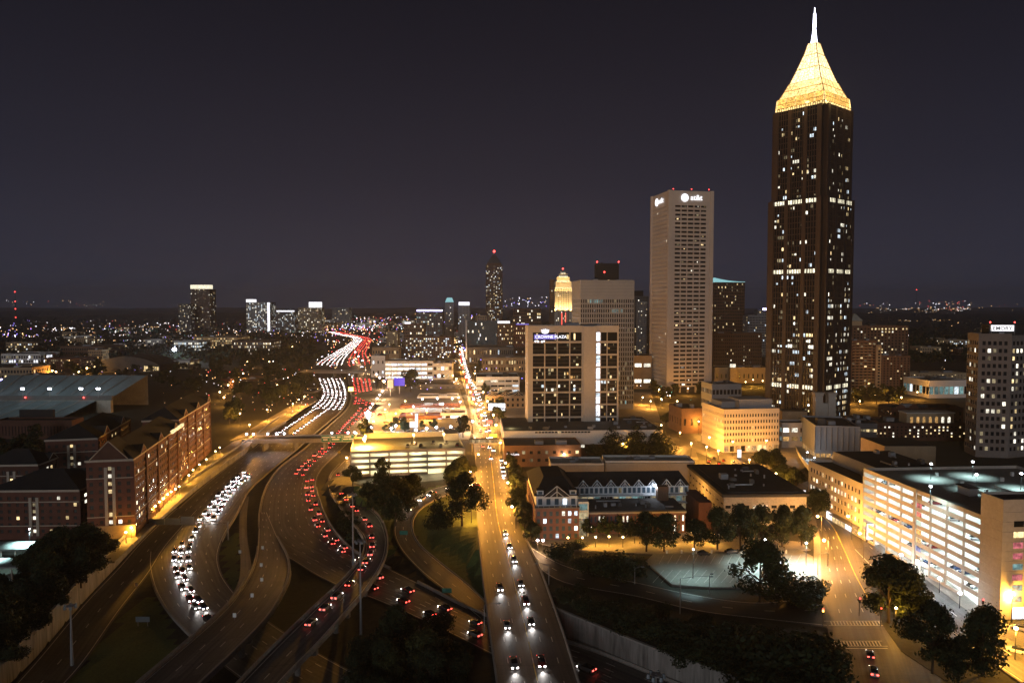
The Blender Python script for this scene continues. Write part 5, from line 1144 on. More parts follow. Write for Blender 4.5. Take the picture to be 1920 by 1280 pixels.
r, W, z = far('far_tower', 'distant glass tower with white roof signs and a bright vertical edge', 462, 506, 567, 2500, 16, 20, 'glass_grey', .38, ('lit_cool', 'lit_white', 'lit_dim'), cap=(561, 'sign_lit_white', 0, .3))
b = MB(); b.box(W * .9, -.6, 4, W, -.1, z, 'sign_glow'); b.build('light_strip', r)
far('far_tower', 'broad low glass block between two brighter far towers', 517, 550, 585, 2450, 14, 13, 'grey_dark', .3, ('lit_cool', 'lit_white', 'lit_dim'), cap=(582, 'sign_glow', .05, .95))
far('far_tower', 'distant lit tower with a large white sign on its stepped roof', 559, 600, 577, 2450, 15, 15, 'tan', .33, ('lit_white', 'lit_warm', 'lit_dim'), cap=(566, 'sign_lit_white', .5, 1.0))
far('far_tower', 'faint grey tower pair right of the white signed tower', 623, 655, 577, 3600, 14, 12, 'grey_panel', .15)
far('midtown_tower', 'mid rise with purple roof lights above the glaring car park', 781, 829, 584, 1700, 12, 15, 'grey_dark', .3, ('lit_white', 'lit_cool', 'lit_warm', 'lit_teal'), cap=(581, 'lamp_blue', .02, .98))
far('midtown_tower', 'brown mid rise with long white lit floors beside the street', 757, 846, 632, 1280, 24, 9, 'brown', .36, ('lit_white', 'lit_cool', 'lit_warm'))
far('midtown_tower', 'dark brown block with small white sign left of the lit floors', 757, 795, 608, 1350, 10, 9, 'brown', .16, cap=(604, 'sign_glow', .05, .3))
r, W, z = far('midtown_tower', 'slim tower with a teal lit lantern top', 834, 851, 567, 1900, 7, 20, 'grey_panel', .12)
b = MB(); b.prism([(1, 1), (W - 1, 1), (W - 1, 14), (1, 14)], z + .9, zz(558, 1900), 'teal_glow', .4); b.build('lantern_top', r)
far('midtown_tower', 'slim tower with a white lettered sign and purple lights', 859, 881, 573, 1800, 8, 18, 'grey_panel', .12, ('lit_cool', 'lit_dim'), cap=(566, 'sign_glow', .05, .95))
far('midtown_tower', 'blue glass slab left of the brown hotel pair', 877, 932, 603, 1250, 20, 10, 'glass_blue', .07, ('lit_cool', 'lit_teal', 'lit_white'), fw=.8, fh=.7, dark='glass_blue')
b = MB(); Y = 1245; x = gx(873, Y); b.box(x, Y, 0, x + 2.5, Y + 20, zz(600, Y), 'white_wall'); tag(b.build('white_fin_wall'), 'thin white fin wall at the edge of the blue glass slab', 'wall')
far('midtown_tower', 'brown hotel with a white lit sign along its roof', 933, 961, 607, 1200, 8, 9, 'brown', .45, ('lit_warm', 'lit_white'), fw=.4, fh=.4, cap=(602, 'sign_lit_white', .0, .82))
far('midtown_tower', 'red brown block with a blue roof strip beside the crown sign hotel', 963, 993, 610, 1150, 8, 8, 'brick', .25, ('lit_warm',), fw=.35, fh=.4, cap=(607, 'sign_blue', .15, .95))
far('midtown_tower', 'dark brick block with warm windows below the pointed far tower', 962, 1014, 579, 1600, 14, 12, 'brown', .25, ('lit_warm', 'lit_white'))
far('midtown_tower', 'wide low office with a white lettered sign beyond the blue slab', 876, 990, 652, 1150, 30, 2, 'grey_dark', .35, ('lit_warm', 'lit_dim', 'lit_cool'))
far('midtown_tower', 'pale stepped slab left of the pointed far tower', 892, 912, 592, 1750, 6, 12, 'tan', .06)
r, W, z = far('pointed_tower', 'distant tower with a dark pyramid top and red beacon', 911, 942, 497, 1900, 13, 44, 'brown', .25, ('lit_white', 'lit_cool', 'lit_warm', 'lit_dim'), fw=.5, fh=.5)
b = MB(); b.prism([(3, 3), (W - 3, 3), (W - 3, 28), (3, 28)], z, zz(493, 1900), 'brown'); b.prism([(3, 3), (W - 3, 3), (W - 3, 28), (3, 28)], zz(493, 1900), zz(476, 1900), 'roof_grey', .85); b.build('pyramid_roof', r)
b = MB(); b.bar((W / 2, 15, zz(478, 1900)), (W / 2, 15, zz(471, 1900)), .5, 'steel'); b.ball(W / 2, 15, zz(470.5, 1900), 3.0, 'lamp_red', 8, 5); b.build('beacon', r)
def gilded():
    Y = 1500; X = gx(1040, Y); W = gx(1072, Y) - X; root = thing('gilded_tower', 'distant tower with floodlit golden shoulders and a rounded lit top', 'tower', (X, Y, 0)); zt = zz(540, Y); m = MB(); st = noweld(MB())
    facade(m, root, (0, 0), (1, 0), W, 0, zt, 9, 30, 'limestone', .45, .7, .5, .08, ('lit_warm', 'lit_white'), False, 2, 0, 1, None, st); shell(m, W, W, 0, zt, 'limestone', 'F'); m.build('wall', root); st.build('window_panes', root, stuff=True)
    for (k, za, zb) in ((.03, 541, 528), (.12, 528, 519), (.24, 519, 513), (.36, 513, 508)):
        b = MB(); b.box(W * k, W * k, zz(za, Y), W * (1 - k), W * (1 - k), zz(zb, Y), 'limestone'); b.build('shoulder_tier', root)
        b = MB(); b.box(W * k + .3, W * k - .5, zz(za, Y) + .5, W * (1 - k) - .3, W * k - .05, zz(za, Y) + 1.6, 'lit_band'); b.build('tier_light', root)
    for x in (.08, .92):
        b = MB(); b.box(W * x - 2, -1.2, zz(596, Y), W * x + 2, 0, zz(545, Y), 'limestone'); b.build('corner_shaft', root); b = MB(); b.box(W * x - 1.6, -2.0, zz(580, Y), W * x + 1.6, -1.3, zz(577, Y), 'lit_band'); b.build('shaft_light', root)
    for x in (-.0, .33, .66, 1.0):
        for py, e in ((582, 30000), (546, 9000), (530, 9000)):
            l = bpy.data.lights.new('facade_floodlight', 'SPOT'); l.energy = e * 3; l.color = (1, .62, .2); l.spot_size = 1.5; l.shadow_soft_size = .8; o = put('facade_floodlight', l, root, (W * x, -9, zz(py, Y) - 4)); o.rotation_euler = (math.radians(155), 0, 0)
    for x in (.4, .62): b = MB(); b.box(W * x, -.4, zz(610, Y), W * x + .8, -.05, zz(586, Y), 'neon_red'); b.build('neon_line', root)
    b = MB(); b.bar((W / 2, W / 2, zz(508, Y)), (W / 2, W / 2, zz(503, Y)), .4, 'steel'); b.ball(W / 2, W / 2, zz(503, Y), 1.6, 'lamp_red', 6, 4); b.build('beacon', root)
gilded()
far('midtown_tower', 'dim slab tucked behind the gilded tower', 1031, 1041, 525, 1550, 4, 30, 'brown', .06)
far('midtown_tower', 'dark tower with a roof sign between the grey block and the globe tower', 1190, 1216, 556, 1500, 9, 24, 'grey_dark', .1, cap=(545, 'roof_dark', .0, .6))
far('midtown_tower', 'pale slim tower against the globe tower', 1196, 1212, 566, 1400, 6, 26, 'grey_panel', .08)
r, W, z = far('construction_tower', 'unfinished dark tower frame with red crane lights', 1118, 1160, 494, 1350, 10, 36, 'roof_dark', .03, ('lit_warm',), par=.2)
for x, py in ((.02, 491), (.98, 491), (.35, 510)):
    b = MB(); b.bar((W * x, -1, zz(py + 6, 1350)), (W * x, -1, zz(py, 1350)), .4, 'tan'); b.ball(W * x, -1, zz(py, 1350), 1.4, 'lamp_red', 6, 4); b.build('crane_mast', r)
r, W, z = far('curved_tower', 'distant hotel with a teal lit sloping roof edge', 1339, 1396, 529, 1500, 18, 22, 'brown', .10, ('lit_warm', 'lit_dim'), flat=False)
n = 12
for i in range(n):
    x0, x1 = W * i / n, W * (i + 1) / n; f = lambda t: z + 8 * (1 - t) ** 2 + 1
    b = MB(); b.hexa([(x0, -.3, z), (x1, -.3, z), (x1, 20, z), (x0, 20, z)], [(x0, -.3, f(i / n)), (x1, -.3, f((i + 1) / n)), (x1, 20, f((i + 1) / n)), (x0, 20, f(i / n))], 'teal_glow'); b.build('roof_segment', r)
far('midtown_tower', 'blue topped apartment tower left of the golden tower', 1402, 1442, 592, 1300, 14, 16, 'grey_panel', .10, ('lit_warm', 'lit_dim', 'lit_cool'))
far('midtown_tower', 'far apartment slab with blue roof lights left of the golden tower', 1420, 1440, 582, 1500, 6, 16, 'grey_panel', .08, cap=(578, 'lamp_blue', .6, .9))
# campus left
for a in (('campus_hall', 'white lit glass hall at the far left edge', 2, 76, 664, 1150, 16, 2, 'white_wall', .5, ('lit_blank', 'lit_dim')), ('campus_hall', 'low dark brick hall with small lit windows left of the arena', 84, 150, 672, 1050, 18, 4, 'brick_dark', .22, ('lit_warm', 'lit_dim')),
          ('campus_hall', 'orange floodlit hall left of the arena roof', 165, 192, 657, 1100, 8, 6, 'tan', .3, ('lit_amber',)), ('campus_hall', 'dark long hall with a glowing white roof lantern', 110, 196, 650, 1250, 20, 3, 'brown', .05, ('lit_dim',)),
          ('campus_hall', 'curved pale hall at the left edge above the stadium', -10, 60, 690, 900, 12, 2, 'tan', .1, ('lit_warm',)), ('campus_hall', 'low hall with lit canopy above the stadium stand', 40, 95, 704, 860, 12, 1, 'tan', .5, ('lit_amber', 'lit_warm')),
          ('campus_hall', 'amber lit long campus block with two storeys in the middle left', 362, 445, 632, 1550, 26, 5, 'tan', .75, ('lit_amber', 'lit_warm')), ('campus_hall', 'car park with two rows of small white lights in the middle left', 434, 508, 640, 1350, 30, 4, 'brown', .45, ('lit_white', 'lit_warm')),
          ('campus_hall', 'white floodlit glass hall beside the bright flood lamp', 326, 372, 640, 1450, 12, 3, 'white_wall', .8, ('lit_cool', 'lit_white')), ('campus_hall', 'low pale hall right of the arena', 303, 356, 677, 1050, 14, 2, 'white_wall', .5, ('lit_warm', 'lit_dim')),
          ('campus_hall', 'dark two storey hall with scattered lights beside the second dormitory', 446, 520, 712, 880, 16, 3, 'brown', .2, ('lit_warm', 'lit_dim')), ('campus_hall', 'small warm lit house among the trees left of the freeway', 412, 432, 712, 800, 5, 3, 'brick', .4, ('lit_amber',)),
          ('campus_hall', 'long flat hall with green roof edge among the trees', 510, 590, 735, 760, 14, 1, 'grey_dark', .2, ('lit_dim',))):
    far(*a)
Y = 1000; X = gx(192, Y); r = thing('arena', 'arena with a low curved roof and lit tall windows left of centre', 'arena', (X, Y, 0)); W = gx(300, Y) - X; zt = zz(668, Y); n = 14
for i in range(n):
    x0, x1 = W * i / n, W * (i + 1) / n; f = lambda t: 9 + (zt - 9) * math.sin(math.pi * min(max(t * .85 + .15, 0), 1)) ** .8
    b = MB(); b.hexa([(x0, 0, 0), (x1, 0, 0), (x1, 60, 0), (x0, 60, 0)], [(x0, 0, f(i / n)), (x1, 0, f((i + 1) / n)), (x1, 60, f((i + 1) / n)), (x0, 60, f(i / n))], 'roof_grey'); b.build('roof_segment', r)
for i in range(7): put('tall_window', boxmesh('tall_window', 2, .2, 7 - .4 * i, 'lit_warm'), r, (W * .74 + i * 2.9, -.1, 5))

# low blocks that fill the middle distance
rq = random.Random(21)
def infill(label, group, n, x0, x1, y0, y1, lit, walls):
    for _ in range(n):
        px = rq.uniform(x0, x1); py = rq.uniform(y0, y1); Y = gy(py); h = rq.uniform(6, 20); w = rq.uniform(24, 60); wp = w * FPX / Y
        block('low_city_block', label, px, px + wp, py - h * FPX / Y, Y, rq.uniform(16, 34), max(3, int(w / 4)), max(1, int(h / 4)), rq.choice(walls), lit * rq.uniform(.5, 1.5), rq.choice((('lit_warm', 'lit_white'), ('lit_cool', 'lit_white', 'lit_warm'), ('lit_amber', 'lit_dim'))), 0, group=group, fw=.6, fh=.5, units=1)
infill('small lit block in the crowded middle distance beside the far freeway', 'blocks beside the far freeway', 10, 705, 850, 622, 645, .5, ('white_wall', 'tan', 'brown', 'grey_panel'))
infill('small lit block beyond the curving far freeway', 'blocks beyond the far freeway', 12, 600, 760, 603, 617, .6, ('white_wall', 'tan', 'brown'))
infill('small block on the right of the far street', 'blocks right of the far street', 8, 890, 990, 628, 668, .45, ('tan', 'brown', 'grey_panel'))
infill('low lit campus block at the far left', 'far left campus blocks', 14, 0, 330, 616, 672, .35, ('tan', 'brown', 'white_wall', 'brick_dark'))
infill('low block among the woods right of the golden tower', 'blocks right of the golden tower', 6, 1705, 1800, 640, 700, .25, ('tan', 'brown'))

# ------------------------------------------------------------------ plant on the empty roofs
def roof_plant(root, x0, y0, x1, y1, z, n):
    for _ in range(n):
        x, y = R.uniform(x0, x1), R.uniform(y0, y1); k = R.random(); m = MB()
        if k < .45: w, d, h = R.uniform(1.2, 3.5), R.uniform(1.2, 3), R.uniform(.8, 2); m.box(x, y, z, x + w, y + d, z + h, R.choice(['grey_panel', 'steel', 'roof_grey'])); m.box(x + .2, y + .2, z + h, x + w - .2, y + d - .2, z + h + .2, 'grey_dark'); m.build('roof_unit', root)
        elif k < .75: m.cone(x, y, z, .35, z + R.uniform(.6, 1.6), .35, 'steel', 8); m.build('vent_pipe', root)
        else: L = R.uniform(4, 11); m.box(x, y, z + .3, min(x + L, x1 + 2), y + .5, z + .8, 'steel'); m.box(x, y + .05, z, x + .4, y + .45, z + .3, 'steel_dark'); m.build('duct', root)
for o in bpy.data.objects:
    if o.parent is None and o.get("label"):
        if o.name == 'hotel_podium': roof_plant(o, 8, 3, 90, 16, zz(808, 436) + .1, 10); roof_plant(o, 64, 8, 90, 45, zz(808, 436) + .1, 9)
        elif o.name == 'dark_roof_office': roof_plant(o, 4, 5, 28, 50, 13.5, 13)
        elif o.name == 'gabled_lofts': roof_plant(o, 24, 8, 54, 20, 9.2, 10)
        elif o.name == 'deck_office': roof_plant(o, 6, 13, 34, 32, 25.6, 8)
        elif o.name == 'lofts_garage_roof': roof_plant(o, 2, 2, 18, 12, 12.8, 4)
        elif o.name == 'lofts_rear_roof': roof_plant(o, 2, 2, 34, 10, 12.8, 6)

# ------------------------------------------------------------------ trees
def crown_mesh(name, seed, n, leaf, mats, shape='round', lobes=16):
    rg = np.random.default_rng(seed)
    C = []
    for i in range(lobes):
        a = rg.uniform(0, 6.283); h = rg.uniform(0.0, 1.0)
        if shape == 'cone': rad = 0.40 * (1 - h) ** .8; C.append((rad * math.cos(a) * .6, rad * math.sin(a) * .6, .14 + .80 * h, .10 + .15 * (1 - h)))
        elif shape == 'bush': C.append((rg.uniform(-.36, .36), rg.uniform(-.36, .36), rg.uniform(.12, .55), rg.uniform(.18, .3)))
        else:
            rad = .30 * math.sin(math.pi * min(1, h * .8 + .18)) * rg.uniform(.4, 1.35); C.append((rad * math.cos(a), rad * math.sin(a), .28 + .60 * h, rg.uniform(.07, .19)))
    C = np.array(C); w = C[:, 3] ** 2; k = rg.choice(len(C), n, p=w / w.sum())
    d = rg.normal(size=(n, 3)); d /= np.linalg.norm(d, axis=1)[:, None]; r = rg.uniform(.45, 1.0, n) ** .6 + np.where(rg.random(n) < .12, rg.uniform(0, .45, n), 0)
    P = C[k, :3] + d * (C[k, 3] * r)[:, None]; P[:, 2] = np.maximum(P[:, 2], .03 if shape == 'bush' else .1)
    t = rg.normal(size=(n, 3)); t -= d * (t * d).sum(1)[:, None] * .7; t /= np.linalg.norm(t, axis=1)[:, None]; b = np.cross(d + rg.normal(size=(n, 3)) * .5, t); b /= np.linalg.norm(b, axis=1)[:, None]
    s = leaf * rg.uniform(.6, 1.3, n)[:, None]
    V = np.stack([P - t * s, P + b * s * .55, P + t * s, P - b * s * .55], 1).reshape(-1, 3)
    me = bpy.data.meshes.new(name); me.from_pydata(V.tolist(), [], np.arange(4 * n).reshape(-1, 4).tolist())
    for m in mats: me.materials.append(MATS[m])
    me.polygons.foreach_set("material_index", (rg.random(n) < .3).astype(np.int32) if len(mats) > 1 else np.zeros(n, np.int32)); me.update()
    return me
def trunk_mesh(seed):
    rg = random.Random(seed); m = MB(); z = .42; m.bar((0, 0, -.02), (.01, 0, z), .022, 'bark', 7, .014)
    for i in range(6):
        a = i * 1.05 + rg.random(); L = rg.uniform(.16, .28); m.bar((0, 0, rg.uniform(.24, .4)), (L * math.cos(a), L * math.sin(a), rg.uniform(.48, .72)), .010, 'bark', 5, .004)
    m.bar((.01, 0, z), (.0, 0.01, .85), .013, 'bark', 5, .003)
    return m.mesh('trunk')
CR = {'n': [crown_mesh('crown', i, 5200, .026, mm, lobes=22) for i, mm in enumerate((('leaf_dark', 'leaf'), ('leaf', 'leaf_dark'), ('leaf_olive', 'leaf'), ('leaf_dark', 'leaf'), ('leaf', 'leaf_dark')))],
      'm': [crown_mesh('crown', 10 + i, 1300, .048, mm) for i, mm in enumerate((('leaf_dark', 'leaf'), ('leaf', 'leaf_dark'), ('leaf_olive', 'leaf')))],
      'c': [crown_mesh('crown', 20 + i, 3600, .028, ('leaf_dark', 'leaf'), 'cone', 26) for i in range(2)],
      'b': [crown_mesh('foliage', 30 + i, 2600, .04, ('leaf_dark', 'leaf'), 'bush') for i in range(3)]}
TR = [trunk_mesh(i) for i in range(3)]
def stem_bush():
    m = MB(); [m.bar((0, 0, -.03), (.25 * math.cos(a), .25 * math.sin(a), .5), .015, 'bark', 4, .005) for a in (0, 1.3, 2.5, 3.8, 5)]; return m.mesh('stem')
SBM = stem_bush()
NTREE = [0]
def tree(label, group, x, y, h, kind='n', var=None, z=0.0, wide=1.0):
    nm = 'shrub' if kind == 'b' else ('conifer_tree' if kind == 'c' else 'leafy_tree')
    o = thing(nm, label, 'shrub' if kind == 'b' else 'tree', (x, y, z), R.uniform(0, 6.28), group); o.scale = (h * wide, h * wide, h)
    v = R.randrange(len(CR[kind])) if var is None else var
    put('crown' if kind != 'b' else 'foliage', CR[kind][v], o); put('trunk' if kind != 'b' else 'stem', SBM if kind == 'b' else TR[R.randrange(3)], o); NTREE[0] += 1
    return o
def tpx(label, px, pyb, pyt, kind='n', var=None, z=0.0, wide=1.0, group=None):
    Y = gy(pyb, z); return tree(label, group, gx(px, Y, z), Y, zz(pyt, Y) - z, kind, var, z, wide)
tpx('large round tree on the traffic island before the parking deck', 1666, 1168, 1040, 'n', 0, wide=1.15)
tpx('smaller tree leaning on the large round island tree', 1702, 1172, 1068, 'n', 1)
tpx('leftmost of the two big trees at the lower right corner', 1748, 1262, 1124, 'n', 0, wide=.9)
tpx('rightmost of the two big trees at the lower right corner', 1842, 1265, 1136, 'n', 1, wide=.9)
tpx('low dark tree filling the gap between the two big corner trees', 1796, 1282, 1190, 'n', 0, wide=1.15)
tpx('wide tree standing against the white lit parking lot', 1425, 1128, 1012, 'n', 1, wide=1.15)
tpx('dark shrub mass right of the tree at the white parking lot', 1492, 1128, 1062, 'b', 0, wide=1.5)
tpx('low shrub at the street corner of the white parking lot', 1520, 1120, 1078, 'b', 1, wide=1.3)
for i, (px, b, t) in enumerate(((1212, 1034, 957), (1245, 1034, 962), (1302, 1030, 972), (1345, 1030, 950), (1388, 1028, 944), (1428, 1026, 948), (1466, 1025, 946), (1503, 1022, 950))):
    tpx('leafy tree in the tall row behind the white parking lot', px, b, t, 'n', i % 2, wide=1.05, group='tree row behind the parking lot')
for px, b, t in ((1100, 1008, 972), (1130, 1008, 968), (1160, 1006, 966), (1182, 1006, 972)):
    tpx('small plaza tree over the amber lamps before the brick lofts', px, b, t, 'm', 1, group='plaza trees by the lofts')
for px, b, t, w in ((1050, 1048, 1010, 1.4), (1105, 1072, 1032, 1.4), (1150, 1082, 1022, 1.3), (1185, 1078, 1030, 1.1), (1080, 1030, 1008, 1.5)):
    tpx('dark rounded bush between the slip road and the amber plaza', px, b, t, 'b', 0, wide=w, group='bushes by the slip road')
for i, (px, b, t) in enumerate(((1060, 1140, 1098), (1100, 1158, 1110), (1140, 1175, 1118), (1180, 1190, 1128), (1225, 1205, 1142), (1270, 1222, 1150), (1315, 1238, 1160), (1360, 1255, 1172), (1405, 1270, 1180), (1450, 1285, 1190), (1490, 1290, 1165), (1525, 1285, 1175), (1245, 1165, 1130), (1310, 1185, 1148), (1375, 1200, 1162), (1440, 1215, 1172), (1500, 1240, 1178), (1430, 1320, 1230), (1500, 1330, 1240), (1090, 1125, 1095), (1170, 1145, 1118), (1540, 1275, 1200), (1340, 1262, 1205), (1280, 1250, 1190))):
    tpx('dark bush on the bank above the stained retaining wall', px, b - 11, t - 4, 'b', i % 3, wide=1.35, group='bushes above the retaining wall')
tpx('tall dark tree on the loop lawn beside the street lamp', 866, 985, 884, 'n', 0, wide=1.0)
tpx('dark tree just above the loop lawn by the street', 852, 935, 868, 'n', 1)
tpx('conical tree inside the loop ramp lawn', 822, 992, 926, 'c', 0, z=-.8)
for px, b, t, k in ((700, 958, 916, 0), (722, 968, 902, 2), (748, 950, 890, 2), (776, 938, 886, 0), (690, 940, 905, 1), (742, 985, 930, 1), (765, 960, 912, 0), (716, 940, 880, 2)):
    tpx('tree in the olive cluster between the flyover and the parking deck', px, b, t, 'n', k, wide=1.15, group='trees by the flyover')
tpx('small olive tree on the grass strip by the flyover start', 661, 912, 870, 'n', 2, z=-2)
tpx('lamp lit olive tree before the low parking deck', 716, 893, 856, 'n', 2); tpx('bushy tree at the street end of the low parking deck', 868, 898, 852, 'n', 2, wide=1.2); tpx('tree at the near corner of the low parking deck', 846, 905, 868, 'n', 0)
for px, b, t in ((962, 900, 862), (968, 935, 884), (974, 965, 912), (984, 990, 938), (996, 1018, 975), (955, 880, 850)):
    tpx('dark tree lining the street beside the brick lofts', px, b, t, 'n', 0, group='street trees by the lofts')
for px, t in ((1148, 800), (1193, 796), (1236, 799)): tpx('dark cone shaped tree standing before the hotel podium', px, 858, t, 'c', None, wide=1.35, group='cone trees before the podium')
tpx('round dark tree at the left foot of the cone trees', 1112, 868, 832, 'n', 0, wide=1.3)
for px, b, t in ((640, 955, 935), (650, 975, 948), (660, 1000, 965), (668, 1015, 985), (648, 990, 960), (636, 938, 920)):
    tpx('bush on the narrow island between flyover and freeway', px, b, t, 'b', None, z=-6, wide=1.2, group='island bushes by the flyover')
def grove(label, group, poly, n, h0, h1, kind='m', z=0.0, wide=1.1, nmin=None):
    xs = [p[0] for p in poly]; ys = [p[1] for p in poly]; k = 0; tries = 0
    while k < n and tries < n * 60:
        tries += 1
        px = R.uniform(min(xs), max(xs)); Y = 1 / R.uniform(1 / gy(min(ys), z), 1 / gy(max(ys), z)); py = None
        X = gx(px, Y, z); P = [gp(*p, z) for p in poly]
        if not inside(P, np.array([X]), np.array([Y]))[0]: continue
        tree(label, group, X, Y, R.uniform(h0, h1), kind, None, z, wide * R.uniform(.85, 1.2)); k += 1
grove('dark tree in the unlit wood at the lower left corner', 'wood at the lower left', [(-40, 1075), (150, 1030), (205, 1040), (190, 1065), (120, 1135), (30, 1235), (-60, 1300)], 34, 8, 15, 'n')
grove('dark shrub by the unlit lower left wood', 'wood at the lower left edge', [(0, 1150), (120, 1110), (150, 1120), (40, 1230), (-40, 1290)], 14, 3, 6, 'b')
grove('dark bush in the hollow under the flyover', 'bushes under the flyover', [(745, 1150), (800, 1165), (890, 1235), (880, 1330), (650, 1330), (690, 1220)], 26, 4, 9, 'b', ZF)
grove('dark tree in the hollow beside the street bridge', 'trees under the street bridge', [(720, 1180), (800, 1180), (880, 1250), (870, 1300), (700, 1290)], 6, 8, 11, 'n', ZF)
grove('tree in the dark belt left of the freeway', 'tree belt left of the freeway', [(432, 800), (500, 770), (575, 745), (590, 705), (520, 690), (440, 740), (425, 790)], 46, 10, 17)
grove('tree in the dark campus grove behind the second dormitory', 'campus grove', [(310, 745), (430, 735), (520, 680), (500, 660), (330, 690), (300, 720)], 46, 9, 16)
grove('tree in the broad wood before the far towers', 'wood before the far towers', [(380, 690), (600, 690), (610, 640), (480, 632), (380, 660)], 50, 10, 18)
grove('tree between the stadium and the campus halls', 'trees above the stadium', [(0, 712), (200, 708), (300, 705), (290, 685), (150, 690), (0, 700)], 30, 9, 15)
grove('tree behind the small edge dormitory', 'trees by the edge dormitory', [(0, 880), (90, 870), (90, 830), (30, 820), (-20, 850)], 12, 9, 14)
grove('street tree on the wooded side of the far street', 'trees along the far street', [(918, 745), (940, 760), (945, 800), (928, 800), (912, 760), (885, 700), (900, 690)], 18, 9, 15)
grove('tree among the shops right of the freeway', 'trees among the shops', [(690, 800), (870, 806), (870, 818), (690, 816)], 10, 6, 9)
tpx('dark tree before the glaring car park', 770, 735, 690, 'm', 0, wide=1.2); tpx('dark tree at the diner corner of the street', 868, 820, 776, 'm', 0); tpx('dark tree at the freeway end of the overpass', 684, 828, 784, 'm', 1)
grove('tree at the foot of the globe sign tower', 'trees by the globe tower', [(1195, 755), (1330, 745), (1335, 725), (1220, 725)], 14, 8, 13)
grove('lamp lit tree on the slope below the stone office', 'trees below the stone office', [(1405, 868), (1440, 866), (1495, 905), (1500, 925), (1470, 915)], 14, 8, 12, 'n')
grove('tree by the street before the deck office', 'trees before the deck office', [(1520, 965), (1560, 962), (1580, 975), (1545, 980)], 4, 10, 13, 'n')
grove('tree at the foot of the brown apartments', 'trees by the apartments', [(1595, 760), (1690, 758), (1690, 742), (1600, 742)], 16, 9, 14)
grove('tree along the avenue below the hotel', 'trees left of the avenue', [(1240, 800), (1275, 790), (1290, 800), (1255, 812)], 5, 8, 11)
# woods and bushes too far to tell apart
rg = np.random.default_rng(5); n = 5200
Yd = 1 / rg.uniform(1 / 9000, 1 / 1150, n); Xd = (rg.uniform(-260, 2180, n) - 960) / FPX * Yd
pxd = 960 + Xd * FPX / Yd; keep = ~((pxd > 590) & (pxd < 720) & (Yd < 3200)) & ~((pxd > 720) & (pxd < 1450) & (Yd < 1500)); Xd, Yd = Xd[keep], Yd[keep]; n = len(Xd); q = 12
hh = rg.uniform(8, 17, n); base = np.stack([Xd, Yd, np.zeros(n)], 1)[:, None, :] + rg.normal(size=(n, q, 3)) * np.stack([hh * .33, hh * .33, hh * .2], 1)[:, None, :] + np.stack([0 * hh, 0 * hh, hh * .55], 1)[:, None, :]
base = base.reshape(-1, 3); N = len(base); t = rg.normal(size=(N, 3)); t /= np.linalg.norm(t, axis=1)[:, None]; b = np.cross(t, rg.normal(size=(N, 3))); b /= np.linalg.norm(b, axis=1)[:, None]; s = (np.repeat(hh, q) * rg.uniform(.2, .34, N))[:, None]
V = np.stack([base - t * s, base + b * s * .7, base + t * s, base - b * s * .7], 1).reshape(-1, 3)
me = bpy.data.meshes.new('distant_woods'); me.from_pydata(V.tolist(), [], np.arange(4 * N).reshape(-1, 4).tolist()); me.materials.append(MATS['leaf_dark']); me.update()
tag(put('distant_woods', me), 'dark far off woods spreading to the horizon', 'woods', kind='stuff')
# far lights of the suburbs
def far_lights(name, label, spec):
    mb = noweld(MB())
    for (x0, x1, y0, y1, n, mats, sz) in spec:
        for _ in range(n):
            px, py = R.uniform(x0, x1), R.uniform(y0, y1); Y = gy(max(py, 578), 7); Y = min(Y, 9000); X = gx(px, Y, 7); z = zz(py, Y); r = Y / FPX * sz * R.uniform(.6, 1.3); m = R.choice(mats)
            v = [(X + r, Y, z), (X, Y + r, z), (X - r, Y, z), (X, Y - r, z), (X, Y, z + r), (X, Y, z - r)]
            for a, b2, c in ((0, 1, 4), (1, 2, 4), (2, 3, 4), (3, 0, 4), (1, 0, 5), (2, 1, 5), (3, 2, 5), (0, 3, 5)): mb.face([v[a], v[b2], v[c]], m)
    return tag(mb.build(name), label, 'lights', kind='stuff')
Wm, Wh, Bl, Rd, Tl = 'far_warm', 'far_white', 'far_blue', 'far_red', 'far_teal'
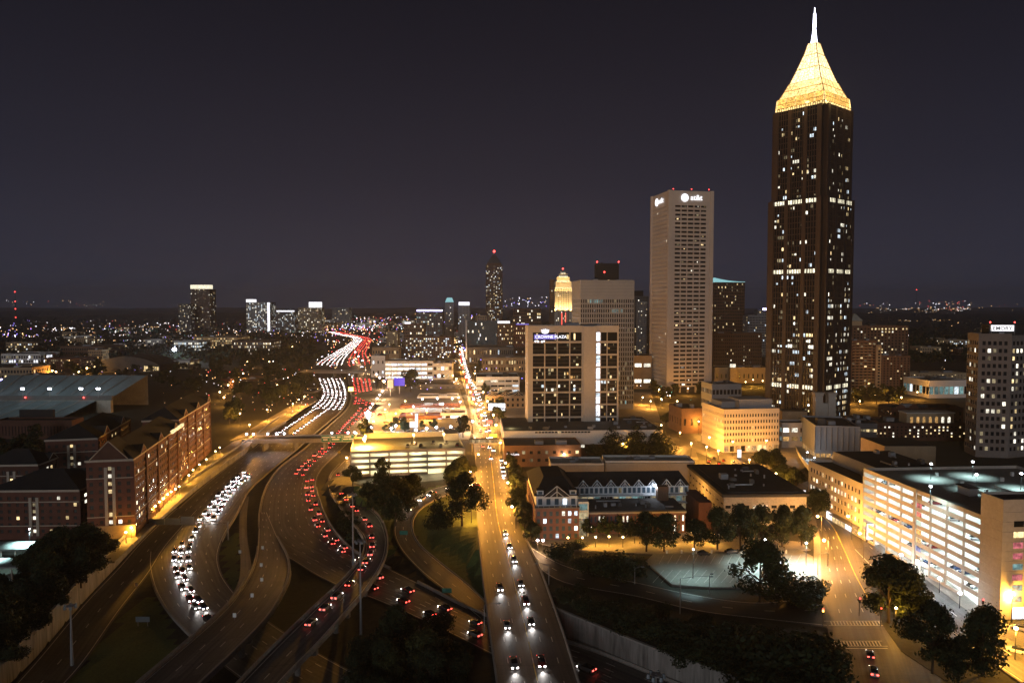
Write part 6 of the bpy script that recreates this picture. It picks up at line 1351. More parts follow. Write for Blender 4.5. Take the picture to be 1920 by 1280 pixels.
far_lights('distant_city_lights', 'tiny far lights of suburbs scattered to the horizon', [
    (0, 200, 563, 574, 26, (Wm, Wh, Wm, Tl, Rd), .45), (0, 70, 606, 632, 30, (Wh, Bl, Wm, Wh), .9), (80, 140, 614, 621, 26, (Wh, Wm), .8), (150, 350, 606, 626, 60, (Wm, Wh, Wh, Rd, Bl), .55), (200, 330, 616, 622, 40, (Tl, Wh, Wm), .4),
    (0, 330, 625, 705, 90, (Wm, Wm, Wh, Bl), .55), (350, 620, 618, 640, 60, (Wh, Wm, Tl), .55), (380, 600, 650, 770, 90, (Wm, Wm, Wh, Rd, 'far_warm'), .7), (600, 760, 596, 620, 130, (Wh, Wm, Bl, Wh, Rd), .8), (640, 760, 608, 616, 60, (Wh, Wh, Tl), .6),
    (600, 730, 615, 690, 130, (Wh, Wm, Wm, Rd), .9), (760, 1040, 590, 660, 120, (Wh, Wm, Bl, Rd, Wm), .8), (940, 1040, 556, 575, 50, (Wm, Wh, Bl, Wh), .7), (700, 870, 640, 730, 90, (Wm, Wh, Wh, Bl), .8), (850, 885, 625, 660, 50, (Wm, Wh, 'far_warm', Bl), 1.2),
    (1340, 1440, 600, 650, 50, (Wm, Wh, Rd), .6), (1600, 1920, 566, 582, 40, (Wm, Wm, Rd, Wh), .5), (1640, 1820, 577, 583, 60, (Wm, Wm, Wh), .5), (1740, 1820, 564, 582, 40, (Wm, Wh, Rd), .7), (1700, 1920, 590, 700, 16, (Wm, Wh), .6), (1480, 1900, 640, 760, 10, (Wm, Wh), .7), (1190, 1300, 640, 760, 30, (Wm, Wh, Tl), .7),
    (0, 620, 600, 640, 150, (Wm, Wh, Wm, Rd, Bl), .5), (560, 900, 588, 640, 180, (Wh, Wm, Bl, Rd, Wm), .6), (640, 760, 640, 720, 60, (Wm, Wh, Wm), .9), (880, 1000, 640, 740, 50, (Wm, Wh, Bl), .7), (300, 590, 690, 780, 60, (Wm, Wm, Wh), .5)] +
    [(x, x + w, y, y + 2.5, n, (Wm, Wm, Wh, R.choice((Wm, Wh, Bl, Tl))), .55) for x, w, y, n in ((R.uniform(0, 900), R.uniform(20, 90), R.uniform(592, 640), R.randrange(6, 16)) for _ in range(46))] + [(x, x + w, y, y + 2, n, (Wm, Wm, Wh), .4) for x, w, y, n in ((R.uniform(1600, 1900), R.uniform(20, 70), R.uniform(578, 600), R.randrange(4, 10)) for _ in range(10))])

# ------------------------------------------------------------------ lamps
GCOL = {'s': ('lamp_sodium', (1.0, .41, .06)), 'w': ('lamp_white', (.80, .92, 1.0)), 'p': ('lamp_pink', (1.0, .55, .24)), 'b': ('lamp_blue', (.75, .75, 1.0)), 'c': ('lamp_white', (.62, .95, .95)), 'y': ('lamp_sodium', (1.0, .45, .05))}
def lamp(px, py, h, col, power, label, group, arm=0.0, r=.42, z0=0.0, soft=.35):
    Y = gy(py, z0 + h); X = gx(px, Y, z0 + h); m, c = GCOL[col]
    root = thing('street_lamp' if h > 5.5 else 'walk_lamp', label, 'lamp', (X - arm, Y, z0), 0, group)
    b = MB(); b.cone(0, 0, -.5, .16, h - .1 if not arm else h + .2, .08, 'steel_dark', 6)
    if arm: b.bar((0, 0, h + .1), (arm, 0, h + .35), .06, 'steel_dark', 5)
    b.build('pole', root)
    b = MB(); b.ball(arm, 0, h + .12, r * 1.25, m, 10, 6, .8); b.build('globe', root)  # globe enlarged so its shape stands in for bloom
    l = bpy.data.lights.new('lamp_light', 'SPOT' if col == 'c' else 'POINT'); l.energy = power * (3.6 if col in 'spy' else 1.8); l.color = c; l.shadow_soft_size = soft; put('lamp_light', l, root, (arm, -.0, h - .75 - r))
    if col == 'c': l.spot_size = 2.35; l.spot_blend = .35                      # downward cone added to keep nearby road and trees unlit
    return root
S = 'sodium street lamp '
for px, py in ((236, 998), (246, 989), (254, 983), (291, 949), (299, 941), (306, 935), (314, 927), (321, 922), (329, 917), (336, 912), (354, 891), (362, 881), (374, 871), (387, 861), (404, 846), (412, 839)):
    lamp(px, py, 4.2, 'y', 950, 'small amber walkway lamp along the dormitory wall', 'amber lamps by the dormitories', r=.34)
for px, py in ((450, 775), (501, 768), (549, 757), (560, 749), (571, 743), (468, 796)): lamp(px, py, 9, 's', 9000, 'amber lamp on the wooded frontage road left of the freeway', 'frontage lamps left of the freeway')
for px, py in ((717, 733), (712, 740), (707, 747), (699, 757), (694, 764), (690, 771)): lamp(px, py, 8, 'p', 8500, 'pink white lamp in the row on the shop side of the freeway', 'frontage lamps right of the freeway', r=.6)
for px, py in ((666, 660), (672, 668), (680, 676), (700, 690), (706, 702), (712, 708), (720, 715)): lamp(px, py, 9, 'p', 5200, 'far lamp along the freeway edge below the pale hall', 'far freeway edge lamps', r=.9)
lamp(683, 823, 17, 'y', 75000, 'tall bright sodium mast lamp before the low parking deck', None, r=.8); lamp(650, 858, 9, 's', 14000, 'pink lamp where the flyover ramp begins', None)
for px, py, e in ((897, 852, 7000), (882, 884, 9000), (886, 908, 9000), (891, 939, 5500), (948, 868, 5000), (952, 905, 7000), (960, 950, 2500), (938, 830, 5000), (890, 822, 5000)):
    lamp(px, py, 9, 's', e, 'sodium lamp on the bright street by the brick lofts', 'street lamps by the lofts', arm=1.6 if px < 920 else -1.6)
for i, (px, py) in enumerate(((862, 664), (866, 684), (869, 697), (874, 706), (880, 716), (866, 652), (876, 726), (882, 735), (906, 735), (888, 748), (893, 757), (914, 752), (897, 768), (903, 778), (925, 778), (886, 790), (930, 797), (860, 745), (863, 753), (856, 710), (849, 704), (861, 640), (868, 674), (890, 700))):
    lamp(px, py, 8.5, 's' if i % 3 else 'p', 9500, 'lamp in the glittering double row along the far street', 'lamps along the far street', r=.62)
for px, py, e in ((1275, 811, 9000), (1330, 820, 9000), (1325, 838, 9000), (1296, 831, 9000), (1374, 828, 7000), (1437, 826, 5000), (1347, 845, 9000), (1405, 862, 9000), (1455, 888, 7000), (1240, 797, 6000), (1310, 790, 5000)):
    lamp(px, py, 9, 's', e * 1.1, 'sodium lamp at the stone office junction', 'lamps at the stone office junction')
lamp(55, 992, 11, 'c', 12000, 'pole lamp over the teal canopies at the left edge', None, r=.2); lamp(-20, 1020, 11, 'c', 9000, 'second pole lamp at the left edge over the lower canopy', None, r=.2); lamp(1058, 852, 7, 'p', 2600, 'single lamp before the tan brick shops', None); lamp(1168, 832, 9, 's', 6500, 'single tall lamp beside the cone shaped trees', None); lamp(1287, 921, 7, 's', 4200, 'lone amber lamp on the wall between lofts and dark office', None, r=.6)
for px, py, e in ((1545, 1013, 9000), (1533, 968, 8000), (1590, 968, 4000), (1612, 1000, 3500)): lamp(px, py, 9, 's', e, 'sodium lamp on the curving street by the big parking deck', 'lamps on the curving street', arm=-1.5)
for px, py in ((1690, 1040), (1720, 1052), (1762, 1084), (1800, 1112)): lamp(px, py, 4.5, 'w', 700, 'white lamp on the pavement of the big parking deck', 'white pavement lamps by the deck')
lamp(1898, 1112, 8, 'y', 9000, 'amber lamp at the door of the stair tower', None); lamp(1905, 1178, 8, 'y', 8000, 'amber lamp at the right edge of the deck street', None); lamp(1680, 1140, 7, 'y', 1500, 'dim amber lamp under the island tree', None, r=.3)
for px, py in ((1065, 1008), (1092, 1008), (1117, 1007), (1142, 1006), (1168, 1007), (1190, 1000), (1240, 1004), (1264, 1000), (1296, 998), (1313, 1000), (1340, 1003)): lamp(px, py, 3.8, 'y', 520, 'amber globe lamp on the plaza before the brick lofts', 'globe lamps on the lofts plaza', r=.3)
lamp(1008, 1013, 4.0, 'p', 500, 'left of two pink lamps at the brick corner of the lofts', None); lamp(1018, 1013, 4.0, 'p', 500, 'right of two pink lamps at the brick corner of the lofts', None)
lamp(1434, 1012, 10, 'c', 13000, 'white mast lamp in the crown above the white parking lot', None, r=.35); lamp(1512, 1018, 9, 'c', 12000, 'white mast lamp on the street side of the white parking lot', None, r=.3)
lamp(1300, 1030, 10, 'c', 3600, 'white mast lamp at the far left of the white parking lot', None, r=.25)
for px, py in ((1746, 870), (1824, 866), (1831, 890), (1915, 888), (1745, 912)): lamp(px, py, 5.5, 'c', 3600, 'cool white lamp on the roof of the big parking deck', 'roof lamps of the big deck', z0=26.6, r=.36)
for px, py in ((1514, 848), (1527, 858), (1541, 866), (1556, 878)): lamp(px, py, 3.2, 'w', 900, 'white lamp on the access ramp parapet', 'lamps on the access ramp', z0=2.5, r=.32)
for px, py in ((1466, 706), (1398, 716), (1412, 712), (1430, 714)): lamp(px, py, 7, 'y', 4500, 'amber floodlight before the cupola hall', 'floodlights by the cupola hall', r=.5)
lamp(1490, 786, 5, 'y', 2600, 'amber light washing the low annex wall', None, r=.2); lamp(1548, 775, 5, 'p', 1500, 'white light at the stone gateway', None, r=.25)
for px, py in ((140, 655), (98, 695), (105, 697), (163, 690), (148, 697), (178, 688), (40, 662), (24, 688)): lamp(px, py, 8, 's', 5200, 'amber campus lamp left of the arena', 'campus lamps', r=.8)
for px, py in ((412, 735), (420, 745), (428, 722), (437, 715), (456, 700), (464, 678), (505, 678), (540, 690), (560, 686), (548, 650), (520, 722)): lamp(px, py, 8, 's', 3600, 'amber lamp glimmering in the trees left of the freeway', 'lamps in the trees', r=.6)
for px, py in ((3, 712), (38, 720)): lamp(px, py, 14, 'b', 6000, 'blue white floodlamp at the left edge above the stadium', 'blue lamps by the stadium', r=1.0)
lamp(327, 655, 22, 'w', 90000, 'dazzling white flood lamp beyond the arena', None, r=2.6)
for px, py in ((148, 900), (157, 905), (150, 915), (158, 890)): lamp(px, py, 4, 'w', 900, 'violet white lamp in the bright dormitory court', 'lamps in the dormitory court', r=.4)
for px, py in ((696, 801), (734, 803), (742, 798), (800, 803), (818, 801), (845, 800), (780, 806)): lamp(px, py, 5, 'w', 5500, 'blue white forecourt lamp before the diner', 'forecourt lamps by the diner', r=.7)
for px, py in ((792, 748), (820, 747), (848, 747), (775, 762), (830, 757)): lamp(px, py, 8, 'w', 9000, 'white lamp over the car showroom lot', 'lamps over the showroom lot', r=.6)
for px, py in ((730, 758), (742, 775), (722, 768), (760, 752), (700, 790), (668, 812), (800, 770)): lamp(px, py, 8, 's', 15000, 'amber lamp over the lots between freeway and diner', 'amber lot lamps', r=.45)
for px, py in ((1240, 748), (1256, 742), (1220, 752), (1205, 745), (1270, 752), (1290, 728), (1236, 730)): lamp(px, py, 7, 's', 5200, 'amber lamp at the foot of the globe sign tower', 'lamps by the globe tower', r=.5)
for px, py in ((1593, 742), (1668, 738), (1690, 745), (1612, 752), (1640, 740), (1720, 735)): lamp(px, py, 7, 's', 6500, 'amber lamp below the brown apartments', 'lamps by the apartments', r=.5)
for k, x in enumerate((.03, .08, .19, .255, .315, .68, .805, .855)):
    root = thing('bridge_lamp', 'violet white lamp on the overpass parapet', 'lamp', OP.matrix_world @ Vector((0, 0, 0)), 0, 'overpass lamps')
    wp = Matrix.Rotation(OP.rotation_euler.z, 4, 'Z') @ Vector((OPL * x, .2, 0)); root.location = (OP.location.x + wp.x, OP.location.y + wp.y, 1.35)
    b = MB(); b.cone(0, 0, 0, .1, 3.2, .07, 'steel_dark', 6); b.build('pole', root); b = MB(); b.ball(0, 0, 3.6, .62, 'lamp_white', 8, 5); b.build('globe', root)
    l = bpy.data.lights.new('lamp_light', 'POINT'); l.energy = 700; l.color = (.85, .8, 1); put('lamp_light', l, root, (0, -.9, 2.8))

# ------------------------------------------------------------------ masts, gantries, signals, signs
def mast(px, pyh, Y, zb, label):
    zt = zz(pyh, Y); root = thing('high_mast', label, 'lamp mast', (gx(px, Y, zt), Y, zb)); h = zt - zb
    b = MB(); b.cone(0, 0, 0, .42, h, .16, 'steel', 10); b.build('pole', root); b = MB(); b.cone(0, 0, h - .35, .9, h - .1, .9, 'steel', 12); b.build('ring', root)
    for k in range(6):
        a = k * 1.047; b = MB(); b.cone(1.35 * math.cos(a), 1.35 * math.sin(a), h - .75, .45, h - .05, .25, 'sign_back', 8); b.build('unlit_lamp', root)
mast(132, 1133, 185, -1, 'unlit high mast pole rising from the wood at lower left'); mast(675, 1012, 216, ZF, 'slim unlit high mast standing beside the flyover'); mast(1230, 1262, 128, ZF, 'unlit high mast head at the bottom edge below the retaining wall'); mast(661, 925, 268, ZF, 'thin unlit high mast on the flyover island')
def cobra(px, pyt, pyb, dx, label, z=0.0):
    Y = gy(pyb, z); X = gx(px, Y, z); h = zz(pyt, Y) - z; root = thing('unlit_street_lamp', label, 'lamp', (X, Y, z)); b = MB(); b.cone(0, 0, 0, .16, h - .6, .1, 'steel', 6); b.bar((0, 0, h - .6), (dx * .5, 0, h), .07, 'steel', 5); b.bar((dx * .5, 0, h), (dx, 0, h + .05), .06, 'steel', 5); b.build('pole', root)
    b = MB(); b.box(dx - .5, -.2, h - .12, dx + .5, .2, h + .1, 'sign_back'); b.build('lamp_head', root)
cobra(1029, 1056, 1096, -4, 'unlit lamp with double arm beside the slip road'); cobra(1190, 1062, 1094, 2.6, 'unlit lamp by the dark bushes on the slip road'); cobra(1275, 1080, 1150, 9, 'unlit long armed signal pole by the slip road bend'); cobra(1533, 1036, 1078, 3, 'unlit curved lamp at the white lot street corner'); cobra(908, 1130, 1185, 4, 'unlit lamp on the parapet of the street bridge', 0.3); cobra(1330, 1075, 1112, .6, 'slim unlit pole at the open edge of the white lot')
# sign gantry seen from behind across the headlight lanes
a = np.array(gp(262, 1010, ZF)); b_ = np.array(gp(428, 1012, ZF)); u = b_ - a; L = np.linalg.norm(u); root = thing('sign_gantry', 'steel sign gantry with three grey sign backs over the headlight lanes', 'gantry', (a[0], a[1], ZF), math.atan2(u[1], u[0])); zt = zz(978, a[1]) - ZF
for x in (0, L): put('post', boxmesh('post', .45, .45, zt + .6, 'steel'), root, (x, 0, (zt + .6) / 2))
t = MB()
for z in (zt - .7, zt + .5): t.bar((0, 0, z), (L, 0, z), .12, 'steel', 5)
for k in range(24): t.bar((L * k / 24, 0, zt - .7 if k % 2 else zt + .5), (L * (k + 1) / 24, 0, zt + .5 if k % 2 else zt - .7), .07, 'steel', 4)
t.build('truss', root)
for f0, f1, hh in ((.085, .29, 2.5), (.30, .465, 2.8), (.475, .625, 3.6)): put('sign_back', boxmesh('sign_back', L * (f1 - f0), .12, hh, 'sign_back'), root, (L * (f0 + f1) / 2, -.35, zt - 1.0 + hh / 2))
for px, py, z in ((350 / 4 + 405, 1027, -4.5), (490, 1060, -3.0), (491, 1088, -2.4), (473, 1118, -1.6), (440, 1156, -.6), (450, 1035, -5.5), (256, 1097, -6.8)):
    Y = gy(py + 6, z); rt = thing('ramp_sign', 'small white rectangular sign on the dark forking ramp', 'sign', (gx(px, Y, z), Y, z), 0, 'small ramp signs'); put('post', boxmesh('post', .08, .08, 1.4, 'steel'), rt, (0, 0, .7)); put('panel', boxmesh('panel', 1.0, .05, 1.25, 'sign_white'), rt, (0, -.07, 1.5))
for px, py, z, m, lb in ((757, 1000, -2, 'sign_green', 'dark green exit sign at the loop ramp mouth'), (838, 1110, -6, 'sign_green', 'green sign beside the sunken tail light lanes'), (268, 1165, -6.5, 'sign_back', 'large dark sign back on the lower left grass')):
    Y = gy(py + 8, z); w = 3.2 if m != 'sign_back' else 4.2; rt = thing('road_sign', lb, 'sign', (gx(px, Y, z), Y, z)); 
    for x in (-w * .35, w * .35): put('post', boxmesh('post', .1, .1, 2.4, 'steel'), rt, (x, 0, 1.2))
    put('panel', boxmesh('panel', w, .06, 1.6, m), rt, (0, -.08, 2.1))
rt = thing('warning_sign', 'yellow diamond warning sign beside the tail light lanes', 'sign', (*gp(636, 858, ZF), ZF)); put('post', boxmesh('post', .12, .12, 3.2, 'steel'), rt, (0, 0, 1.6)); o = put('panel', boxmesh('panel', 1.7, .06, 1.7, 'paint_yellow'), rt, (0, -.1, 3.6)); o.rotation_euler = (0, math.pi / 4, 0)
def signal(px, py, lit, label, h=5.0):
    Y = gy(py, h); rt = thing('traffic_signal', label, 'traffic light', (gx(px, Y, h), Y, 0)); b = MB(); b.cone(0, .15, 0, .12, h + .6, .09, 'steel_dark', 6); b.build('pole', rt); put('housing', boxmesh('housing', .55, .3, 1.6, 'steel_dark'), rt, (0, 0, h - .2))
    for k, m in enumerate(('lamp_red', 'lamp_yellow', 'rubber')):
        b = MB(); b.ball(0, -.17, h + .32 - k * .52, .24, m if lit[k] else 'rubber', 8, 5); b.build('lens', rt)
signal(1543, 1143, (1, 1, 0), 'signal with red and amber lit at the near left junction corner'); signal(1612, 1123, (1, 0, 0), 'red signal hanging over the junction left of the island tree'); signal(1652, 1141, (1, 0, 0), 'red signal on the island before the large round tree'); signal(1843, 1125, (1, 0, 0), 'red signal by the pavement of the stair tower')
def advert(px, pyb, pyt, wpx, label):
    Y = gy(pyb); h = zz(pyt, Y); w = wpx * Y / FPX; rt = thing('advert_panel', label, 'sign', (gx(px, Y), Y, 0)); put('frame', boxmesh('frame', w + .3, .5, h + .2, 'steel_dark'), rt, (0, .1, h / 2)); put('lit_face', boxmesh('lit_face', w, .08, h * .82, 'sign_lit_white'), rt, (0, -.2, h * .56))
advert(1506, 936, 918, 8, 'glowing white street panel between the trees and the deck office'); advert(1593, 992, 970, 9, 'glowing white street panel beside the big parking deck'); advert(1386, 860, 842, 7, 'glowing white street panel before the stone office'); advert(1632, 1016, 980, 16, 'tall bright white entrance panel at the corner of the big parking deck')
def pylon(px, pyb, pyt, wpx, m, label, shape=None):
    Y = gy(pyb); h = zz(pyt, Y); w = wpx * Y / FPX; rt = thing('pylon_sign', label, 'sign', (gx(px, Y), Y, 0)); put('post', boxmesh('post', .7, .5, h * .7, 'steel'), rt, (0, .3, h * .35))
    if shape == 'V':
        b = MB(); b.hexa([(-.6, -.3, h * .45), (.6, -.3, h * .45), (.6, .1, h * .45), (-.6, .1, h * .45)], [(-w / 2, -.3, h), (-w / 2 + 2.2, -.3, h), (-w / 2 + 2.2, .1, h), (-w / 2, .1, h)], m); b.hexa([(-.6, -.3, h * .45), (.6, -.3, h * .45), (.6, .1, h * .45), (-.6, .1, h * .45)], [(w / 2 - 2.2, -.31, h), (w / 2, -.31, h), (w / 2, .11, h), (w / 2 - 2.2, .11, h)], m); b.build('letter_v', rt)
    else: put('lit_face', boxmesh('lit_face', w, .4, h * .5, m), rt, (0, 0, h * .75))
pylon(690, 806, 772, 14, 'sign_lit_white', 'tall glowing letter V sign by the freeway lots', 'V'); pylon(781, 812, 776, 5, 'sign_glow', 'slim glowing white pylon before the diner'); pylon(776, 812, 790, 15, 'sign_lit_white', 'square glowing white sign before the diner'); pylon(749, 738, 708, 20, 'screen_blue', 'dark blue electronic billboard before the glaring car park'); pylon(732, 742, 712, 11, 'sign_white', 'pale patterned pylon left of the blue billboard')
pylon(925, 824, 814, 14, 'neon_yellow', 'oval yellow neon sign at the end of the footbridge'); pylon(918, 800, 788, 9, 'neon_red', 'red and blue neon sign on the dark street corner'); pylon(658, 740, 726, 9, 'lamp_yellow', 'amber arrow board glowing on the tail light lanes')
Y = 4200; rt = thing('radio_mast', 'distant lattice radio mast with four red lights at the left', 'mast', (gx(30, Y), Y, 0)); b = MB(); b.cone(0, 0, 0, 2.5, zz(545, Y), .6, 'steel_dark', 4); b.build('lattice', rt)
for py in (547, 565, 579, 595): b = MB(); b.ball(0, -2, zz(py, Y), 3.2, 'lamp_red', 6, 4); b.build('red_light', rt)
Y = 5200; rt = thing('radio_mast', 'distant radio mast with red light right of the golden tower', 'mast', (gx(1717, Y), Y, 0)); b = MB(); b.cone(0, 0, 0, 2.0, zz(541, Y), .5, 'steel_dark', 4); b.build('lattice', rt); b = MB(); b.ball(0, -2, zz(543, Y), 3, 'lamp_red', 6, 4); b.build('red_light', rt)

# ------------------------------------------------------------------ cars
def loft(sec, m):
    b = MB(); prev = None
    for (x, w, z0, z1, wt) in sec:
        cur = [(x, -w, z0), (x, w, z0), (x, w * 1.02, (z0 + z1) * .55), (x, wt, z1), (x, -wt, z1), (x, -w * 1.02, (z0 + z1) * .55)]
        if prev:
            for i in range(6): j = (i + 1) % 6; b.face([prev[i], cur[i], cur[j], prev[j]], m)
        else: b.face(cur[::-1], m)
        prev = cur
    b.face(prev, m); return b
BODY = [(-2.25, .72, .42, .78, .66), (-2.1, .84, .28, .95, .76), (-1.2, .9, .22, .98, .8), (0, .91, .2, .95, .82), (1.1, .9, .22, .92, .78), (1.9, .85, .28, .78, .72), (2.22, .7, .4, .64, .58)]
CABIN = [(-1.75, .7, .93, .97, .66), (-1.05, .72, .9, 1.38, .55), (.15, .72, .9, 1.42, .56), (1.05, .7, .88, .94, .64)]
def merge(dst, src):
    for f, mi in zip(src.f, src.m): dst.face([src.v[i] for i in f], src.mats[mi])
wheel = MB(); 
for s_ in (0,):
    n = 10; p = [[(.33 * math.cos(6.2832 * i / n), y, .33 + .33 * math.sin(6.2832 * i / n)) for i in range(n)] for y in (-.1, .1)]
    for i in range(n): j = (i + 1) % n; wheel.face([p[0][i], p[0][j], p[1][j], p[1][i]], 'rubber')
    wheel.face(p[0], 'rubber'); wheel.face(p[1][::-1], 'rubber')
WHEEL = wheel.mesh('wheel')
BM = [loft(BODY, 'car_paint_%d' % i).mesh('body') for i in range(6)]; CM = loft(CABIN, 'glass').mesh('cabin')
HLON, TLON = boxmesh('headlight', .14, .44, .22, 'headlight'), boxmesh('taillight', .12, .46, .22, 'taillight')
HLOFF, TLOFF = boxmesh('headlight', .1, .36, .18, 'sign_white'), boxmesh('taillight', .1, .34, .16, 'roof_red')
def small_car(i, on):
    b = loft(BODY, 'car_paint_%d' % i); merge(b, loft(CABIN, 'glass'))
    for y in (-.6, .6):
        b.box(2.12, y - .26, .40, 2.28, y + .26, .64, 'headlight' if on else 'sign_white'); b.box(-2.36, y - .26, .58, -2.16, y + .26, .88, 'taillight' if on else 'roof_red')
        for x in (-1.4, 1.4): b.box(x - .33, y * 1.35 - .1, 0, x + .33, y * 1.35 + .1, .62, 'rubber')
    if on: SMALLMB[i] = b
    return b.mesh('car')
SMALLMB = {}
SMALL = {(i, on): small_car(i, on) for i in range(6) for on in (0, 1)}
def car(x, y, z, hd, label, group, on=True, detail=True, beam=0, colour=None):
    i = R.randrange(6) if colour is None else colour
    if not detail:
        return tag(put('car', SMALL[(i, 1 if on else 0)], None, (x, y, z), hd), label, 'car', group)
    rt = thing('car', label, 'car', (x, y, z), hd, group); rt.scale = R.choice(((1, 1, 1), (1, 1, 1), (1.06, 1.05, 1.24), (.92, .97, 1.04), (1.16, 1.08, 1.3))); put('body', BM[i], rt); put('cabin', CM, rt)
    for px in (-1.4, 1.4):
        for py in (-.8, .8): put('wheel', WHEEL, rt, (px, py, 0))
    for py in (-.58, .58): put('headlight', HLON if on else HLOFF, rt, (2.16, py, .50)); put('taillight', TLON if on else TLOFF, rt, (-2.22, py, .76))
    if beam:
        l = bpy.data.lights.new('headlight_beam', 'SPOT'); l.energy = beam; l.color = (1, .93, .88); l.spot_size = 1.25; l.spot_blend = .8; l.shadow_soft_size = .15; o = put('headlight_beam', l, rt, (2.5, 0, .75)); o.rotation_euler = (math.radians(80), 0, math.radians(-90))
    return rt
def flow(rd, rev, y0, y1, lanes, gap, label, group, detail, beam=0, jit=.35, dzz=0.0):  # closely spaced lit cars added to stand in for light trails
    d0, d1 = sorted((rd.d_at_row(y0), rd.d_at_row(y1)))
    for t in lanes:
        d = d0 + R.uniform(0, gap)
        while d < d1:
            p, h, _ = rd.at(d, t); car(p[0], p[1], p[2] + rd.dz, h + (math.pi if rev else 0), label, group, True, detail, beam); d += gap * R.uniform(1 - jit, 1 + jit)
flow(SB, False, 226, 300, (.36, .45), 10, 'car with white headlights on the curved lanes by the sign gantry', 'headlight cars by the gantry', True, 700)
flow(SB, False, 268, 330, (.56,), 9, 'car with white headlights passing under the sign gantry', 'headlight cars under the gantry', True, 700)
flow(SB, False, 330, 430, (.50, .60, .70), 10, 'car with white headlights beside the dormitory wall', 'headlight cars beside the dormitories', True, 700)
flow(SB, False, 520, 690, (.2, .55), 9, 'car with headlights between the two overpasses', 'headlight cars between the overpasses', False, 900)
def mass(name, label, rds):
    mb = noweld(MB())
    for rd, rev, y0, y1, lanes, gap in rds:
        d0, d1 = sorted((rd.d_at_row(y0), rd.d_at_row(y1)))
        for t in lanes:
            d = d0 + R.uniform(0, gap)
            while d < d1:
                p, h, _ = rd.at(d, t); h += math.pi if rev else 0; c, s = math.cos(h), math.sin(h); d += gap * R.uniform(.5, 1.5)
                src = SMALLMB[R.randrange(6)]
                for f, mi in zip(src.f, src.m): mb.face([(p[0] + src.v[i][0] * c - src.v[i][1] * s, p[1] + src.v[i][0] * s + src.v[i][1] * c, p[2] + rd.dz + src.v[i][2]) for i in f], src.mats[mi])
    return tag(mb.build(name), label, 'traffic', kind='stuff')
mass('distant_traffic', 'far traffic of head and tail light specks on the distant freeway and street', [(SB, False, 690, 985, (.1, .26, .42, .58, .74, .9), 11), (NB, True, 720, 990, (.2, .35, .5, .65, .8), 14), (NF, False, 1150, 2500, (.06, .14, .22, .30, .38, .46), 15), (NF, True, 1150, 2500, (.58, .66, .75, .85, .93), 17),
     (WP, False, 620, 1600, (.5, .62), 24), (WP, True, 620, 1600, (.3,), 24)])
flow(NB, True, 262, 420, (.80, .90), 15, 'car with red tail lights on the wide curving lanes', 'tail light cars on the curve', True)
flow(NB, True, 420, 520, (.5, .66), 11, 'car with red tail lights close to the green signs', 'tail light cars by the green signs', True)
flow(NB, True, 545, 700, (.5, .72, .86), 13, 'car with tail lights beyond the green signs', 'tail light cars beyond the green signs', False)
flow(NB, True, 205, 262, (.25, .6), 17, 'car with tail lights on the sunken lanes by the street bridge', 'tail light cars in the cut', True)
flow(NB, True, 180, 205, (.5,), 17, 'car with tail lights below the stained retaining wall', 'tail light cars below the wall', True)
flow(RC, True, 200, 290, (.33, ), 11, 'car with red tail lights climbing the flyover', 'cars on the flyover', True)
flow(RC, True, 300, 420, (.45,), 15, 'car with red tail lights at the start of the flyover', 'cars at the flyover start', True)
flow(WP, False, 178, 236, (.24,), 26, 'car with white headlights on the left lane of the street bridge', 'left lane cars on the bridge', True, 1300)
flow(WP, False, 178, 292, (.60,), 20, 'car with white headlights in the middle of the street bridge', 'middle lane cars on the bridge', True, 1300)
flow(WP, False, 385, 430, (.82,), 9, 'car with headlights turning past the street trees', 'cars past the street trees', True, 900)
flow(WP, False, 430, 620, (.5, .62), 26, 'car with headlights on the glittering far street', 'cars on the far street', False)
flow(WP, True, 470, 620, (.3,), 26, 'car with tail lights on the glittering far street', 'tail light cars on the far street', False)
flow(RF, True, 178, 192, (.25,), 9, 'car with red tail lights at the bottom right street', 'cars on the bottom right street', True)
flow(RE, False, 330, 372, (.5,), 13, 'car with tail lights rounding the loop ramp', 'cars on the loop ramp', True)
flow(RG, True, 470, 480, (.5,), 30, 'car crossing below the hotel podium', 'crossing cars', True)
def parked(pts, hd, label, group, z=0.0, detail=True):
    for (x, y) in pts: car(x, y, z, hd + R.uniform(-.04, .04) + (math.pi if R.random() < .4 else 0), label, group, False, detail)
p = gp(1320, 1040, .5); car(p[0], p[1], .5, .15, 'left dark car parked on the white lot', None, False, True, 0, 1); p = gp(1372, 1037, .5); car(p[0], p[1], .5, .3, 'right dark car parked on the white lot', None, False, True, 0, 1)
parked([gp(1330 + i * 9, 866 + i * 2.2 - (i % 2) * 8) for i in range(11)], 1.2, 'parked car in the lot behind the dark roof office', 'cars behind the dark office')
fx = lambda r, x, y: (r.location.x + x * math.cos(r.rotation_euler.z) - y * math.sin(r.rotation_euler.z), r.location.y + x * math.sin(r.rotation_euler.z) + y * math.cos(r.rotation_euler.z))
parked([fx(d2, L2 * t, 12 + (i % 2) * 8) for i, t in enumerate((.5, .57, .62, .74, .80, .86, .95, .55))], 1.57, 'car parked on the roof of the low deck', 'cars on the low deck roof', 12.2)
for k, xs in ((8, (11, 38)), (7, (29, 47)), (6, (57,)), (4, (4, 7, 10, 15, 18, 21, 25)), (3, (35, 38, 62)), (2, (27, 30, 50, 54)), (1, (58, 62, 36, 40))):
    parked([fx(deck_root, x, 3.6) for x in xs], deck_root.rotation_euler.z + 1.57, 'car parked at the open edge of the big deck on the %s floor' % ['ground', 'second', 'third', 'fourth', 'fifth', 'sixth', 'seventh', 'eighth', 'ninth'][k], 'cars on deck floor %s' % 'abcdefghi'[k], k * DH)
parked([gp(785 + i * 6, 762) for i in range(13)], 1.5, 'car displayed before the white showroom', 'showroom cars', .1, False)
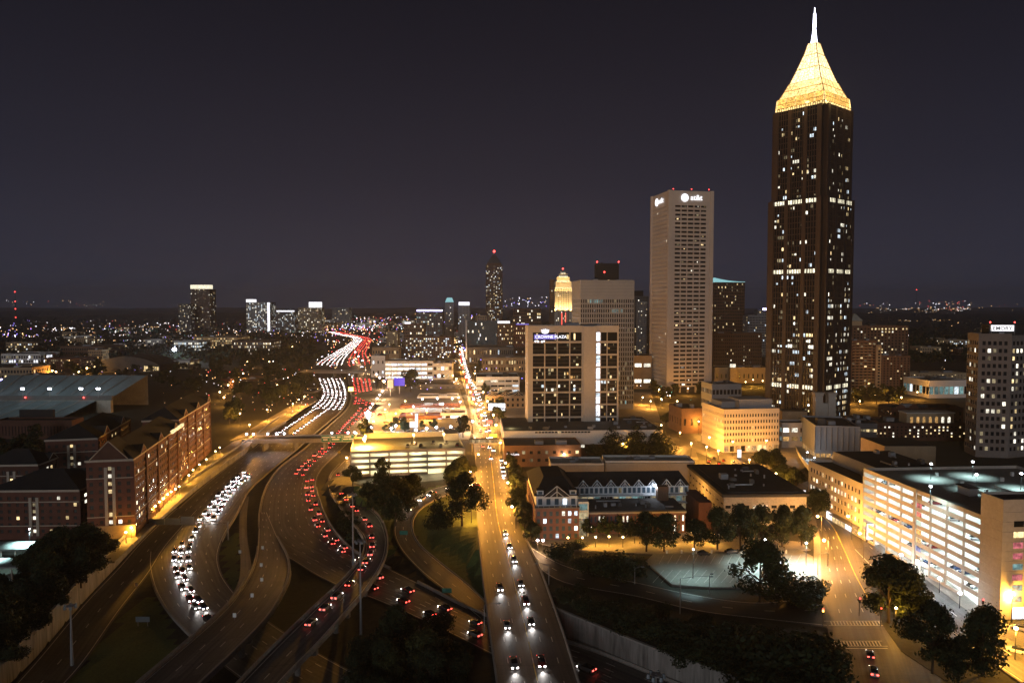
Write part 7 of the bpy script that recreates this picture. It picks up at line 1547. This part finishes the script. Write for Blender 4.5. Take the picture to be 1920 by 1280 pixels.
parked([gp(R.uniform(690, 745), R.uniform(765, 800)) for _ in range(10)] + [gp(R.uniform(760, 870), R.uniform(802, 812)) for _ in range(14)], .3, 'car parked on the lots around the diner', 'cars around the diner', .1, False)
parked([gp(1905, 1222), gp(1912, 1180)], 2.4, 'car standing at the right edge of the deck street', 'cars at the right edge', .05)
# wheel stops and bay lines on the white lot
lot_o = bpy.data.objects['parking_lot']; mk = MB()
for k in range(17):
    for (r0, r1) in ((1040, 1056), (1068, 1092)):
        a, b = gp(1245 + k * 16, r0, .5), gp(1236 + k * 16 - (12 if r0 > 1050 else 0), r1, .5); mk.face([(a[0] - .05, a[1], .508), (a[0] + .05, a[1], .508), (b[0] + .05, b[1], .508), (b[0] - .05, b[1], .508)], 'paint')
mk.build('bay_marking', lot_o, stuff=True)
for k in range(9):
    a = gp(1250 + k * 28, 1037, .5); rt = tag(put('concrete_bollard', boxmesh('concrete_bollard', .5, .5, 1.3, 'white_wall'), None, (a[0], a[1], 1.15)), 'short white post along the far edge of the white lot', 'post', 'white lot posts')

# ------------------------------------------------------------------ labels of short rows: say which one of the row
ORD = ['first', 'second', 'third', 'fourth', 'fifth', 'sixth', 'seventh', 'eighth', 'ninth', 'tenth', 'eleventh', 'twelfth', 'thirteenth', 'fourteenth', 'fifteenth', 'sixteenth']
rows = {}
for o in bpy.data.objects:
    if o.parent is None and o.get("group") and o.get("label"): rows.setdefault((o["group"], o["label"]), []).append(o)
for (g, lb), os_ in rows.items():
    if not 1 < len(os_) <= 16: continue
    pr = [(960 + o.location.x * FPX / o.location.y, 572 + (CAMH - o.location.z) * FPX / o.location.y, o) for o in os_]
    wide = max(p[0] for p in pr) - min(p[0] for p in pr) >= max(p[1] for p in pr) - min(p[1] for p in pr)
    pr.sort(key=lambda p: p[0] if wide else -p[1])
    for k, p in enumerate(pr): p[2]["label"] = " ".join((lb + ", " + ORD[k] + (" from the left" if wide else " from the bottom")).split()[:16]) if len(lb.split()) <= 12 else lb

# ------------------------------------------------------------------ night haze over the city
b = MB(); b.box(-9000, -60, -45, 9000, 12500, 330, 'rubber'); hz = b.build('haze'); hz["kind"] = "stuff"
hm = bpy.data.materials.new('haze'); hm.use_nodes = True; t = hm.node_tree; t.nodes.clear()
pv = t.nodes.new('ShaderNodeVolumePrincipled'); ou = t.nodes.new('ShaderNodeOutputMaterial'); pv.inputs['Color'].default_value = (.8, .86, 1.0, 1); pv.inputs['Density'].default_value = 0.00008; pv.inputs['Anisotropy'].default_value = 0.4
t.links.new(pv.outputs[0], ou.inputs['Volume']); hz.data.materials.clear(); hz.data.materials.append(hm)
